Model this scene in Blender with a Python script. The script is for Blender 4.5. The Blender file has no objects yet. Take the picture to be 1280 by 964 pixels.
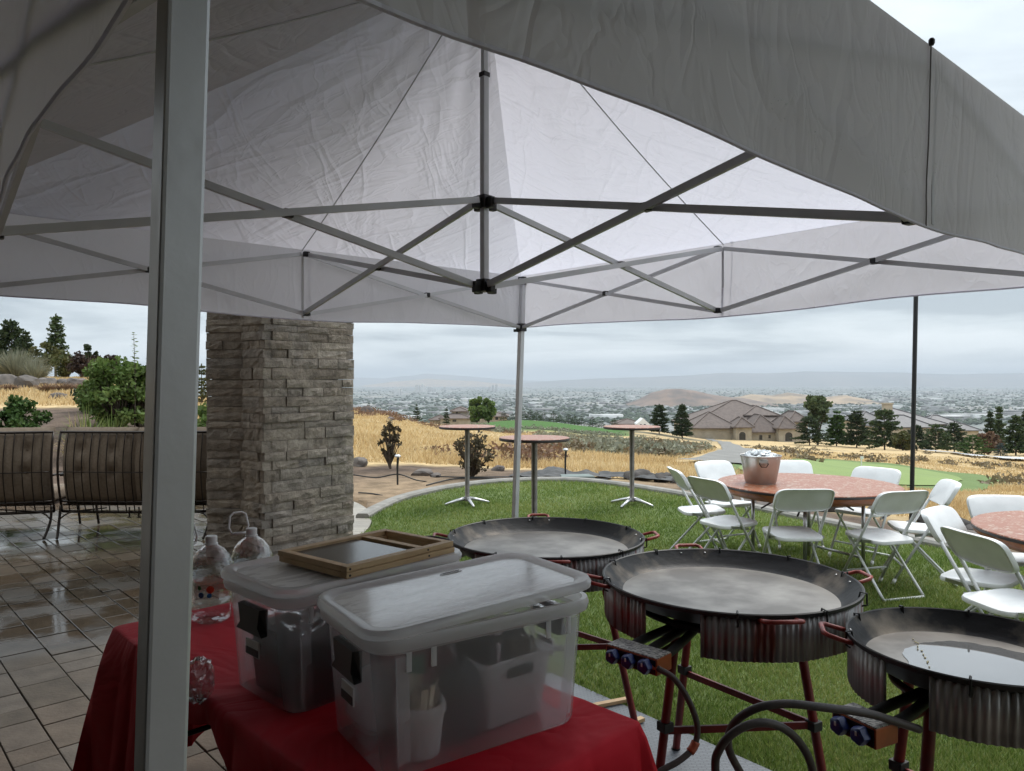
import bpy, bmesh, math, random
import numpy as np
from mathutils import Vector, Matrix, noise as mnoise

SC = bpy.context.scene
COL = SC.collection
rad = math.radians
FPX, HZ, CAMZ = 930.0, 477.0, 1.65       # focal length in photo pixels, horizon row, eye height

# ------------------------------------------------------------------ camera
cam_d = bpy.data.cameras.new('camera')
cam_d.sensor_fit = 'HORIZONTAL'; cam_d.sensor_width = 36.0
cam_d.lens = FPX / 1280 * 36.0
cam_d.clip_start = 0.02; cam_d.clip_end = 120000
cam = bpy.data.objects.new('camera', cam_d); COL.objects.link(cam)
cam.location = (0, 0, CAMZ); cam.rotation_euler = (rad(90 - 0.31), 0, 0)
SC.camera = cam

# ------------------------------------------------------------------ overcast sky
SUN_EL, SUN_AZ = rad(52), rad(40)        # azimuth measured from +Y towards +X
W = bpy.data.worlds.new('World'); SC.world = W; W.use_nodes = True
nt = W.node_tree; nt.nodes.clear()
def N(t, **k):
    n = nt.nodes.new(t)
    for a, b in k.items(): setattr(n, a, b)
    return n
out = N('ShaderNodeOutputWorld'); bg = N('ShaderNodeBackground'); bg.inputs['Strength'].default_value = 0.1
sky = N('ShaderNodeTexSky', sky_type='NISHITA'); sky.sun_disc = False
sky.sun_elevation = SUN_EL; sky.sun_rotation = SUN_AZ
tc = N('ShaderNodeTexCoord')
sep = N('ShaderNodeSeparateXYZ'); nt.links.new(tc.outputs['Generated'], sep.inputs[0])
# project the view direction on a cloud layer so that banks flatten towards the horizon
zc = N('ShaderNodeMath', operation='MAXIMUM'); zc.inputs[1].default_value = 0.0; nt.links.new(sep.outputs['Z'], zc.inputs[0])
za = N('ShaderNodeMath', operation='ADD'); za.inputs[1].default_value = 0.09; nt.links.new(zc.outputs[0], za.inputs[0])
dx = N('ShaderNodeMath', operation='DIVIDE'); nt.links.new(sep.outputs['X'], dx.inputs[0]); nt.links.new(za.outputs[0], dx.inputs[1])
dy = N('ShaderNodeMath', operation='DIVIDE'); nt.links.new(sep.outputs['Y'], dy.inputs[0]); nt.links.new(za.outputs[0], dy.inputs[1])
cb = N('ShaderNodeCombineXYZ'); nt.links.new(dx.outputs[0], cb.inputs[0]); nt.links.new(dy.outputs[0], cb.inputs[1])
n1 = N('ShaderNodeTexNoise'); n1.inputs['Scale'].default_value = 0.36; n1.inputs['Detail'].default_value = 7
n1.inputs['Roughness'].default_value = 0.55; n1.inputs['Distortion'].default_value = 0.4
nt.links.new(cb.outputs[0], n1.inputs['Vector'])
cr = N('ShaderNodeValToRGB'); e = cr.color_ramp.elements
e[0].position = 0.40; e[0].color = (3.1, 3.55, 3.9, 1)
e[1].position = 0.58; e[1].color = (6.3, 6.75, 7.0, 1)
m_ = cr.color_ramp.elements.new(0.48); m_.color = (4.8, 5.3, 5.6, 1)
nt.links.new(n1.outputs['Fac'], cr.inputs[0])
# an overcast sky is brighter overhead than at the horizon
gz = N('ShaderNodeMapRange'); gz.inputs['From Min'].default_value = 0.0; gz.inputs['From Max'].default_value = 1.0
gz.inputs['To Min'].default_value = 1.0; gz.inputs['To Max'].default_value = 3.0; zq = N('ShaderNodeMath', operation='POWER'); zq.inputs[1].default_value = 2.4; nt.links.new(zc.outputs[0], zq.inputs[0]); nt.links.new(zq.outputs[0], gz.inputs['Value'])
vm = N('ShaderNodeVectorMath', operation='SCALE'); nt.links.new(cr.outputs[0], vm.inputs[0]); nt.links.new(gz.outputs[0], vm.inputs['Scale'])
mx = N('ShaderNodeMixRGB'); mx.inputs[0].default_value = 0.93
nt.links.new(sky.outputs[0], mx.inputs[1]); nt.links.new(vm.outputs[0], mx.inputs[2])
nt.links.new(mx.outputs[0], bg.inputs['Color']); nt.links.new(bg.outputs[0], out.inputs[0])

# ------------------------------------------------------------------ veiled sun
sl = bpy.data.lights.new('sun', 'SUN'); sl.energy = 1.5; sl.angle = rad(25); sl.color = (1.0, 0.96, 0.9)
sun = bpy.data.objects.new('sun', sl); COL.objects.link(sun)
sun.rotation_euler = Vector((-math.sin(SUN_AZ) * math.cos(SUN_EL), -math.cos(SUN_AZ) * math.cos(SUN_EL), -math.sin(SUN_EL))).to_track_quat('-Z', 'Y').to_euler()

SC.view_settings.view_transform = 'Standard'; SC.view_settings.look = 'None'
SC.view_settings.exposure = 0.7; SC.view_settings.gamma = 1.0; SC.view_settings.use_curve_mapping = False
SC.render.engine = 'CYCLES'
SC.cycles.max_bounces = 10; SC.cycles.transparent_max_bounces = 24; SC.cycles.transmission_bounces = 10
SC.cycles.diffuse_bounces = 4; SC.cycles.glossy_bounces = 4; SC.cycles.volume_bounces = 0
SC.cycles.use_denoising = True; SC.cycles.sample_clamp_indirect = 6.0
SC.cycles.caustics_reflective = False

# ------------------------------------------------------------------ helpers
RNG = random.Random(11)
def at(px, py, d):
    'photo pixel and depth -> world point'
    return Vector(((px - 640) / FPX * d, d, CAMZ + (HZ - py) / FPX * d))
def on(px, py, z=0.0):
    'photo pixel on the level z -> world point'
    d = (CAMZ - z) * FPX / (py - HZ)
    return at(px, py, d)

class MB:
    def __init__(self): self.v = []; self.f = []
    def add(self, vs, fs):
        o = len(self.v); self.v += [tuple(v) for v in vs]; self.f += [tuple(i + o for i in f) for f in fs]; return self
    def box(self, c, s, rz=0.0, m=None):
        x, y, z = s[0] / 2, s[1] / 2, s[2] / 2
        vs = [Vector(p) for p in ((-x,-y,-z),(x,-y,-z),(x,y,-z),(-x,y,-z),(-x,-y,z),(x,-y,z),(x,y,z),(-x,y,z))]
        M = m if m is not None else Matrix.Rotation(rz, 3, 'Z')
        return self.add([M @ v + Vector(c) for v in vs], [(0,3,2,1),(4,5,6,7),(0,1,5,4),(1,2,6,5),(2,3,7,6),(3,0,4,7)])
    def bar(self, a, b, w, h=None, up=(0, 0, 1)):
        'rectangular bar from a to b'
        a, b = Vector(a), Vector(b); d = (b - a).normalized(); u = Vector(up)
        if abs(d.dot(u)) > 0.98: u = Vector((1, 0, 0)) if abs(d.x) < .9 else Vector((0, 1, 0))
        s = d.cross(u).normalized(); u = s.cross(d).normalized(); h = h or w
        q = [s*w/2+u*h/2, -s*w/2+u*h/2, -s*w/2-u*h/2, s*w/2-u*h/2]
        return self.add([a + k for k in q] + [b + k for k in q], [(0,1,2,3),(7,6,5,4),(0,4,5,1),(1,5,6,2),(2,6,7,3),(3,7,4,0)])
    def tube(self, pts, r, n=8, cap=True, closed=False):
        pts = [Vector(p) for p in pts]; k = len(pts); rs = r if isinstance(r, (list, tuple)) else [r] * k
        vs, fs = [], []; pu = None
        for i, p in enumerate(pts):
            if closed: t = pts[(i + 1) % k] - pts[i - 1]
            else: t = pts[min(i + 1, k - 1)] - pts[max(i - 1, 0)]
            t.normalize()
            if pu is None: pu = t.orthogonal().normalized()
            u = (pu - t * pu.dot(t))
            u = u.normalized() if u.length > 1e-6 else t.orthogonal().normalized()
            pu = u; w = t.cross(u)
            for j in range(n):
                a = 2 * math.pi * j / n; vs.append(p + (u * math.cos(a) + w * math.sin(a)) * rs[i])
        for i in range(k if closed else k - 1):
            for j in range(n):
                i2 = (i + 1) % k
                fs.append((i*n+j, i*n+(j+1)%n, i2*n+(j+1)%n, i2*n+j))
        if cap and not closed: fs.append(tuple(range(n))[::-1]); fs.append(tuple(range((k-1)*n, k*n)))
        return self.add(vs, fs)
    def lathe(self, prof, c=(0, 0, 0), n=32, a0=0.0, a1=2*math.pi, sq=(1, 1)):
        full = abs(a1 - a0 - 2*math.pi) < 1e-6; m = n if full else n + 1; vs, fs = [], []
        for (r, z) in prof:
            for j in range(m):
                a = a0 + (a1 - a0) * j / n
                vs.append((c[0] + r*math.cos(a)*sq[0], c[1] + r*math.sin(a)*sq[1], c[2] + z))
        for i in range(len(prof) - 1):
            for j in range(n if full else n):
                j2 = (j + 1) % m if full else j + 1
                fs.append((i*m+j, i*m+j2, (i+1)*m+j2, (i+1)*m+j))
        return self.add(vs, fs)
    def prism(self, poly, z0, z1):
        k = len(poly)
        return self.add([(p[0], p[1], z0) for p in poly] + [(p[0], p[1], z1) for p in poly],
                        [tuple(range(k))[::-1], tuple(range(k, 2*k))] + [(i, (i+1) % k, k+(i+1) % k, k+i) for i in range(k)])
    def grid(self, fn, nu, nv):
        vs = [fn(i / nu, j / nv) for j in range(nv + 1) for i in range(nu + 1)]
        return self.add(vs, [(j*(nu+1)+i, j*(nu+1)+i+1, (j+1)*(nu+1)+i+1, (j+1)*(nu+1)+i) for j in range(nv) for i in range(nu)])
    def build(self, name, m, parent=None, smooth=False, world=False, bevel=0.0, seg=2):
        me = bpy.data.meshes.new(name); vs = self.v
        if world and parent is not None:
            o = root(parent).location; vs = [(v[0]-o[0], v[1]-o[1], v[2]-o[2]) for v in vs]
        me.from_pydata([tuple(v) for v in vs], [], self.f); me.update()
        if bevel > 0:
            bm = bmesh.new(); bm.from_mesh(me)
            bmesh.ops.bevel(bm, geom=[e for e in bm.edges if len(e.link_faces) == 2 and e.calc_face_angle(0) > 0.6], offset=bevel, segments=seg, affect='EDGES', profile=0.6)
            bm.to_mesh(me); bm.free()
        return link(name, me, m, parent, smooth)
def root(o):
    while o.parent: o = o.parent
    return o
def link(name, me, m, parent=None, smooth=False):
    if m is not None and not me.materials: me.materials.append(m)
    if smooth:
        me.shade_smooth()
        if smooth is not True: me.set_sharp_from_angle(angle=smooth)
    o = bpy.data.objects.new(name, me); COL.objects.link(o)
    if parent is not None: o.parent = parent
    return o
SM = rad(38)
def tag(o, label=None, cat=None, group=None, kind=None):
    if label: o['label'] = label
    if cat: o['category'] = cat
    if group: o['group'] = group
    if kind: o['kind'] = kind
    return o
def thing(name, loc, label, cat, group=None, rz=0.0):
    o = bpy.data.objects.new(name, None); COL.objects.link(o); o.empty_display_size = 0.1
    o.location = loc; o.rotation_euler = (0, 0, rz)
    return tag(o, label, cat, group)
def copy_tree(o, parent=None):
    c = o.copy(); COL.objects.link(c); c.parent = parent
    for ch in [x for x in o.children]: copy_tree(ch, c)
    return c
def fast_mesh(name, V, F, m, parent=None, kind=None, smooth=False):
    'V (n,3) and F (m,k) numpy arrays'
    me = bpy.data.meshes.new(name); V = np.asarray(V, np.float32); F = np.asarray(F, np.int32); k = F.shape[1]
    me.vertices.add(len(V)); me.vertices.foreach_set('co', V.ravel())
    me.loops.add(F.size); me.loops.foreach_set('vertex_index', F.ravel())
    me.polygons.add(len(F)); me.polygons.foreach_set('loop_start', np.arange(0, F.size, k, dtype=np.int32))
    me.update(calc_edges=True); me.validate()
    o = link(name, me, m, parent, smooth)
    if kind: o['kind'] = kind
    return o
def bez(pts, n=10):
    'Catmull-Rom through the points'
    P = [Vector(p) for p in pts]; P = [P[0]*2-P[1]] + P + [P[-1]*2-P[-2]]; r = []
    for i in range(1, len(P) - 2):
        for k in range(n):
            t = k / n; a, b, c, d = P[i-1], P[i], P[i+1], P[i+2]
            r.append(0.5*((2*b) + (c-a)*t + (2*a-5*b+4*c-d)*t*t + (3*b-a-3*c+d)*t*t*t))
    return r + [P[-2]]
def inside(poly, X, Y):
    X = np.asarray(X, float); Y = np.asarray(Y, float); r = np.zeros(X.shape, bool); k = len(poly)
    for i in range(k):
        x1, y1 = poly[i]; x2, y2 = poly[(i+1) % k]
        c = ((y1 > Y) != (y2 > Y)) & (X < (x2-x1)*(Y-y1)/((y2-y1) if y2 != y1 else 1e-9)+x1); r ^= c
    return r
def dist_poly(pts, X, Y):
    'distance to a polyline'
    X = np.asarray(X, float); Y = np.asarray(Y, float); best = np.full(X.shape, 1e9)
    for (x1, y1), (x2, y2) in zip(pts[:-1], pts[1:]):
        dx, dy = x2-x1, y2-y1; t = np.clip(((X-x1)*dx+(Y-y1)*dy)/(dx*dx+dy*dy+1e-12), 0, 1)
        best = np.minimum(best, np.hypot(X-x1-t*dx, Y-y1-t*dy))
    return best

# ------------------------------------------------------------------ materials
def mat(name, c, c2=None, rough=0.6, metal=0.0, scale=8.0, detail=4.0, bump=0.0, bscale=None, spec=0.5, rvar=0.0, orand=0.0,
        irand=0.0, coords='Object', stretch=None, lo=0.35, hi=0.65, trans=0.0, bdist=0.02):
    m = bpy.data.materials.new(name); m.use_nodes = True; t = m.node_tree; b = t.nodes['Principled BSDF']; L = t.links.new
    b.inputs['Roughness'].default_value = rough; b.inputs['Metallic'].default_value = metal; b.inputs['Specular IOR Level'].default_value = spec
    tcn = t.nodes.new('ShaderNodeTexCoord'); vec = tcn.outputs[coords]
    if stretch:
        mp = t.nodes.new('ShaderNodeMapping'); mp.inputs['Scale'].default_value = stretch; L(vec, mp.inputs[0]); vec = mp.outputs[0]
    colr = None
    if c2 is not None:
        nz = t.nodes.new('ShaderNodeTexNoise'); nz.inputs['Scale'].default_value = scale; nz.inputs['Detail'].default_value = detail; L(vec, nz.inputs['Vector'])
        r = t.nodes.new('ShaderNodeValToRGB'); r.color_ramp.elements[0].position = lo; r.color_ramp.elements[1].position = hi
        r.color_ramp.elements[0].color = (*c, 1); r.color_ramp.elements[1].color = (*c2, 1); L(nz.outputs['Fac'], r.inputs[0]); colr = r.outputs[0]
        if rvar:
            mr = t.nodes.new('ShaderNodeMapRange'); mr.inputs['To Min'].default_value = max(0.02, rough-rvar); mr.inputs['To Max'].default_value = min(1, rough+rvar)
            L(nz.outputs['Fac'], mr.inputs['Value']); L(mr.outputs[0], b.inputs['Roughness'])
    if orand or irand:
        hs = t.nodes.new('ShaderNodeHueSaturation')
        if colr is None: hs.inputs['Color'].default_value = (*c, 1)
        else: L(colr, hs.inputs['Color'])
        if irand: src = t.nodes.new('ShaderNodeNewGeometry').outputs['Random Per Island']
        else: src = t.nodes.new('ShaderNodeObjectInfo').outputs['Random']
        amt = irand or orand
        mr = t.nodes.new('ShaderNodeMapRange'); mr.inputs['To Min'].default_value = 1-amt; mr.inputs['To Max'].default_value = 1+amt
        L(src, mr.inputs['Value']); L(mr.outputs[0], hs.inputs['Value'])
        wn = t.nodes.new('ShaderNodeTexWhiteNoise'); wn.noise_dimensions = '1D'; L(src, wn.inputs['W'])
        m2 = t.nodes.new('ShaderNodeMapRange'); m2.inputs['To Min'].default_value = 0.5-amt*0.05; m2.inputs['To Max'].default_value = 0.5+amt*0.05
        L(wn.outputs['Value'], m2.inputs['Value']); L(m2.outputs[0], hs.inputs['Hue']); colr = hs.outputs[0]
    if colr is None: b.inputs['Base Color'].default_value = (*c, 1)
    else: L(colr, b.inputs['Base Color'])
    if bump:
        bn = t.nodes.new('ShaderNodeTexNoise'); bn.inputs['Scale'].default_value = bscale or scale*3; bn.inputs['Detail'].default_value = 6; L(vec, bn.inputs['Vector'])
        bp = t.nodes.new('ShaderNodeBump'); bp.inputs['Strength'].default_value = bump; bp.inputs['Distance'].default_value = bdist
        L(bn.outputs['Fac'], bp.inputs['Height']); L(bp.outputs[0], b.inputs['Normal'])
    if trans:     # thin leaf: some light passes through
        o = t.nodes['Material Output']; ms = t.nodes.new('ShaderNodeMixShader'); ms.inputs[0].default_value = trans
        tb = t.nodes.new('ShaderNodeBsdfTranslucent')
        if colr is None: tb.inputs['Color'].default_value = (*c, 1)
        else: L(colr, tb.inputs['Color'])
        L(b.outputs[0], ms.inputs[1]); L(tb.outputs[0], ms.inputs[2]); L(ms.outputs[0], o.inputs['Surface'])
    return m
M = {}
M['steel'] = mat('powder coated tent steel', (.63,.64,.65), (.56,.57,.58), rough=.36, metal=.25, scale=6, bump=.05)
M['steel_dark'] = mat('black tent fitting', (.015,.015,.016), rough=.45)
M['chrome'] = mat('dull chrome', (.5,.5,.5), (.38,.38,.38), rough=.28, metal=.9, scale=20)
M['chair'] = mat('white chair plastic', (.82,.83,.83), (.75,.76,.76), rough=.42, scale=9, bump=.04, orand=.05)
M['chair_tube'] = mat('white painted chair tube', (.68,.69,.69), (.58,.59,.59), rough=.35, scale=14)
M['cover_edge'] = mat('dark table edge', (.02,.012,.01), rough=.5)
M['wood_under'] = mat('varnished plywood', (.30,.10,.035), (.22,.07,.025), rough=.4, scale=5, stretch=(1,8,1))
M['pan'] = mat('oiled carbon steel', (.34,.32,.295), (.15,.14,.13), rough=.37, metal=.55, scale=4, detail=10, bump=.06, rvar=.14, lo=.40, hi=.62)
M['pan_wall'] = mat('seasoned pan wall', (.014,.014,.015), (.22,.185,.145), rough=.5, metal=.25, scale=6, detail=9, bump=.15, rvar=.1, lo=.50, hi=.72, spec=.4)
M['pan_out'] = mat('sooted pan outside', (.008,.008,.008), (.02,.018,.016), rough=.5, scale=12)
M['red_metal'] = mat('red stand paint', (.20,.012,.012), (.11,.01,.01), rough=.42, scale=9, bump=.06)
M['handle'] = mat('worn red handle', (.36,.05,.035), (.22,.03,.02), rough=.4, scale=30)
M['orange'] = mat('orange burner paint', (.36,.075,.02), (.24,.05,.018), rough=.45, scale=14)
M['knob'] = mat('blue knob', (.010,.025,.13), rough=.35)
M['iron_pipe'] = mat('black burner pipe', (.010,.010,.010), (.02,.018,.016), rough=.6, scale=20)
M['hose'] = mat('grey rubber hose', (.075,.06,.055), (.05,.042,.04), rough=.5, scale=20)
M['brass'] = mat('hose coupling', (.40,.10,.05), rough=.4, metal=.3)
M['lamp_black'] = mat('black pole paint', (.012,.013,.014), rough=.45)
M['white_pl'] = mat('white plastic', (.72,.72,.71), (.66,.66,.65), rough=.4, scale=10)
M['black_pl'] = mat('black plastic', (.006,.006,.006), rough=.42)
M['iron'] = mat('dark bronze iron', (.018,.012,.009), (.03,.02,.014), rough=.45, metal=.3, scale=20)
M['cushion'] = mat('taupe cushion', (.185,.14,.10), (.225,.175,.13), rough=.9, scale=40, bump=.15, bscale=300)
M['frame_wood'] = mat('pale pine', (.50,.34,.18), (.40,.26,.13), rough=.55, scale=5, stretch=(3,3,20), bump=.1, orand=.1)
M['kerb'] = mat('cast concrete kerb', (.30,.285,.26), (.22,.21,.19), rough=.9, scale=6, bump=.25, bscale=60)
M['rock'] = mat('basalt boulder', (.155,.13,.115), (.075,.066,.062), rough=.9, scale=4, detail=8, bump=.7, bscale=10, orand=.25)
M['rock_d'] = mat('dark edging stone', (.085,.074,.068), (.04,.036,.034), rough=.9, scale=5, detail=8, bump=.7, bscale=14, orand=.25)
M['bark'] = mat('bark', (.11,.085,.065), (.06,.045,.035), rough=.95, scale=12, bump=.5)
M['ice'] = mat('ice cubes', (.85,.88,.9), rough=.15, spec=.6)
M['fabric_black'] = mat('weed barrier cloth', (.05,.05,.052), (.085,.085,.085), rough=.75, scale=6, bump=.3, bscale=30)
M['valve'] = mat('valve box plastic', (.16,.20,.185), (.13,.16,.15), rough=.6, scale=9)
M['mulch'] = mat('bark mulch', (.06,.04,.03), (.12,.085,.065), rough=.95, scale=20, bump=.8, bscale=50)
M['green_card'] = mat('green packet', (.03,.12,.06), rough=.5)
M['stick'] = mat('wood stirrers', (.48,.40,.30), (.38,.30,.21), rough=.7, scale=10, orand=.15)
def raw(name):
    m = bpy.data.materials.new(name); m.use_nodes = True; t = m.node_tree
    return m, t, t.nodes['Principled BSDF'], t.nodes['Material Output'], t.links.new
def nd(t, k, **a):
    n = t.nodes.new(k)
    for x, y in a.items(): setattr(n, x, y)
    return n
def ramp(t, *stops):
    r = nd(t, 'ShaderNodeValToRGB'); el = r.color_ramp.elements
    while len(el) < len(stops): el.new(0.5)
    for e_, (p, c) in zip(el, stops): e_.position = p; e_.color = (*c, 1)
    return r

def fabric(name, c, tr, wr):
    m, t, b, o, L = raw(name); t.nodes.remove(b)
    tcn = nd(t, 'ShaderNodeTexCoord')
    mp = nd(t, 'ShaderNodeMapping'); mp.inputs['Rotation'].default_value = (.4, .5, .7); L(tcn.outputs['Object'], mp.inputs[0])
    def crease(scale, sx, rot, dist):
        m_ = nd(t, 'ShaderNodeMapping'); m_.inputs['Scale'].default_value = sx; m_.inputs['Rotation'].default_value = rot; L(tcn.outputs['Object'], m_.inputs[0])
        n_ = nd(t, 'ShaderNodeTexNoise'); n_.inputs['Scale'].default_value = scale; n_.inputs['Detail'].default_value = 3; n_.inputs['Distortion'].default_value = dist; L(m_.outputs[0], n_.inputs['Vector'])
        s_ = nd(t, 'ShaderNodeMath', operation='SUBTRACT'); s_.inputs[1].default_value = .5; L(n_.outputs['Fac'], s_.inputs[0])
        a_ = nd(t, 'ShaderNodeMath', operation='ABSOLUTE'); L(s_.outputs[0], a_.inputs[0])
        p_ = nd(t, 'ShaderNodeMath', operation='MINIMUM'); p_.inputs[1].default_value = .055; L(a_.outputs[0], p_.inputs[0]); return p_.outputs[0], n_.outputs['Fac']
    c1, f1 = crease(1.1, (1, 3.6, 1), (0, 0, .5), .5); c2, f2 = crease(1.3, (3.8, 1, 1.5), (0, .3, -.5), .6); c3, f3 = crease(4.5, (1, 2.2, 1), (.2, .3, 1.2), 1.0)
    def summ(*xs):
        r = xs[0][0]; k0 = nd(t, 'ShaderNodeMath', operation='MULTIPLY'); k0.inputs[1].default_value = xs[0][1]; L(r, k0.inputs[0]); r = k0.outputs[0]
        for x_, w_ in xs[1:]:
            q = nd(t, 'ShaderNodeMath', operation='MULTIPLY_ADD'); q.inputs[1].default_value = w_; L(x_, q.inputs[0]); L(r, q.inputs[2]); r = q.outputs[0]
        return r
    hgt_ = summ((c1, 5), (c2, 4), (c3, 1.8), (f1, .6), (f3, .12))
    bp = nd(t, 'ShaderNodeBump'); bp.inputs['Strength'].default_value = wr; bp.inputs['Distance'].default_value = .05; L(hgt_, bp.inputs['Height'])
    df = nd(t, 'ShaderNodeBsdfDiffuse'); ts = nd(t, 'ShaderNodeBsdfTranslucent'); mx = nd(t, 'ShaderNodeMixShader'); mx.inputs[0].default_value = tr
    gl = nd(t, 'ShaderNodeBsdfGlossy'); gl.inputs['Roughness'].default_value = .45; m2 = nd(t, 'ShaderNodeMixShader'); m2.inputs[0].default_value = .04
    for k in (df, ts): k.inputs['Color'].default_value = (*c, 1)
    for k in (df, ts, gl): L(bp.outputs[0], k.inputs['Normal'])
    L(df.outputs[0], mx.inputs[1]); L(ts.outputs[0], mx.inputs[2]); L(mx.outputs[0], m2.inputs[1]); L(gl.outputs[0], m2.inputs[2]); L(m2.outputs[0], o.inputs[0])
    return m
M['canopy'] = fabric('white canopy cloth', (.84, .83, .91), .50, .34)
M['valance'] = fabric('white valance cloth', (.81, .80, .86), .46, .16)
M['valance_wet_shaded'] = fabric('wet valance cloth darkened for shade', (.66, .645, .645), .40, .2)  # rain-wet near side, with its shade also put into the darker colour
M['strap'] = fabric('canopy seam tape', (.62, .62, .63), .2, .05)

def red_cloth():
    m, t, b, o, L = raw('red polyester cloth')
    tcn = nd(t, 'ShaderNodeTexCoord'); nz = nd(t, 'ShaderNodeTexNoise'); nz.inputs['Scale'].default_value = 2.6; nz.inputs['Detail'].default_value = 3; nz.inputs['Distortion'].default_value = 1.0
    L(tcn.outputs['Object'], nz.inputs['Vector'])
    r = ramp(t, (.3, (.40, .003, .012)), (.7, (.52, .006, .020))); L(nz.outputs['Fac'], r.inputs[0]); L(r.outputs[0], b.inputs['Base Color'])
    bp = nd(t, 'ShaderNodeBump'); bp.inputs['Strength'].default_value = .42; bp.inputs['Distance'].default_value = .04
    s_ = nd(t, 'ShaderNodeMath', operation='SUBTRACT'); s_.inputs[1].default_value = .5; L(nz.outputs['Fac'], s_.inputs[0]); a_ = nd(t, 'ShaderNodeMath', operation='ABSOLUTE'); L(s_.outputs[0], a_.inputs[0]); n3 = nd(t, 'ShaderNodeTexNoise'); n3.inputs['Scale'].default_value = 420; L(tcn.outputs['Object'], n3.inputs['Vector']); q_ = nd(t, 'ShaderNodeMath', operation='MULTIPLY_ADD'); q_.inputs[1].default_value = .04; L(n3.outputs['Fac'], q_.inputs[0]); m3 = nd(t, 'ShaderNodeMath', operation='MULTIPLY'); m3.inputs[1].default_value = 2.2; L(a_.outputs[0], m3.inputs[0]); L(m3.outputs[0], q_.inputs[2]); L(q_.outputs[0], bp.inputs['Height']); L(bp.outputs[0], b.inputs['Normal'])
    b.inputs['Roughness'].default_value = .75; b.inputs['Sheen Weight'].default_value = .0; b.inputs['Specular IOR Level'].default_value = .25
    return m
M['red_cloth'] = red_cloth()

def paisley():
    m, t, b, o, L = raw('red and white printed vinyl')
    tcn = nd(t, 'ShaderNodeTexCoord'); d = nd(t, 'ShaderNodeTexNoise'); d.inputs['Scale'].default_value = 6; L(tcn.outputs['Object'], d.inputs['Vector'])
    av = nd(t, 'ShaderNodeVectorMath', operation='ADD'); sc = nd(t, 'ShaderNodeVectorMath', operation='SCALE'); sc.inputs['Scale'].default_value = .12
    L(d.outputs['Color'], sc.inputs[0]); L(sc.outputs[0], av.inputs[0]); L(tcn.outputs['Object'], av.inputs[1])
    v = nd(t, 'ShaderNodeTexVoronoi'); v.inputs['Scale'].default_value = 16; L(av.outputs[0], v.inputs['Vector'])
    r = ramp(t, (.0, (.44, .33, .25)), (.14, (.40, .28, .20)), (.18, (.27, .075, .03)), (.40, (.31, .095, .038)), (.45, (.44, .33, .24)), (.49, (.29, .085, .034)))
    r.color_ramp.interpolation = 'LINEAR'; L(v.outputs['Distance'], r.inputs[0])
    n2 = nd(t, 'ShaderNodeTexNoise'); n2.inputs['Scale'].default_value = 26; n2.inputs['Detail'].default_value = 3; L(tcn.outputs['Object'], n2.inputs['Vector'])
    r2 = ramp(t, (.60, (0, 0, 0)), (.66, (1, 1, 1))); L(n2.outputs['Fac'], r2.inputs[0])
    mx = nd(t, 'ShaderNodeMixRGB'); L(r2.outputs[0], mx.inputs[0]); L(r.outputs[0], mx.inputs[1]); mx.inputs[2].default_value = (.46, .35, .27, 1)
    L(mx.outputs[0], b.inputs['Base Color']); b.inputs['Roughness'].default_value = .34
    return m
M['paisley'] = paisley()

def frosted(name, tint, dens, rough):
    'milky polypropylene: part scattered, part passed on blurred, part reflected'
    m, t, b, o, L = raw(name); t.nodes.remove(b)
    df = nd(t, 'ShaderNodeBsdfDiffuse'); ts = nd(t, 'ShaderNodeBsdfTranslucent'); rf = nd(t, 'ShaderNodeBsdfRefraction'); gl = nd(t, 'ShaderNodeBsdfGlossy')
    df.inputs['Color'].default_value = (*tint, 1); ts.inputs['Color'].default_value = (*tint, 1)
    rf.inputs['Color'].default_value = (.95, .95, .96, 1); rf.inputs['IOR'].default_value = 1.03; rf.inputs['Roughness'].default_value = rough
    gl.inputs['Roughness'].default_value = .22
    a = nd(t, 'ShaderNodeMixShader'); a.inputs[0].default_value = .72; L(df.outputs[0], a.inputs[1]); L(ts.outputs[0], a.inputs[2])
    tp_ = nd(t, 'ShaderNodeBsdfTransparent'); tp_.inputs['Color'].default_value = (.97, .97, .98, 1); rt = nd(t, 'ShaderNodeMixShader'); rt.inputs[0].default_value = .22; L(tp_.outputs[0], rt.inputs[1]); L(rf.outputs[0], rt.inputs[2])
    c = nd(t, 'ShaderNodeMixShader'); c.inputs[0].default_value = dens; L(rt.outputs[0], c.inputs[1]); L(a.outputs[0], c.inputs[2])
    lw = nd(t, 'ShaderNodeLayerWeight'); lw.inputs['Blend'].default_value = .5; pw = nd(t, 'ShaderNodeMath', operation='POWER'); pw.inputs[1].default_value = 4.0; L(lw.outputs['Facing'], pw.inputs[0]); fr = nd(t, 'ShaderNodeMath', operation='MULTIPLY_ADD'); fr.inputs[1].default_value = .6; fr.inputs[2].default_value = .035; L(pw.outputs[0], fr.inputs[0])
    e_ = nd(t, 'ShaderNodeMixShader'); L(fr.outputs[0], e_.inputs[0]); L(c.outputs[0], e_.inputs[1]); L(gl.outputs[0], e_.inputs[2])
    tcn = nd(t, 'ShaderNodeTexCoord'); nz = nd(t, 'ShaderNodeTexNoise'); nz.inputs['Scale'].default_value = 9; L(tcn.outputs['Object'], nz.inputs['Vector'])
    bp = nd(t, 'ShaderNodeBump'); bp.inputs['Strength'].default_value = .12; bp.inputs['Distance'].default_value = .02; L(nz.outputs['Fac'], bp.inputs['Height'])
    L(bp.outputs[0], gl.inputs['Normal']); L(e_.outputs[0], o.inputs[0])
    return m
M['tote'] = frosted('frosted tote wall', (.95, .95, .96), .27, .12)
M['tote_rim'] = frosted('frosted tote rim', (.90, .90, .89), .82, .2)
M['tote_lid'] = frosted('frosted tote lid', (.90, .90, .89), .82, .25)
M['basket'] = frosted('white basket', (.90, .90, .90), .88, .3)

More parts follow.
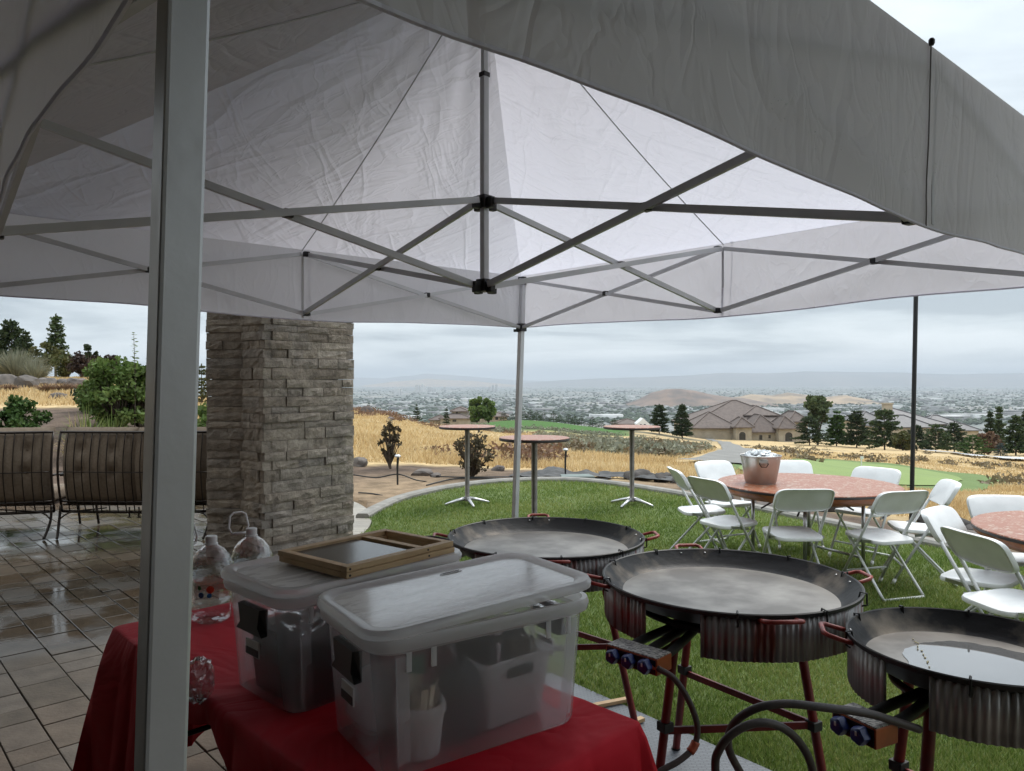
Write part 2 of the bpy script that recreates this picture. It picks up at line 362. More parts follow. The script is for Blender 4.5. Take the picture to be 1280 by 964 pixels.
def lid_mat():
    m, t, b, o, L = raw('wet scuffed lid')
    tcn = nd(t, 'ShaderNodeTexCoord'); mp = nd(t, 'ShaderNodeMapping'); mp.inputs['Scale'].default_value = (6, 16, 10); L(tcn.outputs['Object'], mp.inputs[0])
    nz = nd(t, 'ShaderNodeTexNoise'); nz.inputs['Scale'].default_value = 1.6; nz.inputs['Detail'].default_value = 7; nz.inputs['Distortion'].default_value = .9; L(mp.outputs[0], nz.inputs['Vector'])
    r = ramp(t, (.3, (.70, .70, .69)), (.7, (.86, .87, .86))); L(nz.outputs['Fac'], r.inputs[0]); L(r.outputs[0], b.inputs['Base Color'])
    mr = nd(t, 'ShaderNodeMapRange'); mr.inputs['From Min'].default_value = .35; mr.inputs['From Max'].default_value = .65; mr.inputs['To Min'].default_value = .1; mr.inputs['To Max'].default_value = .4; b.inputs['Coat Weight'].default_value = 1.0; b.inputs['Coat IOR'].default_value = 1.7; b.inputs['Coat Roughness'].default_value = .10
    L(nz.outputs['Fac'], mr.inputs[0]); L(mr.outputs[0], b.inputs['Roughness'])
    bp = nd(t, 'ShaderNodeBump'); bp.inputs['Strength'].default_value = .25; bp.inputs['Distance'].default_value = .01; L(nz.outputs['Fac'], bp.inputs['Height']); L(bp.outputs[0], b.inputs['Normal'])
    ts = nd(t, 'ShaderNodeBsdfTranslucent'); L(r.outputs[0], ts.inputs[0]); mxs = nd(t, 'ShaderNodeMixShader'); mxs.inputs[0].default_value = .25; L(b.outputs[0], mxs.inputs[1]); L(ts.outputs[0], mxs.inputs[2]); L(mxs.outputs[0], o.inputs[0])
    return m
M['lid_top'] = lid_mat()

def clear(name, tint, gloss=.12):
    m, t, b, o, L = raw(name); t.nodes.remove(b)
    tr = nd(t, 'ShaderNodeBsdfTransparent'); tr.inputs['Color'].default_value = (*tint, 1); gl = nd(t, 'ShaderNodeBsdfGlossy'); gl.inputs['Roughness'].default_value = .06
    gl.inputs['Color'].default_value = (.9, .9, .9, 1)
    lw = nd(t, 'ShaderNodeLayerWeight'); lw.inputs['Blend'].default_value = .45
    mr = nd(t, 'ShaderNodeMapRange'); mr.inputs['To Min'].default_value = gloss; mr.inputs['To Max'].default_value = .75; pw = nd(t, 'ShaderNodeMath', operation='POWER'); pw.inputs[1].default_value = 2.2; L(lw.outputs['Facing'], pw.inputs[0]); L(pw.outputs[0], mr.inputs[0])
    tcn = nd(t, 'ShaderNodeTexCoord'); nz = nd(t, 'ShaderNodeTexNoise'); nz.inputs['Scale'].default_value = 22; L(tcn.outputs['Object'], nz.inputs['Vector'])
    bp = nd(t, 'ShaderNodeBump'); bp.inputs['Strength'].default_value = .3; bp.inputs['Distance'].default_value = .02; L(nz.outputs['Fac'], bp.inputs['Height']); L(bp.outputs[0], gl.inputs['Normal'])
    mx = nd(t, 'ShaderNodeMixShader'); L(mr.outputs[0], mx.inputs[0]); L(tr.outputs[0], mx.inputs[1]); L(gl.outputs[0], mx.inputs[2]); L(mx.outputs[0], o.inputs[0])
    return m
M['clear'] = clear('clear bottle plastic', (.90, .92, .93))
M['film'] = clear('crumpled clear film', (.86, .87, .88), .22)
M['glass'] = mat('dark window glass', (.02,.025,.03), rough=.08)

def skirt_mat(name, red):
    m, t, b, o, L = raw(name)
    tcn = nd(t, 'ShaderNodeTexCoord'); mp = nd(t, 'ShaderNodeMapping'); mp.inputs['Scale'].default_value = (9, 9, .9); L(tcn.outputs['Object'], mp.inputs[0])
    nz = nd(t, 'ShaderNodeTexNoise'); nz.inputs['Scale'].default_value = 3; nz.inputs['Detail'].default_value = 6; L(mp.outputs[0], nz.inputs['Vector'])
    c = ((.42, .41, .40), (.25, .24, .235), (.16, .045, .036)) if red else ((.46, .455, .44), (.34, .335, .325), (.22, .21, .20))
    r = ramp(t, (.34, c[2]), (.47, c[1]), (.66, c[0])); L(nz.outputs['Fac'], r.inputs[0]); L(r.outputs[0], b.inputs['Base Color'])
    b.inputs['Metallic'].default_value = .55; b.inputs['Roughness'].default_value = .45
    return m
M['skirt_red'] = skirt_mat('stained galvanised windshield', True)
M['skirt'] = skirt_mat('galvanised windshield', False)
M['bucket'] = mat('galvanised bucket', (.50,.48,.46), (.40,.38,.37), rough=.38, metal=.9, scale=5, rvar=.06)

def tread():
    m, t, b, o, L = raw('grey tread mat')
    tcn = nd(t, 'ShaderNodeTexCoord'); br = nd(t, 'ShaderNodeTexBrick'); br.inputs['Scale'].default_value = 14; br.inputs['Mortar Size'].default_value = .035
    br.inputs['Color1'].default_value = (1, 1, 1, 1); br.inputs['Color2'].default_value = (.7, .7, .7, 1); br.inputs['Mortar'].default_value = (0, 0, 0, 1); br.inputs['Row Height'].default_value = .18
    L(tcn.outputs['Object'], br.inputs['Vector'])
    r = ramp(t, (.0, (.09, .10, .115)), (1, (.17, .185, .205))); L(br.outputs['Color'], r.inputs[0]); L(r.outputs[0], b.inputs['Base Color'])
    bp = nd(t, 'ShaderNodeBump'); bp.inputs['Strength'].default_value = .6; bp.inputs['Distance'].default_value = .006; L(br.outputs['Color'], bp.inputs['Height']); L(bp.outputs[0], b.inputs['Normal'])
    b.inputs['Roughness'].default_value = .45
    return m
M['tread'] = tread()

HA = rad(43)                                   # the house and its paving stand at 43 degrees to the view
EA = Vector((math.cos(HA), math.sin(HA), 0)); EB = Vector((math.sin(HA), -math.cos(HA), 0))
def hab(a, b, z=0.0): return EA * a + EB * b + Vector((0, 0, z))

def paver_mat(name, tones, many=False):
    'concrete pavers, rain-wet beyond the eaves: dark, with standing water in the low spots'
    m, t, b, o, L = raw(name)
    g = nd(t, 'ShaderNodeNewGeometry'); oi = nd(t, 'ShaderNodeObjectInfo')
    nz = nd(t, 'ShaderNodeTexNoise'); nz.inputs['Scale'].default_value = 7; nz.inputs['Detail'].default_value = 6; L(g.outputs['Position'], nz.inputs['Vector'])
    r = ramp(t, (0, tones[0]), (.5, tones[1]), (1, tones[2])); L(g.outputs['Random Per Island'] if many else oi.outputs['Random'], r.inputs[0])
    hv = nd(t, 'ShaderNodeHueSaturation'); mr = nd(t, 'ShaderNodeMapRange'); mr.inputs['From Min'].default_value = .3; mr.inputs['From Max'].default_value = .7; mr.inputs['To Min'].default_value = .75; mr.inputs['To Max'].default_value = 1.25
    L(nz.outputs['Fac'], mr.inputs[0]); L(mr.outputs[0], hv.inputs['Value']); L(r.outputs[0], hv.inputs['Color'])
    dt = nd(t, 'ShaderNodeVectorMath', operation='DOT_PRODUCT'); dt.inputs[1].default_value = tuple(EB); L(g.outputs['Position'], dt.inputs[0])
    w1 = nd(t, 'ShaderNodeTexNoise'); w1.inputs['Scale'].default_value = 1.5; w1.inputs['Detail'].default_value = 3; L(g.outputs['Position'], w1.inputs['Vector'])
    sm = nd(t, 'ShaderNodeMath', operation='MULTIPLY_ADD'); sm.inputs[1].default_value = 1.3; L(w1.outputs['Fac'], sm.inputs[0]); L(dt.outputs['Value'], sm.inputs[2])
    wet = nd(t, 'ShaderNodeMapRange'); wet.inputs['From Min'].default_value = -4.25; wet.inputs['From Max'].default_value = -4.75; L(sm.outputs[0], wet.inputs[0])
    dk = nd(t, 'ShaderNodeMixRGB', blend_type='MULTIPLY'); dk.inputs[2].default_value = (.58, .54, .48, 1); L(wet.outputs[0], dk.inputs[0]); L(hv.outputs[0], dk.inputs[1]); L(dk.outputs[0], b.inputs['Base Color'])
    pd = nd(t, 'ShaderNodeTexNoise'); pd.inputs['Scale'].default_value = 1.9; pd.inputs['Detail'].default_value = 4; L(g.outputs['Position'], pd.inputs['Vector'])
    pr = nd(t, 'ShaderNodeMapRange'); pr.inputs['From Min'].default_value = .42; pr.inputs['From Max'].default_value = .58; pr.inputs['To Min'].default_value = .34; pr.inputs['To Max'].default_value = .07; L(pd.outputs['Fac'], pr.inputs[0])
    rm = nd(t, 'ShaderNodeMixRGB'); L(wet.outputs[0], rm.inputs[0]); rm.inputs[1].default_value = (.8, .8, .8, 1); L(pr.outputs[0], rm.inputs[2]); L(rm.outputs[0], b.inputs['Roughness'])
    bs = nd(t, 'ShaderNodeTexNoise'); bs.inputs['Scale'].default_value = 55; bs.inputs['Detail'].default_value = 5; L(g.outputs['Position'], bs.inputs['Vector'])
    bp = nd(t, 'ShaderNodeBump'); bp.inputs['Distance'].default_value = .01; L(bs.outputs['Fac'], bp.inputs['Height'])
    st = nd(t, 'ShaderNodeMapRange'); st.inputs['From Min'].default_value = .07; st.inputs['From Max'].default_value = .8; st.inputs['To Min'].default_value = .03; st.inputs['To Max'].default_value = .35; L(rm.outputs[0], st.inputs[0]); L(st.outputs[0], bp.inputs['Strength'])
    L(bp.outputs[0], b.inputs['Normal'])
    return m
PT = ((.135, .102, .074), (.145, .125, .105), (.105, .085, .064)); M['paver'] = paver_mat('paver', PT); M['paver_many'] = paver_mat('paver field', PT, True)
M['path_paver'] = mat('pale path paver', (.36,.33,.28), (.27,.245,.21), rough=.5, scale=5, bump=.2, bscale=40, orand=.14)
M['paver_bed'] = mat('sandy joint bed', (.085,.075,.062), (.06,.053,.045), rough=.8, scale=30)

def stone_mat():
    m, t, b, o, L = raw('split ledgestone')
    tcn = nd(t, 'ShaderNodeTexCoord'); oi = nd(t, 'ShaderNodeObjectInfo'); g = nd(t, 'ShaderNodeNewGeometry')
    nz = nd(t, 'ShaderNodeTexNoise'); nz.inputs['Scale'].default_value = 9; nz.inputs['Detail'].default_value = 9; nz.inputs['Roughness'].default_value = .65; L(g.outputs['Position'], nz.inputs['Vector'])
    r = ramp(t, (.0, (.29, .24, .195)), (.3, (.37, .315, .26)), (.55, (.33, .29, .255)), (.8, (.40, .335, .27)), (1, (.46, .40, .34))); L(oi.outputs['Random'], r.inputs[0])
    hv = nd(t, 'ShaderNodeHueSaturation'); mr = nd(t, 'ShaderNodeMapRange'); mr.inputs['From Min'].default_value = .3; mr.inputs['From Max'].default_value = .7; mr.inputs['To Min'].default_value = .55; mr.inputs['To Max'].default_value = 1.25
    L(nz.outputs['Fac'], mr.inputs[0]); L(mr.outputs[0], hv.inputs['Value']); L(r.outputs[0], hv.inputs['Color']); L(hv.outputs[0], b.inputs['Base Color'])
    n2 = nd(t, 'ShaderNodeTexNoise'); n2.inputs['Scale'].default_value = 26; n2.inputs['Detail'].default_value = 8; n2.inputs['Roughness'].default_value = .7; L(g.outputs['Position'], n2.inputs['Vector'])
    bp = nd(t, 'ShaderNodeBump'); bp.inputs['Strength'].default_value = .9; bp.inputs['Distance'].default_value = .03; L(n2.outputs['Fac'], bp.inputs['Height']); L(bp.outputs[0], b.inputs['Normal'])
    b.inputs['Roughness'].default_value = .92
    return m
M['stone'] = stone_mat()
M['stone_core'] = mat('mortar core', (.07,.06,.05), (.05,.043,.036), rough=.95, scale=10)
M['soffit'] = mat('stained soffit boards', (.085,.055,.035), (.06,.038,.024), rough=.6, scale=4, stretch=(1,14,1))
M['stucco'] = mat('tan stucco', (.40,.36,.30), (.36,.32,.265), rough=.95, scale=14, bump=.3, bscale=90)
M['roof_tile'] = mat('brown roof tile', (.155,.122,.108), (.115,.092,.083), rough=.85, scale=1.5, bump=.3, bscale=5)
M['roof_grey'] = mat('grey slate roof', (.125,.12,.125), (.09,.088,.095), rough=.6, scale=1.2, bump=.3, bscale=5)
M['asphalt'] = mat('cart path concrete', (.21,.205,.19), (.16,.155,.145), rough=.85, scale=1.2, bump=.2)
M['drive'] = mat('pale driveway', (.5,.51,.52), (.42,.43,.44), rough=.5, scale=1)

# ================================================================== the ground
KERB = [(-1.80, 8.95), (-1.72, 9.6), (-1.52, 10.45), (-1.05, 11.35), (-.35, 12.05), (.5, 12.35), (1.31, 12.15), (2.27, 11.05), (3.2, 9.5), (4.1, 7.75), (4.75, 6.7), (5.6, 5.4), (6.6, 3.7), (7.8, 1.2), (8.6, -2.0)]
KERB_S = [(p.x, p.y) for p in bez([(x, y, 0) for x, y in KERB], 8)]
LAWN_L = [(2.6, .6), (1.75, 2.3), (1.0, 3.25), (.35, 4.0), (-.5, 5.1), (-1.2, 6.3), (-1.62, 7.7), (-1.60, 8.4), (-1.66, 8.8)]
LAWN_LS = [(p.x, p.y) for p in bez([(x, y, 0) for x, y in LAWN_L], 6)]
LAWN = KERB_S + [(5.0, -2.0)] + LAWN_LS
PATIO = LAWN_LS[::-1] + [(3.2, -3.0), (-14, -3.0), (-14, 8.2), (-8.5, 9.6), (-4.6, 10.3), (-2.7, 11.0), (-2.1, 10.2), (-1.85, 9.3)]

TD = np.array([5., 9., 12., 15., 20., 26., 34., 50., 80., 130., 200., 300.])
TP = np.array([-900., -300., 100., 300., 450., 560., 650., 780., 900., 1100., 1280., 1700., 2600.])
TZ = np.array([
 [0, 0, .3, .9, 1.3, 1.7, 2.3, 2.8, 3.0, 3.0, 2.5, 1],
 [0, 0, .3, .9, 1.3, 1.7, 2.2, 2.6, 2.8, 2.5, 2, 1],
 [0, 0, .3, .85, 1.22, 1.5, 1.8, 1.85, 1.2, -1, -4, -9],
 [0, 0, .1, .38, .6, .7, .7, .4, -.5, -3, -6, -12],
 [0, 0, .0, .05, .1, .05, -.05, -.3, -1.9, -5, -9, -16],
 [0, 0, .0, -.05, -.2, -.45, -.8, -1.5, -3.1, -6, -10, -17],
 [0, 0, .0, -.1, -.35, -.65, -1.15, -2.1, -3.6, -5.6, -8.7, -15],
 [0, 0, .0, -.15, -.5, -.85, -1.4, -2.5, -4.3, -7.0, -11.0, -19],
 [0, 0, -.02, -.2, -.55, -.95, -1.55, -2.9, -5.3, -8.9, -13.6, -22],
 [0, 0, -.22, -.62, -1.25, -1.75, -2.4, -3.6, -6.0, -9.7, -14.7, -24],
 [0, -.05, -.38, -.85, -1.5, -2.05, -2.85, -4.1, -6.6, -10.5, -16, -26],
 [0, -.05, -.4, -.9, -1.6, -2.3, -3.1, -4.5, -7.5, -12, -18, -28],
 [0, -.05, -.4, -.9, -1.6, -2.3, -3.1, -4.5, -7.5, -12, -18, -28]])
def smooth_noise(X, Y, s, seed=0):
    'sum of sines: cheap, tile-free relief'
    r = np.zeros(np.shape(X)); g = np.random.RandomState(seed)
    for k in range(9):
        a = g.uniform(0, 6.283); f = s * g.uniform(.5, 2.2); r = r + np.sin((np.cos(a)*X + np.sin(a)*Y)*f + g.uniform(0, 6.28)) / (k*.35+1)
    return r / 4.0
def table(px, d):
    px = np.clip(px, TP[0], TP[-1]); ld = np.log(np.clip(d, TD[0], TD[-1])); LD = np.log(TD)
    i = np.clip(np.searchsorted(TP, px) - 1, 0, len(TP)-2); j = np.clip(np.searchsorted(LD, ld) - 1, 0, len(TD)-2)
    a = (px - TP[i]) / (TP[i+1]-TP[i]); b = (ld - LD[j]) / (LD[j+1]-LD[j]); a = a*a*(3-2*a)
    return (TZ[i, j]*(1-a)+TZ[i+1, j]*a)*(1-b) + (TZ[i, j+1]*(1-a)+TZ[i+1, j+1]*a)*b
def T(x, y):
    'height of the natural ground'
    x = np.asarray(x, float); y = np.asarray(y, float); d = np.maximum(y, 5.0); px = 640 + FPX*x/d
    z = table(px, d); far = np.clip((d - 13)/12, 0, 1)
    z = z + smooth_noise(x, y, .5, 3)*.10*far + smooth_noise(x, y, .12, 5)*.25*np.clip((d-30)/60, 0, 1)
    return z
def Tz(x, y): return float(T(np.array([x]), np.array([y]))[0])

# terrain mesh, polar in the view sector so that its detail falls off with distance
rows = np.concatenate([np.geomspace(5.0, 30, 150), np.geomspace(30.6, 320, 90)]); cols = np.linspace(-1400, 3000, 420)
PXg, Dg = np.meshgrid(cols, rows); Xg = (PXg-640)/FPX*Dg; Yg = Dg.copy(); Zg = T(Xg, Yg)
ins = inside(LAWN, Xg, Yg) | inside(PATIO, Xg, Yg)
Zg = Zg + smooth_noise(Xg, Yg, 5, 8)*.012 + smooth_noise(Xg, Yg, 14, 9)*.008
Zg = np.where(ins, -.35, Zg)
dk = dist_poly(KERB_S, Xg, Yg)
bedw = np.where(Xg > 1.0, 1.15, 2.4 + 1.2*np.clip((1.0-Xg)/3, 0, 1)) + smooth_noise(Xg, Yg, 1.5, 4)*.4
dirt = np.clip((bedw - dk)/.5, 0, 1)
dirt = np.maximum(dirt, np.clip((14.5 + 3.2*np.clip((330-PXg)/100, 0, 1) + smooth_noise(Xg, Yg, .9, 6)*.7 - Yg)/.7, 0, 1) * (PXg < 640))
sandy = np.clip(smooth_noise(Xg, Yg, .9, 13)*1.8 + .30*np.clip((-.3-Xg)/1.5, -1, 1) + .12, 0, 1) * (PXg > 300) * (Yg > 9.5)
gold = np.stack([np.full_like(Xg, .52), np.full_like(Xg, .385), np.full_like(Xg, .205)], -1)
pat = np.clip(smooth_noise(Xg, Yg, .35, 21)*.9+.35, 0, 1)[..., None]
gold = gold*(1-pat*.35) + np.array([.33, .25, .155])*pat*.35
sage = np.clip((smooth_noise(Xg, Yg, .16, 31)+.15)*2, 0, 1)*np.clip((Yg-26)/12, 0, 1)*np.clip((PXg-690)/60, 0, 1)*np.clip((930-PXg)/60, 0, 1)
sage = np.maximum(sage, np.clip(smooth_noise(Xg, Yg, .10, 33)*2.2-.6, 0, 1)*np.clip((Yg-45)/20, 0, 1)*.8)
C = gold*(1-sage[..., None]) + np.array([.15, .135, .09])*sage[..., None]
fair = np.clip((Yg-74-smooth_noise(Xg, Yg, .06, 41)*9)/10, 0, 1)*np.clip((PXg-(585+smooth_noise(Xg, Yg, .05, 42)*8))/8, 0, 1)*np.clip((795-PXg-(Yg-80)*.1)/10, 0, 1)*np.clip((235-Yg)/10, 0, 1)
C = C*(1-fair[..., None]) + np.array([.062, .135, .032])*fair[..., None]
soil = np.array([.115, .082, .062])*(1-sandy[..., None]) + np.array([.27, .195, .125])*sandy[..., None]
C = C*(1-dirt[..., None]) + soil*dirt[..., None]
nr, nc = Xg.shape; idx = np.arange(nr*nc).reshape(nr, nc)
Fq = np.stack([idx[:-1, :-1], idx[:-1, 1:], idx[1:, 1:], idx[1:, :-1]], -1).reshape(-1, 4)
def ground_mat(name, bump, bs, fine, lo=.62, hi=1.35):
    m, t, b, o, L = raw(name)
    at_ = nd(t, 'ShaderNodeAttribute', attribute_name='Col'); g = nd(t, 'ShaderNodeNewGeometry')
    nz = nd(t, 'ShaderNodeTexNoise'); nz.inputs['Scale'].default_value = fine; nz.inputs['Detail'].default_value = 9; nz.inputs['Roughness'].default_value = .62; L(g.outputs['Position'], nz.inputs['Vector'])
    mr = nd(t, 'ShaderNodeMapRange'); mr.inputs['From Min'].default_value = .3; mr.inputs['From Max'].default_value = .7; mr.inputs['To Min'].default_value = lo; mr.inputs['To Max'].default_value = hi; L(nz.outputs['Fac'], mr.inputs[0])
    hv = nd(t, 'ShaderNodeHueSaturation'); L(mr.outputs[0], hv.inputs['Value']); L(at_.outputs['Color'], hv.inputs['Color']); L(hv.outputs[0], b.inputs['Base Color'])
    bp = nd(t, 'ShaderNodeBump'); bp.inputs['Strength'].default_value = bump; bp.inputs['Distance'].default_value = bs; L(nz.outputs['Fac'], bp.inputs['Height']); L(bp.outputs[0], b.inputs['Normal'])
    b.inputs['Roughness'].default_value = .95; b.inputs['Specular IOR Level'].default_value = .2
    return m
def set_col(o, C):
    a = o.data.color_attributes.new('Col', 'FLOAT_COLOR', 'POINT'); C = np.asarray(C, np.float32).reshape(-1, 3)
    a.data.foreach_set('color', np.concatenate([C, np.ones((len(C), 1), np.float32)], 1).ravel())
M['terrain'] = ground_mat('dry hillside soil and grass', .7, .12, 3.0)
ter = fast_mesh('terrain', np.stack([Xg, Yg, Zg], -1).reshape(-1, 3), Fq, M['terrain'], smooth=True); set_col(ter, C); tag(ter, kind='structure')
# flat ground round and behind the house
MB().add([(-60, -40, -.4), (60, -40, -.4), (60, 5.3, -.4), (-60, 5.3, -.4)], [(0, 1, 2, 3)]).build('ground', M['mulch'])['kind'] = 'structure'

# ------------------------------------------------------------------ valley floor, far below
vr = np.concatenate([np.geomspace(300, 2600, 40), np.geomspace(2700, 42000, 60)]); vc = np.linspace(-700, 2000, 110)
PV, DV = np.meshgrid(vc, vr); XV = (PV-640)/FPX*DV; z0 = table(PV, np.full_like(PV, 300.))
s_ = np.clip((DV-300)/1900, 0, 1); s_ = s_**.75; ZV = z0*(1-s_) - 150*s_ + np.where(DV > 400, smooth_noise(XV, DV, .004, 51)*7*(1-s_*.6), -.6)
VAL = ground_mat('valley', .0, 1, .0035)
m, t, b, o, L = raw('hazy city valley'); g = nd(t, 'ShaderNodeNewGeometry')
na = nd(t, 'ShaderNodeTexNoise'); na.inputs['Scale'].default_value = .0011; na.inputs['Detail'].default_value = 8; na.inputs['Roughness'].default_value = .6; L(g.outputs['Position'], na.inputs['Vector'])
ra = ramp(t, (.30, (.07, .09, .075)), (.46, (.10, .12, .105)), (.54, (.17, .175, .165)), (.66, (.26, .24, .20))); L(na.outputs['Fac'], ra.inputs[0])
nb = nd(t, 'ShaderNodeTexVoronoi'); nb.inputs['Scale'].default_value = .016; L(g.outputs['Position'], nb.inputs['Vector'])
rb = ramp(t, (.0, (.35, .35, .34)), (.22, (.22, .22, .21)), (.3, (0, 0, 0))); L(nb.outputs['Distance'], rb.inputs[0])
mx = nd(t, 'ShaderNodeMixRGB', blend_type='ADD'); mx.inputs[0].default_value = .5; L(ra.outputs[0], mx.inputs[1]); L(rb.outputs[0], mx.inputs[2]); L(mx.outputs[0], b.inputs['Base Color']); b.inputs['Roughness'].default_value = .95
M['valley'] = m
nr, nc = XV.shape; idx = np.arange(nr*nc).reshape(nr, nc)
val = fast_mesh('valley_floor', np.stack([XV, DV, ZV], -1).reshape(-1, 3), np.stack([idx[:-1, :-1], idx[:-1, 1:], idx[1:, 1:], idx[1:, :-1]], -1).reshape(-1, 4), M['valley'], smooth=True); tag(val, kind='structure')

# mountain ranges round the valley: profile (photo column, crest row) at a distance
def range_(name, d, prof, depth, m, seed, rough=1.0, base=-150):
    px = np.array([p[0] for p in prof], float); py = np.array([p[1] for p in prof], float); n = 220; k = 14
    cp = np.linspace(px[0], px[-1], n); cy = np.interp(cp, px, py); H = (HZ-cy)/FPX*d + CAMZ - base
    H = H*(1 + .05*rough*smooth_noise(cp, cp*0, .11, seed)); H[0] = H[-1] = 0
    V = []
    for j in range(k+1):
        f = j/k*2-1; w = (1-abs(f)**1.35); X = (cp-640)/FPX*d; Y = d + f*depth + smooth_noise(X, X*0, 12/depth, seed+1)*depth*.1
        sp = smooth_noise(X, Y*1.7, 20/depth, seed+2)*.16*rough*(1-abs(f))*(abs(f))*3
        V.append(np.stack([X*(1+f*depth/d*.6), Y, base + H*np.clip(w+sp*w, 0, 1.02) - 3], -1))
    V = np.concatenate(V); idx = np.arange(n*(k+1)).reshape(k+1, n)
    o = fast_mesh(name, V, np.stack([idx[:-1, :-1], idx[:-1, 1:], idx[1:, 1:], idx[1:, :-1]], -1).reshape(-1, 4), m, smooth=True); tag(o, kind='structure'); return o
M['mtn_tan'] = mat('dry grass mountain', (.40,.29,.18), (.17,.13,.095), rough=.95, scale=.006, detail=9, bump=.0)
M['mtn_brown'] = mat('brown desert hill', (.21,.14,.10), (.095,.072,.058), rough=.95, scale=.009, detail=9)
M['mtn_blue'] = mat('far dark range', (.10,.10,.09), (.17,.145,.12), rough=.95, scale=.0007, detail=8)
range_('mountain_range', 36000, [(250, 478), (330, 474), (420, 471), (480, 473), (535, 467), (580, 470), (640, 475), (700, 477)], 3500, M['mtn_blue'], 3)
range_('tan_hills', 24000, [(455, 482), (490, 477), (515, 475.5), (535, 473.5), (560, 475), (590, 476), (620, 479), (650, 482)], 2200, M['mtn_tan'], 7)
range_('mountain_range', 27000, [(620, 482), (690, 476), (740, 473.5), (800, 471.5), (860, 469), (905, 466), (960, 467), (1020, 464), (1100, 465), (1200, 468), (1300, 466), (1450, 468), (1700, 474), (1900, 482)], 4200, M['mtn_blue'], 11)
range_('desert_hill', 4900, [(780, 507), (800, 497), (815, 490), (832, 486), (850, 485.5), (868, 488), (885, 492), (905, 495), (935, 498), (975, 506)], 420, M['mtn_brown'], 17, .8)
range_('tan_hills', 5400, [(890, 504), (918, 496), (940, 492.5), (965, 494), (985, 490), (1005, 493), (1030, 496), (1055, 493.5), (1080, 498), (1110, 504)], 480, M['mtn_tan'], 23, .9)

# the city: thousands of far roofs nobody could count
g_ = np.random.RandomState(5); nb_ = 3000
bd = 1/(g_.uniform(1/26000., 1/2900., nb_)); bp_ = g_.uniform(250, 1500, nb_); bx_ = (bp_-640)/FPX*bd
keep = smooth_noise(bx_, bd, .0011, 61) + .25*g_.randn(nb_) > -.18; bd, bx_ = bd[keep], bx_[keep]; nb_ = len(bd)
big = g_.rand(nb_) < .13; w_ = np.where(big, g_.uniform(45, 150, nb_), g_.uniform(10, 26, nb_)); l_ = np.where(big, g_.uniform(40, 110, nb_), g_.uniform(10, 24, nb_)); h_ = np.where(big, g_.uniform(9, 16, nb_), g_.uniform(5, 9, nb_))
zb = np.interp(bd, vr, np.where(vr > 2200, -150, -150*np.clip((vr-300)/1900, 0, 1)**.75 - 10*(1-np.clip((vr-300)/1900, 0, 1)))) - 4
cube = np.array([(-1,-1,0),(1,-1,0),(1,1,0),(-1,1,0),(-1,-1,1),(1,-1,1),(1,1,1),(-1,1,1)], float); cf = np.array([(4,5,6,7),(0,1,5,4),(1,2,6,5),(2,3,7,6),(3,0,4,7)])
V = cube[None]*np.stack([w_/2, l_/2, h_+4], -1)[:, None, :] + np.stack([bx_, bd, zb], -1)[:, None, :]
M['city'] = mat('city roofs', (.42,.42,.41), (.13,.125,.12), rough=.7, scale=.006, irand=.5, coords='Object', lo=.45, hi=.55)
fast_mesh('city_buildings', V.reshape(-1, 3), (cf[None]+(np.arange(nb_)*8)[:, None, None]).reshape(-1, 4), M['city'], kind='stuff')
tw = MB()
for px, dd, hh, ww in [(521, 10800, 105, 40), (524.5, 10900, 95, 26), (528, 10800, 120, 30), (531, 11000, 88, 40), (537, 10900, 70, 50), (496, 8200, 66, 60), (500, 8250, 70, 40), (612, 11500, 74, 40), (616, 11400, 95, 34), (620.5, 11500, 104, 36), (556, 11900, 66, 40), (543, 10700, 55, 60)]:
    tw.box(((px-640)/FPX*dd, dd, -150+hh/2-2), (ww, ww, hh+4))
M['tower'] = mat('pale tower', (.55,.54,.52), (.42,.42,.42), rough=.6, scale=.03, irand=.25)
tw.build('city_towers', M['tower'])['kind'] = 'stuff'
# dark street trees between the roofs
nt_ = 9000; td = 1/(g_.uniform(1/20000., 1/2600., nt_)); tx = (g_.uniform(300, 1500, nt_)-640)/FPX*td; zt = np.interp(td, [2200, 3000], [-148, -152])
r_ = g_.uniform(4, 10, nt_); oc = np.array([(1,0,.8),(0,1,.8),(-1,0,.8),(0,-1,.8),(0,0,1.7),(0,0,0)], float); of = np.array([(0,1,4),(1,2,4),(2,3,4),(3,0,4),(1,0,5),(2,1,5),(3,2,5),(0,3,5)])
V = oc[None]*(r_[:, None, None]*np.array([1.8, 1.2, .9])) + np.stack([tx, td, zt], -1)[:, None, :]
M['far_tree'] = mat('far street trees', (.03,.05,.025), (.05,.07,.035), rough=.95, scale=.01, irand=.3)
fast_mesh('city_trees', V.reshape(-1, 3), (of[None]+(np.arange(nt_)*6)[:, None, None]).reshape(-1, 3), M['far_tree'], kind='stuff')

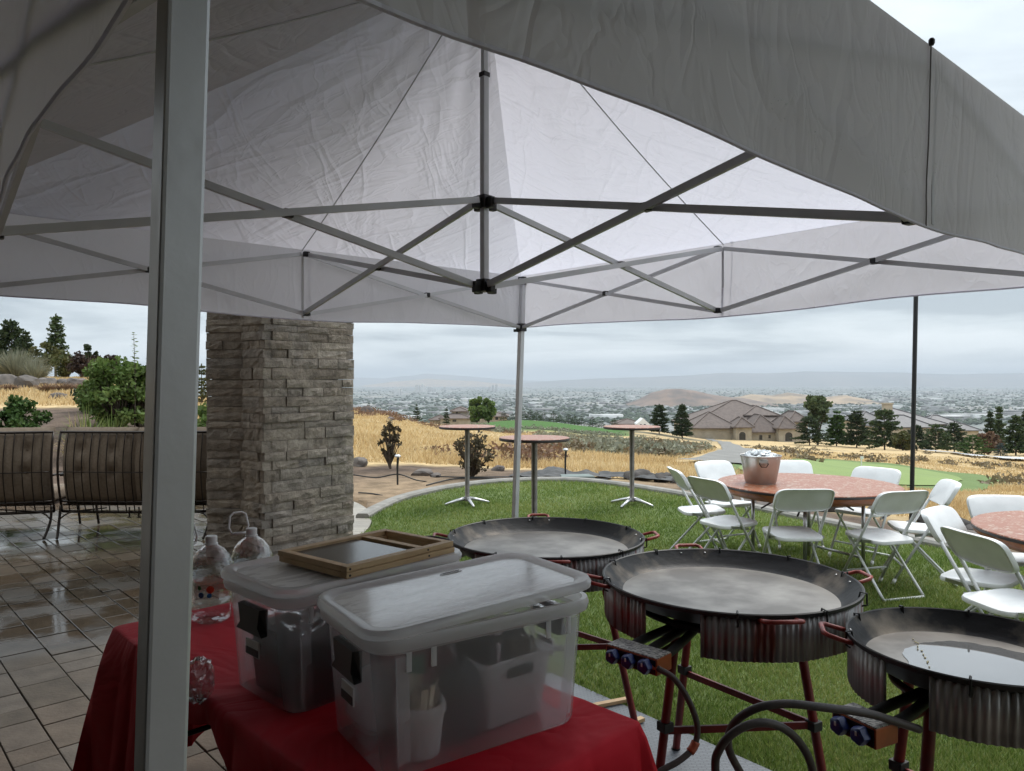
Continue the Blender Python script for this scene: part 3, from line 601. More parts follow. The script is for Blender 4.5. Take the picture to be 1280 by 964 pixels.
# ------------------------------------------------------------------ draped sheets on the hillside
def drape(name, poly, m, lift=.06, n=60):
    xs = [p[0] for p in poly]; ys = [p[1] for p in poly]; bm = bmesh.new()
    X, Y = np.meshgrid(np.linspace(min(xs), max(xs), n), np.linspace(min(ys), max(ys), n))
    I = inside(poly, X, Y); Z = T(X, Y)+lift; dd = dist_poly(list(poly)+[poly[0]], X, Y); st = max((max(xs)-min(xs)), (max(ys)-min(ys)))/n*1.6
    # snap the outermost inside points to the outline so that the edge is smooth
    V = []; ids = -np.ones(X.shape, int)
    near = (~I) & (dd < st*.75)
    P = np.array(list(poly)+[poly[0]])
    for j in range(n):
        for i in range(n):
            if I[j, i] or near[j, i]:
                x, y = X[j, i], Y[j, i]
                if near[j, i]:
                    best = None
                    for a, b_ in zip(P[:-1], P[1:]):
                        e_ = b_-a; tt = np.clip(((x-a[0])*e_[0]+(y-a[1])*e_[1])/(e_@e_+1e-9), 0, 1); q = a+e_*tt; d2 = (q[0]-x)**2+(q[1]-y)**2
                        if best is None or d2 < best[0]: best = (d2, q)
                    x, y = best[1]
                ids[j, i] = len(V); V.append((x, y, 0))
    V = np.array(V); V[:, 2] = T(V[:, 0], V[:, 1])+lift
    F = [(ids[j, i], ids[j, i+1], ids[j+1, i+1], ids[j+1, i]) for j in range(n-1) for i in range(n-1) if min(ids[j, i], ids[j, i+1], ids[j+1, i+1], ids[j+1, i]) >= 0 and (I[j, i] or I[j, i+1] or I[j+1, i] or I[j+1, i+1])]
    o = fast_mesh(name, V, np.array(F), m, smooth=True); tag(o, kind='structure'); return o
def hill(px, py):
    'where the view ray of a photo pixel meets the natural ground'
    d = np.geomspace(8, 220, 1500); x = (px-640)/FPX*d; z = CAMZ+(HZ-py)/FPX*d; g = (z-T(x, d))/d; k = np.argmax(g <= 0) if (g <= 0).any() else np.argmin(g); return Vector((x[k], d[k], float(T(x, d)[k])))
def smooth_loop(pts, n=8):
    P = [Vector((*p, 0)) for p in pts]; k = len(P); r = []
    for i in range(k):
        a, b_, c, d = P[i-1], P[i], P[(i+1) % k], P[(i+2) % k]
        for j in range(n):
            t_ = j/n; q = 0.5*((2*b_)+(c-a)*t_+(2*a-5*b_+4*c-d)*t_*t_+(3*b_-a-3*c+d)*t_**3); r.append((q.x, q.y))
    return r
M['green'] = mat('close mown green', (.175,.245,.058), (.15,.215,.05), rough=.8, scale=.4, bump=.15, bscale=60)
M['fringe'] = mat('fringe turf', (.12,.18,.045), (.095,.15,.038), rough=.9, scale=1.2, bump=.5, bscale=30)
fr = [hill(*p) for p in [(905, 586), (960, 577), (1030, 574), (1100, 579), (1165, 588), (1230, 595), (1262, 603), (1235, 612), (1180, 617), (1110, 615), (1040, 611), (960, 604)]]
drape('fringe', smooth_loop([(p.x, p.y) for p in fr]), M['fringe'], .03, 120)
gr = [hill(*p) for p in [(925, 586), (975, 579.5), (1035, 577), (1100, 582), (1160, 590), (1200, 599), (1195, 606), (1150, 609), (1100, 608), (1030, 604), (960, 598)]]
drape('putting_green', smooth_loop([(p.x, p.y) for p in gr]), M['green'], .06, 120)
cp_ = [hill(*p) for p in [(846, 542), (866, 544), (886, 549), (905, 553), (922, 561), (926, 568), (915, 575), (893, 580.5)]]
ctr = bez([(p.x, p.y, 0) for p in cp_], 6); lft, rgt = [], []
for i, p in enumerate(ctr):
    t_ = (ctr[min(i+1, len(ctr)-1)]-ctr[max(i-1, 0)]).normalized(); s_ = Vector((t_.y, -t_.x, 0))*1.0
    lft.append(p+s_); rgt.append(p-s_)
mb = MB(); mb.add([(p.x, p.y, Tz(p.x, p.y)+.10) for p in lft]+[(p.x, p.y, Tz(p.x, p.y)+.10) for p in rgt], [(i, i+1, len(lft)+i+1, len(lft)+i) for i in range(len(lft)-1)])
mb.build('cart_path', M['asphalt'])['kind'] = 'structure'
dv = [hill(*p) for p in [(1135, 562), (1180, 567), (1225, 572), (1290, 578)]]
mb = MB(); ctr = bez([(p.x, p.y, 0) for p in dv], 8); n = len(ctr); w = 4.0
mb.add([(p.x, p.y-w, Tz(p.x, p.y-w)+.25) for p in ctr]+[(p.x, p.y+w, Tz(p.x, p.y+w)+.25) for p in ctr], [(i, i+1, n+i+1, n+i) for i in range(n-1)])
mb.build('driveway', M['drive'])['kind'] = 'structure'
# ================================================================== lawn, kerb, patio
def flat(name, poly, z, m):
    bm = bmesh.new(); f = bm.faces.new([bm.verts.new((x, y, z)) for x, y in poly]); f.normal_update()
    if f.normal.z < 0: f.normal_flip()
    bmesh.ops.triangulate(bm, faces=[f]); me = bpy.data.meshes.new(name); bm.to_mesh(me); bm.free()
    return tag(link(name, me, m), kind='structure')
M['lawn'] = mat('lawn thatch', (.085,.125,.03), (.125,.165,.05), rough=.95, scale=3, detail=8, bump=.8, bscale=60)
flat('lawn', LAWN, 0.0, M['lawn'])
kp = [Vector((x, y, 0)) for x, y in KERB_S]; mb = MB(); prof = [(-.085, -.15), (-.085, .035), (-.06, .06), (.06, .06), (.085, .035), (.085, -.15)]; vs = []
for i, p in enumerate(kp):
    t_ = (kp[min(i+1, len(kp)-1)]-kp[max(i-1, 0)]).normalized(); s_ = Vector((-t_.y, t_.x, 0))
    vs += [p + s_*a + Vector((0, 0, z)) for a, z in prof]
k = len(prof); mb.add(vs, [(i*k+j, i*k+j+1, (i+1)*k+j+1, (i+1)*k+j) for i in range(len(kp)-1) for j in range(k-1)] + [tuple(range(k)), tuple(range((len(kp)-1)*k, len(kp)*k))[::-1]])
kerb = mb.build('kerb', M['kerb']); kerb['kind'] = 'structure'

# grass blades
def blades(X, Y, Z, h, w, lean, rs):
    n = len(X); a = rs.uniform(0, 2*np.pi, n); b = rs.uniform(0, 2*np.pi, n); ln = lean*rs.rand(n)*h
    ux, uy = np.cos(a)*w/2, np.sin(a)*w/2
    P0 = np.stack([X-ux, Y-uy, Z], -1); P1 = np.stack([X+ux, Y+uy, Z], -1); P2 = np.stack([X+np.cos(b)*ln, Y+np.sin(b)*ln, Z+h], -1)
    return np.stack([P0, P1, P2], 1).reshape(-1, 3), np.arange(3*n).reshape(-1, 3)
rs = np.random.RandomState(3)
def scatter(poly, n, ymin, ymax, power, xr=None):
    xs = [p[0] for p in poly]; lo, hi = (min(xs), max(xs)) if xr is None else xr
    Y = ymin*(ymax/ymin)**(rs.rand(n)**power); U = rs.uniform(-.40, 1.05, n); X = U*Y; k = inside(poly, X, Y) & (X > lo) & (X < hi); return X[k], Y[k]
X, Y = scatter(LAWN, 500000, 1.9, 12.4, .75); k = dist_poly(KERB_S, X, Y) > .07; X, Y = X[k], Y[k]
h = rs.uniform(.022, .048, len(X))*(1+.45*smooth_noise(X, Y, 2.2, 71)); V, F = blades(X, Y, np.full(len(X), -.004), h, .0035+.0007*Y, 1.1, rs)
def blade_mat(name, a, b_, c, s, tr=.35):
    m, t, b, o, L = raw(name); g = nd(t, 'ShaderNodeNewGeometry'); nz = nd(t, 'ShaderNodeTexNoise'); nz.inputs['Scale'].default_value = s; nz.inputs['Detail'].default_value = 5; L(g.outputs['Position'], nz.inputs['Vector'])
    ad = nd(t, 'ShaderNodeMath', operation='MULTIPLY_ADD'); ad.inputs[1].default_value = .55; L(g.outputs['Random Per Island'], ad.inputs[0])
    sb = nd(t, 'ShaderNodeMath', operation='SUBTRACT'); sb.inputs[1].default_value = .27; L(nz.outputs['Fac'], sb.inputs[0]); L(sb.outputs[0], ad.inputs[2])
    r = ramp(t, (.25, a), (.5, b_), (.8, c)); L(ad.outputs[0], r.inputs[0]); L(r.outputs[0], b.inputs['Base Color']); b.inputs['Roughness'].default_value = .6; b.inputs['Specular IOR Level'].default_value = .25
    tb = nd(t, 'ShaderNodeBsdfTranslucent'); L(r.outputs[0], tb.inputs[0]); mx = nd(t, 'ShaderNodeMixShader'); mx.inputs[0].default_value = tr; L(b.outputs[0], mx.inputs[1]); L(tb.outputs[0], mx.inputs[2]); L(mx.outputs[0], o.inputs[0])
    return m
M['grass'] = blade_mat('lawn blades', (.10, .165, .032), (.185, .265, .055), (.33, .345, .12), .8)
o = fast_mesh('lawn_grass', V, F, M['grass'], kind='stuff'); tag(o, 'short green lawn grass inside the concrete kerb', 'grass')
# dry golden grass on the slope
n = 330000; Yd = 8.5*(75/8.5)**(rs.rand(n)**.85); Xd = rs.uniform(-.95, .85, n)*Yd; PXd = 640+FPX*Xd/Yd
kd = dist_poly(KERB_S, Xd, Yd); bw = np.where(Xd > 1.0, 1.15, 2.4+1.2*np.clip((1-Xd)/3, 0, 1))+smooth_noise(Xd, Yd, 1.5, 4)*.4
ok = ~inside(LAWN, Xd, Yd) & ~inside(PATIO, Xd, Yd) & (kd > bw+.1) & ((PXd > 640) | (Yd > 14.7+3.2*np.clip((330-PXd)/100, 0, 1)+smooth_noise(Xd, Yd, .9, 6)*.7)) & ~inside([(p.x, p.y) for p in fr], Xd, Yd)
ok &= dist_poly([(p.x, p.y) for p in cp_], Xd, Yd) > 1.35
ok &= smooth_noise(Xd, Yd, .35, 21) + .5*rs.randn(n) < .55
Xd, Yd = Xd[ok], Yd[ok]; PXd = PXd[ok]
low = np.clip((Yd-22)/25, 0, 1)
h = rs.uniform(.06, .20, len(Xd))*(1+.4*smooth_noise(Xd, Yd, .8, 73))*(1-.35*low); V, F = blades(Xd, Yd, T(Xd, Yd)-.02, h, .007+.0016*Yd, .9, rs)
M['dry_grass'] = blade_mat('dry golden grass blades', (.43, .30, .145), (.60, .45, .235), (.68, .56, .34), .35, .3)
o = fast_mesh('dry_grass', V, F, M['dry_grass'], kind='stuff'); tag(o, 'dry golden grass covering the slope', 'grass')

# patio: joint bed with every paver of the visible part laid on it
patio = flat('patio', PATIO, -.035, M['paver_bed'])
def unit_block(name, m, bev, seed=None):
    mb = MB(); mb.box((0, 0, -.5), (1, 1, 1)); me = bpy.data.meshes.new(name); me.from_pydata(mb.v, [], mb.f)
    bm = bmesh.new(); bm.from_mesh(me); bmesh.ops.bevel(bm, geom=[e_ for e_ in bm.edges if all(v.co.z > -.01 for v in e_.verts)], offset=bev, segments=1, affect='EDGES'); bm.to_mesh(me); bm.free(); me.materials.append(m); return me
pm = unit_block('paver', M['paver'], .018)
rg = random.Random(4); a = -4.2; pav = []; rest = []
EDGE_P = [(-1.60, 7.75), (-1.60, 8.4), (-1.68, 9.0), (-1.85, 9.6), (-2.15, 10.2), (-2.6, 10.75), (-3.2, 11.0)]
while a < 7.6:
    wd = rg.choice([.12, .18, .18, .24]); b = -14.5 + rg.uniform(0, .3); row = []
    while b < 6.0:
        ln = rg.choice([.18, .24, .30, .30, .36]); row.append((b, ln)); b += ln
    cs_ = [hab(a+wd/2, b+ln/2) for b, ln in row]; XX = [c.x for c in cs_]; YY = [c.y for c in cs_]
    ok_ = inside(PATIO, XX, YY) & ~((dist_poly(EDGE_P, XX, YY) < 1.0) & (np.array(YY) > 7.2)) & (dist_poly(LAWN_LS, XX, YY) > .12)
    for c, (b, ln), k in zip(cs_, row, ok_):
        if not k: continue
        px, py = (640+FPX*c.x/c.y, HZ+FPX*CAMZ/c.y) if c.y > .9 else (9e9, 0)
        (pav if -40 < px < 335 and py < 1005 else rest).append((c, wd, ln, py))
    a += wd
pav.sort(key=lambda q: -q[3]); far_pav = MB()
for i, (c, wd, ln, py) in enumerate(pav):
    z = rg.uniform(-.003, .003)
    if i < 298:
        o = bpy.data.objects.new('paver', pm); COL.objects.link(o); o.parent = patio; o.location = (c.x, c.y, z); o.rotation_euler = (rg.uniform(-.004, .004), rg.uniform(-.004, .004), HA); o.scale = (wd-.008, ln-.008, .05)
    else: rest.append((c, wd, ln, py))
for (c, wd, ln, py) in rest: far_pav.box((c.x, c.y, rg.uniform(-.003, .003)-.025), (wd-.008, ln-.008, .05), HA)
o = far_pav.build('other_pavers', M['paver_many'], patio); o['kind'] = 'stuff'
# the curved path past the column: a border row and slabs within
pp = unit_block('path_paver', M['path_paver'], .02)
edge = [(p.x, p.y) for p in bez([(-1.60, 7.75, 0), (-1.60, 8.4, 0), (-1.68, 9.0, 0), (-1.85, 9.6, 0), (-2.15, 10.2, 0), (-2.6, 10.75, 0), (-3.2, 11.0, 0)], 5)]
for ring, (off, ln) in enumerate([(.16, .30), (.46, .28), (.78, .30)]):
    acc = 0
    for i in range(len(edge)-1):
        p0, p1 = Vector((*edge[i], 0)), Vector((*edge[i+1], 0)); t_ = (p1-p0).normalized(); s_ = Vector((-t_.y, t_.x, 0))
        c = (p0+p1)/2 + s_*off; ll = (p1-p0).length*(1 - off*.05)
        if ring == 0: w_ = .15; nsub = 1
        else: w_ = .15; nsub = 1
        o = bpy.data.objects.new('path_paver', pp); COL.objects.link(o); o.parent = patio
        o.location = (c.x, c.y, .006+.004*ring); o.rotation_euler = (0, 0, math.atan2(t_.y, t_.x)); o.scale = (ll*.93, w_*2-.02, .05)

# ================================================================== the house: roof over the terrace and the wall behind
hs = thing('house', hab(-1.5, 0, 0), 'house with deep boarded eaves over the terrace, carried by the stone column', 'house')
SOF = 4.1; EDGE_A = 3.75; END_B = -6.95
def abbox(a0, a1, b0, b1, z0, z1):
    c = hab((a0+a1)/2, (b0+b1)/2, (z0+z1)/2); mb = MB(); mb.box(c, (a1-a0, b1-b0, z1-z0), HA); return mb
abbox(-1.9, -1.5, -14, 9, -.3, SOF).build('wall', M['stucco'], hs, world=True)
abbox(-1.5, 1.6, 5.2, 5.6, -.3, SOF).build('added_shade_wall', M['stucco'], hs, world=True)  # unseen wall, added to keep light off the near valance
for k in range(5):  # unseen dark doors, added so the near tent leg's left face stays dark
    abbox(-1.497, -1.44, -4.6+k*1.9, -2.8+k*1.9, .02, 2.5).build('added_dark_door', M['glass'], hs, world=True)
    abbox(-1.497, -1.42, -4.68+k*1.9, -4.61+k*1.9, .02, 2.55).build('added_door_frame', M['soffit'], hs, world=True)
MAIN_A = 2.55; PORCH_B = -4.75
a = -1.5
while a < EDGE_A-.1:
    b1 = 8.8 if a < MAIN_A-.1 else PORCH_B
    abbox(a, a+.19, END_B+.12, b1, SOF, SOF+.03).build('soffit_board', M['soffit'], hs, world=True); a += .2
abbox(-1.9, MAIN_A+.12, END_B, 9, SOF+.035, SOF+.30).build('roof', M['roof_tile'], hs, world=True)
abbox(MAIN_A+.12, EDGE_A, END_B, PORCH_B, SOF+.035, SOF+.30).build('porch_roof', M['roof_tile'], hs, world=True)
abbox(EDGE_A-.05, EDGE_A+.03, END_B-.03, PORCH_B, SOF-.06, SOF+.26).build('fascia', M['soffit'], hs, world=True)
abbox(MAIN_A+.07, MAIN_A+.15, PORCH_B+.07, 9, SOF-.06, SOF+.26).build('fascia', M['soffit'], hs, world=True)
abbox(MAIN_A+.15, EDGE_A+.03, PORCH_B-.0, PORCH_B+.07, SOF-.06, SOF+.26).build('fascia', M['soffit'], hs, world=True)
abbox(-1.9, EDGE_A-.055, END_B-.03, END_B+.06, SOF-.06, SOF+.26).build('fascia', M['soffit'], hs, world=True)

# ================================================================== stone column
COLP = Vector((-2.24, 6.78, 0)); CE = Vector((math.cos(rad(48)), math.sin(rad(48)), 0)); CN = Vector((-CE.y, CE.x, 0))
column = thing('stone_column', COLP, 'stacked ledgestone column at the corner of the terrace beside the curved path', 'column')
def rough_stone(seed):
    g = random.Random(seed); nx, nz = 5, 3; V = []; F = []
    off = Vector((g.uniform(0, 50), g.uniform(0, 50), g.uniform(0, 50)))
    for j in range(nz+1):
        for i in range(nx+1):
            x, z = i/nx-.5, j/nz-.5; ed = (i in (0, nx)) or (j in (0, nz))
            y = -.5 - (.0 if ed else .05) + mnoise.noise(Vector((x*6.5, z*2.2, 0))+off)*(.04 if ed else .12)
            V.append((x + (0 if i in (0, nx) else g.uniform(-.05, .05)) , y, z + (0 if j in (0, nz) else g.uniform(-.08, .08))))
    for j in range(nz):
        for i in range(nx): q = j*(nx+1)+i; F.append((q, q+1, q+nx+2, q+nx+1))
    o_ = len(V); V += [(-.5, .5, -.5), (.5, .5, -.5), (.5, .5, .5), (-.5, .5, .5)]; r = nx+1
    F += [tuple(range(0, nx+1))[::-1] + (o_, o_+1), tuple(range(nz*r, nz*r+nx+1)) + (o_+2, o_+3), tuple(j*r for j in range(nz+1)) + (o_+3, o_), tuple(j*r+nx for j in range(nz+1))[::-1] + (o_+1, o_+2)]
    me = bpy.data.meshes.new('stone'); me.from_pydata(V, [], F); me.materials.append(M['stone']); me.update(); return me
STN = [rough_stone(i) for i in range(12)]
def stone_face(p0, d, length, seed, ov0=(0, 0), ov1=(0, 0), dep=.11):
    g = random.Random(seed); nrm = Vector((d.y, -d.x, 0)); z = 0.0; ang = math.atan2(d.y, d.x)
    hg = random.Random(77); row = 0; full = length              # courses line up round the column, corners alternate
    while z < SOF-.04:
        hh = hg.choice([.062, .08, .08, .092, .105]); hh = min(hh, SOF-z); row += 1; x = -ov0[row % 2]; length = full+ov1[row % 2]
        while x < length-.02:
            ln = g.choice([.16, .22, .28, .34, .42]); ln = min(ln, length-x)
            if length-x-ln < .1: ln = length-x
            o = bpy.data.objects.new('stone', g.choice(STN)); COL.objects.link(o); o.parent = column
            out_ = g.choice([0, 0, .005, .010, .018]); c = p0 + d*(x+ln/2) - nrm*(dep/2-.06-out_)
            o.location = (c.x-COLP.x, c.y-COLP.y, z+hh/2); o.rotation_euler = (g.uniform(-.02, .02), g.uniform(-.006, .006), ang); o.scale = (ln-.003, dep, hh-.003)
            x += ln
        z += hh
q0 = COLP + CN*.34
LFX = Vector((-1, .10, 0)).normalized()
stone_face(COLP, CE, .855, 1, ov0=(.058, -.02), ov1=(.058, -.02)); stone_face(q0, -CN, .34, 2, ov1=(-.02, .058)); stone_face(q0+LFX*.37, -LFX, .37, 3)
stone_face(COLP+CE*.855, CN, .7, 5, ov0=(-.02, .058))
cs = MB(); cs.prism([tuple((COLP+CE*.03+CN*.03)[:2]), tuple((COLP+CE*.80+CN*.03)[:2]), tuple((COLP+CE*.80+CN*.85)[:2]), tuple((COLP+CE*.03+CN*.85)[:2])], -.02, SOF+.003)
cs.build('core', M['stone_core'], column, world=True)
q1 = q0+LFX*.37; ln_ = Vector((-LFX.y, LFX.x, 0)); ln_ = ln_ if ln_.y > 0 else -ln_
cs = MB(); cs.prism([tuple((q0+ln_*.04)[:2]), tuple((q1+ln_*.04)[:2]), tuple((q1+ln_*.5)[:2]), tuple((q0+ln_*.5)[:2])], -.02, SOF+.002)
cs.build('pier_core', M['stone_core'], column, world=True)

# ================================================================== pop-up canopy tent
NX, FX = (-.258, .59), (.060, 4.76)
Ff = Vector((*FX, 0)); Nn = Vector((*NX, 0)); Cc = (Ff+Nn)/2; pr = Vector(((Ff-Nn).y, -(Ff-Nn).x, 0))/2
Rr, Ll = Cc+pr, Cc-pr
ZT, ZB, ZP = CAMZ+.645, CAMZ+.345, CAMZ+1.50            # truss top, truss bottom, peak
tent = thing('canopy_tent', Cc, 'white pop-up canopy tent with grey folding truss standing over the red table', 'tent')
LEAN = Vector((.033, 0, 0)); M['seam_dark'] = mat('wet seam', (.26,.25,.24), rough=.8)
def LZ(p, z): q = Vector((p.x, p.y, z)); return q + LEAN*(z-2.0)
axis = (Ff-Nn).normalized(); s1 = (axis+Vector((-axis.y, axis.x, 0))).normalized()
for nm, p in (('far', Ff), ('near', Nn), ('right', Rr), ('left', Ll)):
    mb = MB(); mb.bar(LZ(p, .62), LZ(p, ZT+.015), .032, .032, up=s1); lg = mb.build('leg', M['steel'], tent, world=True, bevel=.003)
    mb = MB(); mb.bar(LZ(p, .02), LZ(p, .80), .026, .026, up=s1); mb.build('inner_leg', M['steel'], lg, world=True)
    q = LZ(p, .01); mb = MB(); mb.box(q, (.09, .09, .012), math.atan2(s1.y, s1.x)); mb.build('foot_plate', M['steel'], lg, world=True)
    mb = MB(); mb.box(LZ(p, .66), (.042, .042, .09), math.atan2(s1.y, s1.x)); mb.tube([LZ(p, .66)+Vector((-.035, -.01, 0)), LZ(p, .66)+Vector((-.02, 0, 0))], .012); mb.build('height_lock', M['steel'], lg, world=True)
    mb = MB(); mb.box(LZ(p, ZB), (.05, .05, .05), math.atan2(s1.y, s1.x)); mb.tube([LZ(p, ZB)+Vector((-.05, -.01, -.02)), LZ(p, ZB)+Vector((0, 0, -.02))], .010); mb.build('slider', M['steel_dark'], tent, world=True, bevel=.004)
    mb = MB(); mb.box(LZ(p, ZT-.002), (.046, .046, .05), math.atan2(s1.y, s1.x)); mb.build('corner_bracket', M['steel_dark'], tent, world=True, bevel=.004)
mids = [(Ff, Rr), (Rr, Nn), (Nn, Ll), (Ll, Ff)]
def pt(p, z): return Vector((p.x, p.y, z))
def tbar(a, b, w=.012, h=.0195, shift=None):
    if shift is not None: a = a+shift; b = b+shift
    mb = MB(); mb.bar(a, b, w, h); return mb.build('truss_bar', M['steel'], tent, world=True)
def pin(p):
    mb = MB(); mb.box(p, (.03, .03, .026), .6); mb.build('pivot', M['steel_dark'], tent, world=True, bevel=.005)
for A, B in mids:
    Mm = (A+B)/2; inw = (Cc-Mm).normalized(); sh = inw*.010
    for E in (A, B):
        d_ = (E-Mm).normalized()*.02
        tbar(pt(E-d_, ZT), pt(Mm+d_, ZB), shift=inw*.030); tbar(pt(E-d_, ZB), pt(Mm+d_, ZT), shift=inw*.010); pin(pt((E+Mm)/2+inw*.022, (ZT+ZB)/2))
    tbar(pt(Mm-inw*-.02, ZT), pt(Cc-inw*.035, ZB), .013, .0215, shift=Vector((-inw.y, inw.x, 0))*.010)
    tbar(pt(Mm-inw*-.02, ZB), pt(Cc-inw*.035, ZT), .013, .0215, shift=Vector((-inw.y, inw.x, 0))*-.010)
    pin(pt((Mm+Cc)/2, (ZT+ZB)/2)); pin(pt(Mm+inw*.03, ZB)); pin(pt(Mm+inw*.03, ZT))
    mb = MB(); mb.bar(pt(Mm, ZB-.02)-inw*.012, pt(Mm, ZT+.01)-inw*.012, .012, .002, up=inw); mb.build('strap', M['strap'], tent, world=True)
mb = MB(); mb.bar(pt(Cc, ZB-.02), pt(Cc, CAMZ+1.1), .024, .024, up=s1); cpole = mb.build('centre_pole', M['steel'], tent, world=True, bevel=.003)
mb = MB(); mb.bar(pt(Cc, CAMZ+1.0), pt(Cc, ZP-.02), .018, .018, up=s1); mb.build('inner_pole', M['steel'], cpole, world=True)
mb = MB(); mb.box(pt(Cc, CAMZ+1.10), (.028, .028, .016), .8); mb.build('pole_collar', M['steel_dark'], cpole, world=True)
mb = MB(); mb.lathe([(0, .012), (.05, .012), (.055, 0), (.05, -.012), (0, -.012)], pt(Cc, ZP-.02), 16); mb.build('peak_disc', M['steel_dark'], cpole, world=True)
for z in (ZT, ZB):
    mb = MB(); mb.box(pt(Cc, z), (.045, .045, .045), .8)
    for A, B in mids:
        inw = ((A+B)/2-Cc).normalized(); mb.box(pt(Cc, z)+inw*.035-Vector((0, 0, .008)), (.03, .022, .04), math.atan2(inw.y, inw.x))
    mb.build('hub', M['steel_dark'], tent, world=True, bevel=.004)
# cloth: four roof panels (each folds along its middle seam) and four hanging valances
for qi, (A, B) in enumerate(mids):
    Mm = (A+B)/2; outw = (Mm-Cc).normalized()
    def roof(u, v, A=A, B=B, qi=qi):
        e_ = A.lerp(B, u); e_ = e_ + (e_-Cc).normalized()*.020; ez = ZT+.030; p = Vector((e_.x, e_.y, ez)).lerp(Vector((Cc.x, Cc.y, ZP)), v)
        w_ = 1-abs(2*u-1); tri = min(abs(u), abs(u-.5), abs(1-u))*4                   # 0 on the hips and the middle seam
        p.z -= .075*math.sin(math.pi*min(1, v*1.05))*tri + .03*math.sin(math.pi*v)*(1-tri)
        p.z += (.012*math.sin(u*40+v*3+qi)*(v**1.5)*(1-v)*2 + .007*mnoise.noise(Vector((u*9, v*6, qi*3)))*min(1, v*8))*min(1, tri*2)
        return p
    mb = MB(); mb.grid(roof, 40, 26); mb.build('roof_panel', M['canopy'], tent, smooth=True, world=True)
    sm = MB(); pts = [Vector(roof(.5, k/20))-Vector((0, 0, .006)) for k in range(20)]; sm.tube(pts, .0028, 5); sm.build('seam', M['strap'], tent, world=True)
    def val(u, v, A=A, B=B, outw=outw, qi=qi):
        e_ = A.lerp(B, u); drop = .335+.030*math.exp(-((u-.5)/.22)**2)
        p = Vector((e_.x, e_.y, ZT+.036-drop*v)) + (e_-Cc).normalized()*.0215*(1-v) + outw*.018*v
        wv = mnoise.noise(Vector((u*7, v*1.2, qi*5+2)))*.016*v + mnoise.noise(Vector((u*22, v*2.5, qi*9)))*.004*v
        wv += .005*v*math.exp(-((u-.5)/.05)**2)*-1
        if u < .02 or u > .98: wv = 0
        p += outw*wv; p.z += .005*mnoise.noise(Vector((u*6, 3, qi)))*v
        return p
    mb = MB(); mb.grid(val, 70, 12); vl = mb.build('valance', M['valance_wet_shaded'] if qi == 1 else M['valance'], tent, smooth=True, world=True)
    hm = MB(); hm.tube([Vector(val(k/70, 1.0)) for k in range(71)], .0035, 5); hm.build('hem', M['valance'], vl, world=True)
    sm = MB(); sm.tube([Vector(val(.515, k/12))+outw*.003 for k in range(13)], .0016, 5); sm.build('seam', M['seam_dark'] if qi == 1 else M['strap'], vl, world=True)
    kb = MB(); kp_ = Vector(val(.515, 0))+outw*.004+Vector((0, 0, .004)); kb.lathe([(0, -.007), (.004, -.007), (.006, -.003), (.006, .004), (.004, .007), (0, .007)], kp_, 12); kb.build('grommet', M['steel_dark'], vl, world=True)
# rain drops clinging to the open side
def drop_mesh():
    mb = MB(); mb.lathe([(0.0, .5), (.6, .35), (1, 0), (.7, -.2), (0, -.3)], (0, 0, 0), 6); return mb
rv = random.Random(8); A, B = mids[1]; Mm = (A+B)/2; outw = (Mm-Cc).normalized(); dm = MB()
for k in range(1500):
    u = rv.random()**1.1*.72; v = rv.random()**1.25*.85
    e_ = A.lerp(B, u); drp = .335+.030*math.exp(-((u-.5)/.22)**2); p = Vector((e_.x, e_.y, ZT+.032-drp*v)) + (e_-Cc).normalized()*.0205*(1-v) + outw*.018*v
    p += outw*(mnoise.noise(Vector((u*7, v*1.2, 7)))*.016*v + mnoise.noise(Vector((u*22, v*2.5, 9)))*.004*v + .005*v*math.exp(-((u-.5)/.05)**2)*-1)
    r = rv.uniform(.0007, .0021)
    up = Vector((outw.y, -outw.x, 0)); z_ = Vector((0, 0, 1))
    vs = [p+outw*r] + [p+(up*math.cos(t_)+z_*math.sin(t_))*r for t_ in (0, 1.05, 2.1, 3.14, 4.19, 5.24)]
    dm.add(vs, [(0, i, i % 6+1) for i in range(1, 7)])
M['drop'] = mat('rain drop', (.85,.85,.85), rough=.05, spec=1.0)
o = dm.build('rain_drops', M['drop'], tent, smooth=True, world=True); o['kind'] = 'stuff'
# ================================================================== red-clothed table
TE = Vector((.70, -.714, 0)); TN = Vector((.714, .70, 0)); TZ0 = .735
def tp(e_, n, z=0.0): return TE*e_ + TN*n + Vector((0, 0, z))
E0, E1, N0, N1 = -3.0, -1.17, .87, 1.63
tb = thing('folding_table', tp((E0+E1)/2, (N0+N1)/2), 'long folding table hidden under the red cloth, one dark leg showing', 'table')
mb = MB(); mb.box(tp((E0+E1)/2, (N0+N1)/2, TZ0-.02), (E1-E0, N1-N0, .04), math.atan2(TE.y, TE.x)); mb.build('tabletop', M['white_pl'], tb, world=True, bevel=.01)
for e_, sg in ((E0+.32, -1), (E1-.32, 1)):
    for n in (N0+.1, N1-.1):
        mb = MB(); mb.tube([tp(e_, n, TZ0-.05), tp(e_+sg*.10, n, .01)], .014, 8); mb.build('leg', M['lamp_black'], tb, world=True)
    mb = MB(); mb.tube([tp(e_+sg*.05, N0+.1, .38), tp(e_+sg*.05, N1-.1, .38)], .010, 8); mb.build('crossbar', M['lamp_black'], tb, world=True)
    mb = MB(); mb.tube([tp(e_, (N0+N1)/2, TZ0-.04), tp(e_+sg*.05, (N0+N1)/2, .38)], .009, 8); mb.build('brace', M['lamp_black'], tb, world=True)
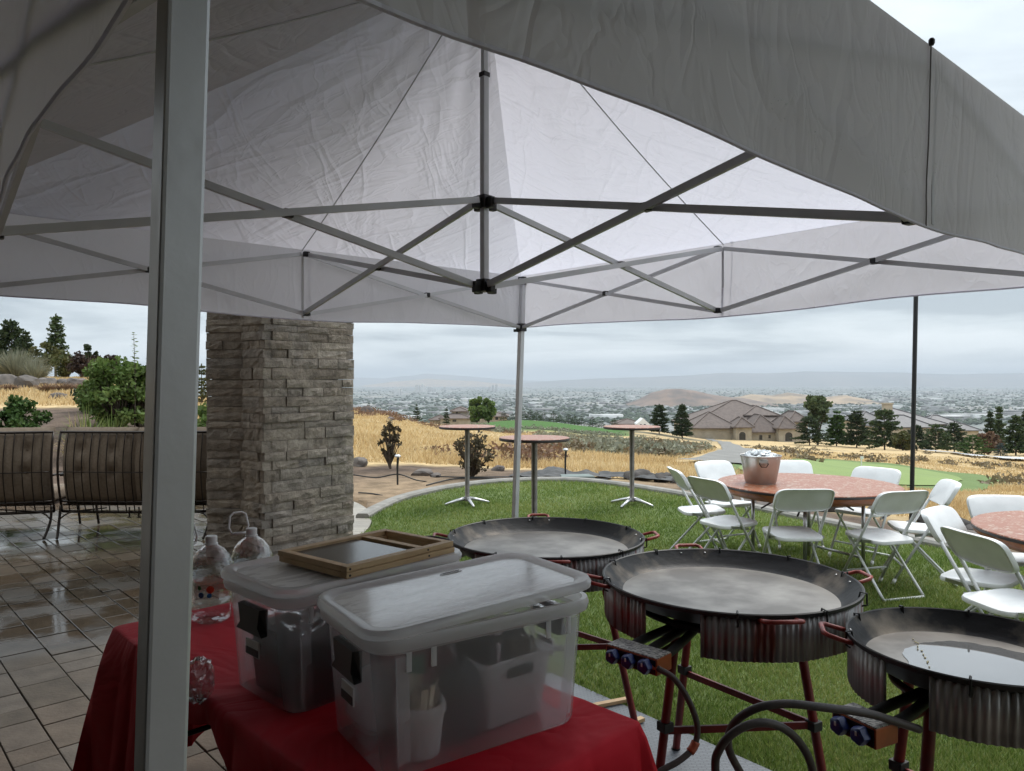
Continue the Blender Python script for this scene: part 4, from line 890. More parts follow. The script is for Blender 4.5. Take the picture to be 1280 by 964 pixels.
# the cloth
def outline(n):
    'rounded rectangle in (e, n) with outward normals; parameter runs near-left, near-right, far-right, far-left'
    r = .025; pts = []
    cor = [(E0, N0), (E1, N0), (E1, N1), (E0, N1)]
    for k in range(4):
        a, b_ = cor[k], cor[(k+1) % 4]; d_ = ((b_[0]-a[0]), (b_[1]-a[1])); l_ = math.hypot(*d_); d_ = (d_[0]/l_, d_[1]/l_); nn = (d_[1], -d_[0])
        m_ = int(n*l_); 
        for i in range(m_+1):
            s_ = r+(l_-2*r)*i/m_; pts.append(((a[0]+d_[0]*s_+nn[0]*.006, a[1]+d_[1]*s_+nn[1]*.006), nn, k, s_/l_))
        nx = (-d_[1]*-1, d_[0]*-1); n2 = {0: (1, 0), 1: (0, 1), 2: (-1, 0), 3: (0, -1)}[k]
        for i in range(1, 6):
            t_ = i/6*math.pi/2; q = (nn[0]*math.cos(t_)+n2[0]*math.sin(t_), nn[1]*math.cos(t_)+n2[1]*math.sin(t_))
            pts.append(((b_[0]-d_[0]*r-n2[0]*0-nn[0]*r+q[0]*(r+.006), b_[1]-d_[1]*r-nn[1]*r+q[1]*(r+.006)), q, k+.5, t_))
    return pts
OL = outline(90)
def drop_at(k, s):
    f = {0: lambda s: np.interp(s, [0, .1, .26, .36, .44, .50, .56, .66, .8, 1], [.66, .64, .50, .22, .075, .055, .11, .30, .42, .46]),
         1: lambda s: .46-.05*math.sin(s*3), 2: lambda s: .42, 3: lambda s: np.interp(s, [0, 1], [.42, .60])}
    if k == int(k): return float(f[int(k)](s))
    a = f[int(k)](1.0); b_ = f[(int(k)+1) % 4](0.0); return float(a+(b_-a)*s/(math.pi/2))+.03*math.sin(2*s)
vs = []; rings = []; nO = len(OL); cx, cn = (E0+E1)/2, (N0+N1)/2; top = TZ0+.006
for sc in (.0, .2, .35, .5, .6, .7, .78, .85, .91, .96, .985, 1.0):
    for (p, q, k, s) in OL:
        x, y = cx+(p[0]-cx)*sc, cn+(p[1]-cn)*sc; z = top + (.003*mnoise.noise(Vector((x*6, y*6, 1)))+.004*max(0, 1-abs(((x*2.2) % 1)-.5)*22)*.6+.004*max(0, .3-abs(mnoise.noise(Vector((x*5+y*3, y*8, 4)))))*1.2)*(1 if sc > 0 else 0); vs.append(tp(x, y, z - (.004 if sc == 1.0 else 0)))
NV = 14
for j in range(1, NV+1):
    v = j/NV
    for i, (p, q, k, s) in enumerate(OL):
        dr = drop_at(k, s); i = i*.51; ph = i*.23; a = mnoise.noise(Vector((i*.085, v*.7, 2)))*.055 + math.sin(ph+2*mnoise.noise(Vector((i*.03, 0, 5))))*.022
        cor = 1.0 if k != int(k) else 0.0
        fold = abs(math.sin(i*.31+1.3*mnoise.noise(Vector((i*.05, 0, 7)))))**.6
        o_ = .006 + v**.8*(.030+.9*a+.045*(fold-.5))*min(1, dr/.3) + cor*.10*v
        if k == 0 and s < .10 or k == 3 and s > .9: o_ += .09*math.sin(min(1, v*2.0)*math.pi/2)*(1-(min(s, 1-s))/.1)
        z = top-.006 - dr*v + .01*mnoise.noise(Vector((i*.2, v*2, 4)))*v
        vs.append(tp(p[0]+q[0]*o_, p[1]+q[1]*o_, max(.02, z)))
R_ = 12+NV; fs = [(j*nO+i, j*nO+(i+1) % nO, (j+1)*nO+(i+1) % nO, (j+1)*nO+i) for j in range(R_-1) for i in range(nO)]
me = MB(); me.add(vs, fs); cl = me.build('tablecloth', M['red_cloth'], smooth=True)
bm = bmesh.new(); bm.from_mesh(cl.data); bmesh.ops.remove_doubles(bm, verts=bm.verts, dist=.0005); bm.to_mesh(cl.data); bm.free()
tag(cl, 'bright red cloth draped over the long table beneath the storage totes', 'tablecloth')

# ================================================================== storage totes
def rrect(L_, W_, r, n=6):
    pts = []
    for cx_, cy_, a0 in ((L_/2-r, W_/2-r, 0), (-L_/2+r, W_/2-r, 90), (-L_/2+r, -W_/2+r, 180), (L_/2-r, -W_/2+r, 270)):
        for i in range(n+1): a = rad(a0+90*i/n); pts.append((cx_+r*math.cos(a), cy_+r*math.sin(a)))
    return pts
def loft(loops, cap0=True, cap1=True):
    n = len(loops[0]); mb = MB(); vs = [v for l_ in loops for v in l_]; fs = [(j*n+i, j*n+(i+1) % n, (j+1)*n+(i+1) % n, (j+1)*n+i) for j in range(len(loops)-1) for i in range(n)]
    if cap0: fs.append(tuple(range(n))[::-1])
    if cap1: fs.append(tuple(range((len(loops)-1)*n, len(loops)*n)))
    return mb.add(vs, fs)
def lp(L_, W_, r, z, dx=0, dy=0): return [(x+dx, y+dy, z) for x, y in rrect(L_, W_, r)]
def tote(loc, rz, label, L_, W_, H_, tilt):
    t_ = thing('storage_tote', loc, label, 'storage box', rz=rz); w = .004
    lo = loft([lp(L_*.86, W_*.83, .05, 0), lp(L_*.89, W_*.86, .055, .012), lp(L_*.955, W_*.93, .06, H_-.03)], True, False)
    lo.build('body', M['tote'], t_, smooth=SM)
    rim = loft([lp(L_*.955, W_*.93, .06, H_-.045), lp(L_, W_, .065, H_-.035), lp(L_+.008, W_+.008, .068, H_-.018), lp(L_, W_, .065, H_-.004), lp(L_*.965, W_*.945, .06, H_-.004), lp(L_*.955-2*w, W_*.93-2*w, .057, H_-.03)], False, False)
    rim.build('rim', M['tote_rim'], t_, smooth=SM)
    for sy in (-1, 1):
        for x in (-.36, -.26, .26, .36):
            mb = MB(); mb.box((x*L_, sy*W_*.468, H_-.065), (.012, .006, .045)); mb.build('rib', M['tote_rim'], t_)
    for sy in (-1, 1):
        for sx in (-1, 1):
            mb = MB(); mb.bar((sx*L_*.365, sy*W_*.418, .03), (sx*L_*.385, sy*W_*.458, H_-.05), .030, .008, up=(0, 1, 0)); mb.build('corner_rib', M['tote'], t_)
    for sx in (-1, 1):
        h_ = loft([[(sx*(L_*.462), y, z) for y, z in ((-.068, H_-.060), (.068, H_-.060), (.066, H_-.135), (.050, H_-.142), (-.050, H_-.142), (-.066, H_-.135))], [(sx*(L_*.497), y, z) for y, z in ((-.062, H_-.060), (.062, H_-.060), (.050, H_-.112), (.074, H_-.134), (-.074, H_-.134), (-.050, H_-.112))]])
        h_.build('handle', M['black_pl'], t_, smooth=SM)
        lb = MB(); lb.box((sx*(L_*.468), .012, H_-.185), (.004, .075, .045)); pl_ = lb.build('label_sticker', M['white_pl'], t_)
        lb = MB(); lb.box((sx*(L_*.471), .012, H_-.195), (.004, .070, .02)); lb.build('printed_band', M['black_pl'], pl_)
    # lid, hinged up a little about its far short end
    zl = H_; piv = Vector((-L_/2, 0, zl)); Rm = Matrix.Rotation(-tilt, 3, 'Y')
    def tl(loop): return [tuple(piv+Rm @ (Vector(v)-piv)) for v in loop]
    ld = loft([tl(lp(L_+.006, W_+.006, .07, zl-.008)), tl(lp(L_+.020, W_+.020, .075, zl-.004)), tl(lp(L_+.022, W_+.022, .075, zl+.008)), tl(lp(L_+.010, W_+.010, .07, zl+.018)), tl(lp(L_-.030, W_-.030, .06, zl+.018)), tl(lp(L_-.055, W_-.055, .055, zl+.010))], False, False)
    lid = ld.build('lid', M['tote_lid'], t_, smooth=SM)
    top = loft([tl(lp(L_-.055, W_-.055, .055, zl+.005)), tl(lp(L_-.055, W_-.055, .055, zl+.010))]); top.build('lid_panel', M['lid_top'], lid)
    # small moulded badge near the long edge
    bd = loft([tl([(x*.036+.06, y*.007+W_/2-.055, zl+.0105) for x, y in [(math.cos(k*.5236), math.sin(k*.5236)) for k in range(12)]]), tl([(x*.036+.06, y*.007+W_/2-.055, zl+.0125) for x, y in [(math.cos(k*.5236), math.sin(k*.5236)) for k in range(12)]])])
    bd.build('badge', M['tote_rim'], lid)
    sq = MB(); sq.tube([tuple(piv+Rm @ (Vector((.06-.026+.052*k/24, W_/2-.055+.003*math.sin(k*1.7), zl+.0130))-piv)) for k in range(25)], .0008, 4); sq.build('badge_script', M['black_pl'], lid)
    return t_
BH = .335
boxA = tote((-.145, 1.965, TZ0+.008), rad(34.2), 'frosted clear storage tote with its lid ajar over a white basket and sticks', .64, .385, BH, rad(2.7))
boxB = tote((-.515, 2.325, TZ0+.008), rad(46.4), 'frosted clear storage tote with two wooden frames lying on its lid', .66, .385, BH, 0.0)
def inbox(b_, x, y, z=0.0):
    c, s = math.cos(b_.rotation_euler.z), math.sin(b_.rotation_euler.z); return Vector((b_.location.x+c*x-s*y, b_.location.y+s*x+c*y, b_.location.z+z))
FL = .0075
# contents of the open tote
bk = thing('plastic_basket', inbox(boxA, .125, .0, FL), 'white plastic basket with slot handles inside the tote with the ajar lid', 'basket', rz=rad(34.2+6))
loft([lp(.20, .16, .02, 0), lp(.235, .20, .022, .165), lp(.245, .21, .022, .168), lp(.245, .21, .022, .175), lp(.229, .194, .02, .175), lp(.195, .155, .018, .006)]).build('shell', M['basket'], bk, smooth=SM)
for sx in (-1, 1):
    mb = MB(); mb.box((sx*.1145, 0, .138), (.012, .075, .026)); mb.build('handle_slot', M['black_pl'], bk, bevel=.004)
for sy in (-1, 1):
    mb = MB(); mb.box((0, sy*.097, .138), (.085, .012, .026)); mb.build('handle_slot', M['black_pl'], bk, bevel=.004)
cols = [(.035, .03, .03), (.20, .03, .04), (.18, .14, .10), (.03, .05, .10), (.30, .27, .22), (.05, .04, .05), (.25, .08, .07), (.10, .08, .06)]
names = [('utensil_bundle', 'dark utensil bundle standing in the white basket', 'utensils'), ('red_packet', 'red packet tucked among the utensils in the white basket', 'packet'), ('tan_packet', 'tan paper packet in the white basket', 'packet'), ('blue_pouch', 'navy pouch in the white basket', 'pouch'), ('cream_packet', 'cream packet at the rim of the white basket', 'packet'), ('black_pouch', 'black pouch at the back of the white basket', 'pouch')]
g2 = random.Random(2)
for (nm, lb, ct), c_, (x, y, h_) in zip(names, cols, [(-.06, -.03, .22), (-.01, .04, .20), (.03, -.04, .21), (.07, .03, .20), (.075, -.035, .19), (-.07, .045, .21)]):
    m_ = mat(nm, c_, tuple(v*.7 for v in c_), rough=.5, scale=30, bump=.2); p = bk.location+Matrix.Rotation(bk.rotation_euler.z, 3, 'Z') @ Vector((x, y, .0075))
    l0 = [lp(.052, .04, .010, 0), lp(.058, .046, .012, h_*.5), lp(.054, .038, .010, h_*.9), lp(.03, .02, .006, h_)]
    mb = loft([[(vx+g2.uniform(-.004, .004), vy+g2.uniform(-.004, .004), vz) for vx, vy, vz in q] for q in l0]); o = mb.build(nm, m_, smooth=SM); o.location = p; o.rotation_euler = (0, 0, g2.uniform(0, 3)); tag(o, lb, ct)
tu = thing('plastic_tub', inbox(boxA, -.155, -.085, FL), 'round translucent tub of wooden sticks inside the tote with the ajar lid', 'tub')
mb = MB(); mb.lathe([(0, 0), (.050, 0), (.061, .10), (.066, .102), (.066, .112), (.063, .112), (.063, .124), (.059, .124), (.055, .10), (.046, .006), (0, .006)], (0, 0, 0), 28); mb.build('cup', M['basket'], tu, smooth=SM)
for k in range(11):
    a = k/11*2*math.pi; mb = MB(); r0 = .030; x, y = r0*math.cos(a), r0*math.sin(a)
    mb.bar((x*.6, y*.6, .012), (x*1.45+g2.uniform(-.004, .004), y*1.45, .155+g2.uniform(-.012, .02)), .018, .0025, up=(math.cos(a), math.sin(a), 0)); mb.build('wooden_stick', M['stick'], tu)
p = inbox(boxA, -.13, -.035, FL+.008); mb = MB(); mb.box((0, 0, .1), (.046, .006, .2)); o = mb.build('green_packet', M['green_card'], bevel=.002); o.location = p; o.rotation_euler = (rad(-4), 0, rad(40)); tag(o, 'green and dark packet leaning behind the tub of wooden sticks', 'packet')
mb = MB(); mb.grid(lambda u, v: ((lambda a, b_: (.085*math.cos(a)*math.cos(b_)*(1+.18*mnoise.noise(Vector((math.cos(a)*2, math.sin(a)*2, b_*2)))), .085*math.sin(a)*math.cos(b_)*(1+.18*mnoise.noise(Vector((math.cos(a)*2, math.sin(a)*2, b_*2)))), .085+.085*math.sin(b_)))(u*2*math.pi, (v-.5)*math.pi)), 22, 12)
o = mb.build('plastic_bag', M['basket'], smooth=True); o.location = inbox(boxA, -.185, .075, FL); tag(o, 'bulging white plastic bag in the left end of the tote with the ajar lid', 'bag')
mb = MB(); mb.box((0, 0, .03), (.17, .20, .06)); o = mb.build('pink_package', mat('pink package', (.36,.09,.10), (.24,.06,.08), rough=.5, scale=12), bevel=.008); o.location = inbox(boxA, -.075, .07, .135); o.rotation_euler = (rad(14), rad(-16), rad(20)); tag(o, 'pink package lying aslant between the bag and the white basket', 'package')
mb = MB(); mb.box((0, 0, .06), (.15, .13, .125)); o = mb.build('grey_carton', mat('grey carton', (.17,.16,.17), (.13,.12,.13), rough=.7, scale=9), bevel=.006); o.location = inbox(boxA, -.075, .07, FL); o.rotation_euler = (0, 0, rad(44)); tag(o, 'grey carton standing under the pink package', 'carton')
mb = MB(); pts = [(inbox(boxA, .22*math.cos(a)*.8+.05, .12*math.sin(a), .268+.022*math.sin(a*2+1)+.012*math.cos(a))) for a in [k/30*5.2 for k in range(31)]]; mb.tube(pts, .010, 8)
o = mb.build('coiled_cable', M['iron_pipe'], smooth=True); tag(o, 'dark cable coil pressing up under the ajar lid', 'cable')
mb = MB(); mb.grid(lambda u, v: tuple(inbox(boxA, -.16+.42*u, -.168+.17*v+.01*math.sin(u*14), .292+.02*u-.012*(1-v)+.010*mnoise.noise(Vector((u*14, v*5, 1))))), 40, 8)
o = mb.build('film_wrap', M['film'], smooth=True); tag(o, 'crinkled clear wrap poking out below the ajar lid', 'plastic wrap')
for nm, lb, (x, y, z), (sx, sy, sz), c_ in [('cloth_bundle', 'dark cloth bundle wedged between the stick tub and the white basket', (-.035, -.075, FL), (.05, .045, .20), (.03, .03, .035)), ('paper_bundle', 'pale paper bundle standing at the back of the tote with the ajar lid', (-.0, .125, FL), (.07, .028, .24), (.62, .6, .57)), ('dark_pouch', 'black pouch stuffed into the far end of the tote with the ajar lid', (.235, .06, FL), (.022, .06, .2), (.02, .02, .022))]:
    mb = MB(); mb.grid(lambda u, v: ((lambda a, q: (sx*math.cos(a)*q*(1+.2*mnoise.noise(Vector((math.cos(a)*2, math.sin(a)*2, v*4)))), sy*math.sin(a)*q*(1+.2*mnoise.noise(Vector((math.cos(a)*2, math.sin(a)*2, v*4+3)))), sz*v))(u*2*math.pi, max(.02, math.sin(min(1, v*6+.35)*math.pi/2)*(1-max(0, v-.8)*3.5)))), 22, 14); o = mb.build(nm, mat(nm, c_, tuple(k*.7 for k in c_), rough=.7, scale=18, bump=.3), smooth=True); o.location = inbox(boxA, x, y, z); o.rotation_euler = (0, 0, boxA.rotation_euler.z); tag(o, lb, 'bundle')
# contents of the other tote
for k, (x, y, w, d_, h_, ang, lb) in enumerate([(-.16, -.02, .20, .26, .185, 3, 'black tray stack at the handle end of the tote under the wooden frames'), (.10, .0, .27, .28, .17, -2, 'long black tray stack filling the far end of the tote under the wooden frames')]):
    mb = loft([lp(w*.93, d_*.93, .012, 0), lp(w, d_, .014, h_*.5), lp(w*.98, d_*.98, .014, h_*.52), lp(w, d_, .014, h_)]); o = mb.build('tray_stack', mat('black trays %d' % k, (.018,.018,.019), (.03,.03,.03), rough=.45, scale=12), smooth=SM)
    o.location = inbox(boxB, x, y, FL); o.rotation_euler = (0, 0, boxB.rotation_euler.z+rad(ang)); tag(o, lb, 'trays')
mb = MB(); mb.grid(lambda u, v: tuple(inbox(boxB, -.24+.46*u, -.12+.24*v, .205+.03*mnoise.noise(Vector((u*6, v*4, 9)))+.012*mnoise.noise(Vector((u*19, v*14, 2))))), 40, 24)
o = mb.build('bag_film', M['film'], smooth=True); tag(o, 'loose clear bag lying over the black trays', 'plastic bag')
# two wooden frames on that tote's lid
for k in range(2):
    fz = boxB.location.z+BH+.018+k*.0175; f_ = thing('wooden_frame', (-.452-.004*k, 2.352+.003*k, fz), ['lower pine frame lying on the tote lid, under its twin', 'upper pine frame with a dark panel, topmost on the tote lid'][k], 'frame', rz=rad(50.5+.8*k)); Lf, Wf = .435, .330; hh = .0165
    for nm, c_, s_ in [('rail', (0, -Wf/2+.014, hh/2), (Lf, .028, hh)), ('rail', (0, Wf/2-.014, hh/2), (Lf, .028, hh)), ('end_rail', (-Lf/2+.012, 0, hh/2), (.024, Wf-.057, hh)), ('end_rail', (Lf/2-.012, 0, hh/2), (.024, Wf-.057, hh)), ('cross_rail', (Lf/2-.115, 0, hh/2-.002), (.026, Wf-.057, hh-.004))]:
        mb = MB(); mb.box(c_, s_); mb.build(nm, M['frame_wood'], f_, bevel=.0015)
    mb = MB(); mb.box((-.056, 0, .006), (Lf-.195, Wf-.057, .004)); mb.build('dark_panel', mat('glossy dark panel %d' % k, (.035,.037,.04), (.055,.055,.055), rough=.16, scale=8), f_)
    for sx in (-1, 1):
        for sy in (-1, 1):
            x_ = sx*(Lf/2-.012) if sx < 0 else Lf/2-.115
            mb = MB(); mb.lathe([(.0, -.001), (.0035, -.001), (.0035, .0015), (0, .0015)], (0, 0, 0), 10); o = mb.build('dowel', M['iron'], f_); o.rotation_euler = (rad(90)*-sy, 0, 0); o.location = (x_, sy*(Wf/2), hh/2)
mb = MB(); mb.tube(bez([(-.06, 0, 0), (-.02, .012, .004), (.03, .010, .002), (.06, -.004, 0)], 6), [.004]+[.010]*17+[.003], 8)
o = mb.build('folding_knife', M['black_pl'], smooth=True); o.location = (-.262, 2.50, boxB.location.z+BH+.036); o.rotation_euler = (0, 0, rad(-20)); tag(o, 'slim black tool lying on the tote lid by the wooden frames', 'tool')

# ================================================================== water jugs
def jug(loc, label, rz, hrot):
    j = thing('water_jug', loc, label, 'bottle', 'clear water jugs on the red cloth', rz)
    n = 56; prof = [(0, .0), (.055, .0), (.070, .012), (.072, .03), (.066, .04), (.072, .05), (.072, .085), (.066, .092), (.066, .155), (.073, .163), (.080, .175), (.082, .19), (.078, .212), (.066, .245), (.046, .272), (.026, .285), (.020, .292), (.020, .30)]
    vs, fs = [], []
    for i, (r, z) in enumerate(prof):
        for k in range(n):
            a = 2*math.pi*k/n; tw = 0
            if .17 < z < .28 or z < .04: tw = .030*math.sin(k*2*math.pi/n*9 + z*52)*min(1, r/.06)
            rr = r*(1+tw); vs.append((rr*math.cos(a), rr*math.sin(a), z))
    fs = [(i*n+k, i*n+(k+1) % n, (i+1)*n+(k+1) % n, (i+1)*n+k) for i in range(len(prof)-1) for k in range(n)]
    mb = MB(); mb.add(vs, fs); mb.build('bottle', M['clear'], j, smooth=True)
    mb = MB(); mb.lathe([(.0205, .288), (.024, .288), (.024, .293), (.0215, .295), (.0215, .318), (.019, .321), (0, .321)], (0, 0, 0), 28); mb.build('cap', M['white_pl'], j, smooth=SM)
    mb = MB(); c, s = math.cos(hrot), math.sin(hrot)
    mb.tube([(-.030*c, -.030*s, .289), (-.040*c, -.040*s, .315), (-.031*c, -.031*s-.0, .360), (-.016*c, -.016*s, .372), (.016*c, .016*s, .372), (.031*c, .031*s, .362), (.038*c, .038*s, .315), (.028*c, .028*s, .289)], .0042, 8); mb.lathe([(.026, .284), (.031, .284), (.031, .292), (.026, .292), (.026, .284)], (0, 0, 0), 24); hd = mb.build('carry_handle', M['white_pl'], j, smooth=True)
    if hrot > .3: hd.rotation_euler = (0, rad(-9), 0); hd.location = (-.045, 0, .004)
    mb = MB(); mb.lathe([(.0668, .096), (.0668, .152)], (0, 0, 0), 40); lb = mb.build('label', M['jug_label'], j, smooth=True)
    for a0, z0, r_, mm in ((-1.25, .132, .014, 'orange_print'), (-1.75, .112, .011, 'blue_print'), (-1.85, .138, .008, 'green_print'), (-1.3, .110, .009, 'blue_print')):
        mb = MB(); vs = [(.0674*math.cos(a0), .0674*math.sin(a0), z0)]
        for k in range(14):
            t_ = k/14*2*math.pi; a = a0+r_*math.cos(t_)/.067; vs.append((.0674*math.cos(a), .0674*math.sin(a), z0+r_*math.sin(t_)))
        mb.add(vs, [(0, k+1, (k+1) % 14+1) for k in range(14)]); mb.build('printed_spot', M[mm], lb)
    return j
M['jug_label'] = clear('clear printed label', (.78,.78,.78), .1)
for nm, c_ in (('orange_print', (.55, .07, .03)), ('blue_print', (.03, .16, .40)), ('green_print', (.05, .25, .08))): M[nm] = mat(nm, c_, rough=.4)
jug((-1.145, 2.83, TZ0+.007), 'clear water jug with its printed label facing the tent leg', rad(0), rad(20))
jug((-1.045, 2.98, TZ0+.007), 'clear water jug half hidden behind the tote, its handle tipped back', rad(-40), rad(75))
mb = MB(); mb.grid(lambda u, v: ((lambda a, b_: tuple(v_*(1+.28*mnoise.noise(Vector((math.cos(a)*3, math.sin(a)*3, b_*3)))) for v_ in (.045*math.cos(a)*math.cos(b_), .045*math.sin(a)*math.cos(b_), .062*math.sin(b_))))(u*2*math.pi, (v-.5)*math.pi)), 26, 16)
o = mb.build('crumpled_film', M['film'], smooth=SM); o.location = (-.90, 2.13, TZ0+.058); tag(o, 'crumpled clear film lying against the tote on the red cloth', 'plastic film')

# ================================================================== paella pans on gas stands
ZR = .90
def skirt(R, a0, a1, z0, z1, n):
    mb = MB(); vs = []; k = 0
    for z in (z0, (z0+z1)/2, z1):
        for i in range(n+1):
            a = a0+(a1-a0)*i/n; r = R+.0032*math.sin(i*math.pi/2*1.0) + .002*math.sin(i*.13); vs.append((r*math.cos(a), r*math.sin(a), z))
    for r_off in (.0,):
        fs = [(j*(n+1)+i, j*(n+1)+i+1, (j+1)*(n+1)+i+1, (j+1)*(n+1)+i) for j in range(2) for i in range(n)]
    mb.add(vs, fs); o_ = len(mb.v); return mb
def paella(loc, R, op, hang_a, labels, knobs, legs, smat, hang, water=False):
    x, y = loc
    s_ = thing('gas_stand', (x, y, 0), labels[1], 'burner stand')
    zt = .775
    rg_ = MB(); rg_.tube([(R*.62*math.cos(a), R*.62*math.sin(a), zt) for a in [k/36*2*math.pi for k in range(36)]], .012, 8, closed=True); rg_.build('top_ring', M['red_metal'], s_, smooth=True)
    for rr in (.28, .50, .74)[:knobs]:
        bm_ = MB(); bm_.tube([(R*rr*math.cos(a), R*rr*math.sin(a), zt+.022) for a in [k/40*2*math.pi for k in range(40)]], .011, 8, closed=True); bm_.build('burner_ring', M['iron_pipe'], s_, smooth=True)
    for k in range(3):
        a = k*2*math.pi/3+.4; sp = MB(); sp.bar((0, 0, zt+.006), (R*.8*math.cos(a), R*.8*math.sin(a), zt+.006), .018, .012); sp.build('spoke', M['iron_pipe'], s_)
    for (tx, ty), (fx, fy) in legs:
        lg = MB(); lg.tube([(tx, ty, zt+.01), (fx, fy, .012)], .0165, 10); l_ = lg.build('leg', M['red_metal'], s_, smooth=SM)
        ft = MB(); ft.lathe([(0, 0), (.02, 0), (.02, .02), (0, .02)], (fx, fy, .004), 12); ft.build('foot', M['black_pl'], l_)
    def leg_at(k, z): (tx, ty), (fx, fy) = legs[k]; t_ = (zt-z)/zt; return Vector((tx+(fx-tx)*t_, ty+(fy-ty)*t_, z))
    for a_, b_ in ((2, 0), (2, 1)):
        br = MB(); br.bar(leg_at(a_, .40), leg_at(b_, .385), .010, .026); br.build('brace', M['red_metal'], s_)
    for k in range(3):
        cl_ = MB(); cl_.box(leg_at(k, .40), (.045, .045, .034), .5); cl_.build('brace_clamp', M['iron_pipe'], s_, bevel=.004)
    # control box outside the gap of the windshield
    c, sn = math.cos(op), math.sin(op); rb = R+.125; ctr_ = Vector((rb*c, rb*sn, .752)); bl = .066*knobs
    mrot = Matrix.Rotation(op+math.pi/2, 3, 'Z'); cb_ = MB(); cb_.box(ctr_, (bl, .085, .052), m=mrot); cbo = cb_.build('control_box', M['orange'], s_, bevel=.003)
    pl = MB(); pl.box(ctr_+Vector((0, 0, .0275)), (bl-.004, .080, .003), m=mrot); pl.build('top_label', M['burner_label'], cbo)
    fp = MB(); fp.box(ctr_+Vector((c, sn, 0))*.0435, (bl-.01, .003, .044), m=mrot); fp.build('front_plate', M['black_pl'], cbo)
    for k in range(knobs):
        off = (k-(knobs-1)/2)*.062; q = ctr_ + mrot @ Vector((off, 0, 0)) + Vector((c, sn, 0))*.045; kn = MB(); vs = []; m_ = 20
        for dd, r_ in ((0, .022), (.010, .023), (.024, .020), (.027, .016)):
            for i in range(m_):
                a = 2*math.pi*i/m_; rr = r_*(1+.09*math.cos(5*a)); vs.append(q+Vector((c, sn, 0))*dd+mrot @ Vector((rr*math.cos(a), 0, 0))+Vector((0, 0, rr*math.sin(a))))
        kn.add(vs, [(j*m_+i, j*m_+(i+1) % m_, (j+1)*m_+(i+1) % m_, (j+1)*m_+i) for j in range(3) for i in range(m_)]+[tuple(range(3*m_, 4*m_))]); ko = kn.build('knob', M['knob'], cbo, smooth=SM)
        mk = MB(); mk.bar(q+Vector((c, sn, 0))*.0275+Vector((0, 0, .003)), q+Vector((c, sn, 0))*.0275+Vector((0, 0, .014)), .005, .002, up=(c, sn, 0)); mk.build('knob_mark', M['white_pl'], ko)
        pp_ = MB(); st = ctr_+mrot @ Vector((off, 0, 0))-Vector((c, sn, 0))*.03; pp_.tube(bez([st, st-Vector((c, sn, 0))*.10+Vector((0, 0, .012)), Vector((R*.45*c+.02*(k-1)*-sn, R*.45*sn+.02*(k-1)*c, zt+.01))], 6), .015, 8); pp_.build('burner_pipe', M['iron_pipe'], s_, smooth=True)
    arm = MB(); arm.bar(ctr_-Vector((0, 0, .032)), Vector((R*.55*c, R*.55*sn, zt-.03)), .02, .012); arm.build('box_bracket', M['red_metal'], s_)
    # corrugated windshield, open where the pipes pass
    w = thing('windshield', (x, y, hang), labels[2], 'windshield')
    gap = .30 if knobs == 3 else .26
    nn = int(R*1130); so = skirt(R*.985, op+gap, op+2*math.pi-gap*.45, 0, .143, nn).build('corrugated_band', smat, w, smooth=True); md = so.modifiers.new('thickness', 'SOLIDIFY'); md.thickness = .0018
    # the pan
    p_ = thing('paella_pan', (x, y, 0), labels[0], 'pan')
    mb = MB(); mb.lathe([(0, ZR-.062), (R*.3, ZR-.0622), (R*.6, ZR-.0615), (R*.84, ZR-.062)], (0, 0, 0), 96); mb.build('base', M['pan'], p_, smooth=True)
    mb = MB(); mb.lathe([(R*.84, ZR-.062), (R*.862, ZR-.057), (R*.885, ZR-.047), (R*.978, ZR-.006), (R*.985, ZR)], (0, 0, 0), 96); mb.build('wall', M['pan_wall'], p_, smooth=True)
    mb = MB(); mb.lathe([(R*.985, ZR), (R*.995, ZR+.003), (R*1.006, ZR), (R*1.003, ZR-.012), (R*.995, ZR-.012), (R*.87, ZR-.062), (R*.80, ZR-.075), (R*.4, ZR-.078), (0, ZR-.078)], (0, 0, 0), 96); mb.build('outside', M['pan_out'], p_, smooth=SM)
    hn = 2 if water else 4
    for k in range(hn):
        a = hang_a+k*2*math.pi/hn; ax = Vector((math.cos(a), math.sin(a), 0)); tg = Vector((-ax.y, ax.x, 0)); hw = .058
        base_ = ax*(R*.975); zz = Vector((0, 0, ZR-.018)); rise = .016
        mb = MB(); mb.tube([base_-tg*hw+zz, ax*(R+.02)-tg*hw+zz+Vector((0, 0, .006)), ax*(R+.058)-tg*(hw-.004)+zz+Vector((0, 0, rise)), ax*(R+.070)-tg*(hw-.018)+zz+Vector((0, 0, rise+.003)), ax*(R+.070)+tg*(hw-.018)+zz+Vector((0, 0, rise+.003)), ax*(R+.058)+tg*(hw-.004)+zz+Vector((0, 0, rise)), ax*(R+.02)+tg*hw+zz+Vector((0, 0, .006)), base_+tg*hw+zz], .0075, 8); h_ = mb.build('handle', M['handle'], p_, smooth=True)
        for sg in (-1, 1):
            for dz in (-.006, .004):
                mb = MB(); q = ax*(R*.955)+tg*hw*sg*(.92 if dz > 0 else 1.08)+Vector((0, 0, ZR-.016+dz*.7)); mb.lathe([(0, .004), (.004, .003), (.006, 0), (0, -.002)], q, 8); mb.build('rivet', M['chrome'], h_, smooth=True)
    for k in range(9):
        a = op+.55+k*.63; ax = Vector((math.cos(a), math.sin(a), 0)); mb = MB()
        mb.tube([ax*(R*.965)+Vector((0, 0, ZR-.016)), ax*(R*.975)+Vector((0, 0, ZR+.007)), ax*(R*1.02)+Vector((0, 0, ZR+.005)), ax*(R*1.022)+Vector((0, 0, ZR-.035)), ax*(R*.985)+Vector((0, 0, ZR-.042))], .0035, 6); mb.build('wire_clip', M['black_pl'], w).location = (0, 0, -hang)
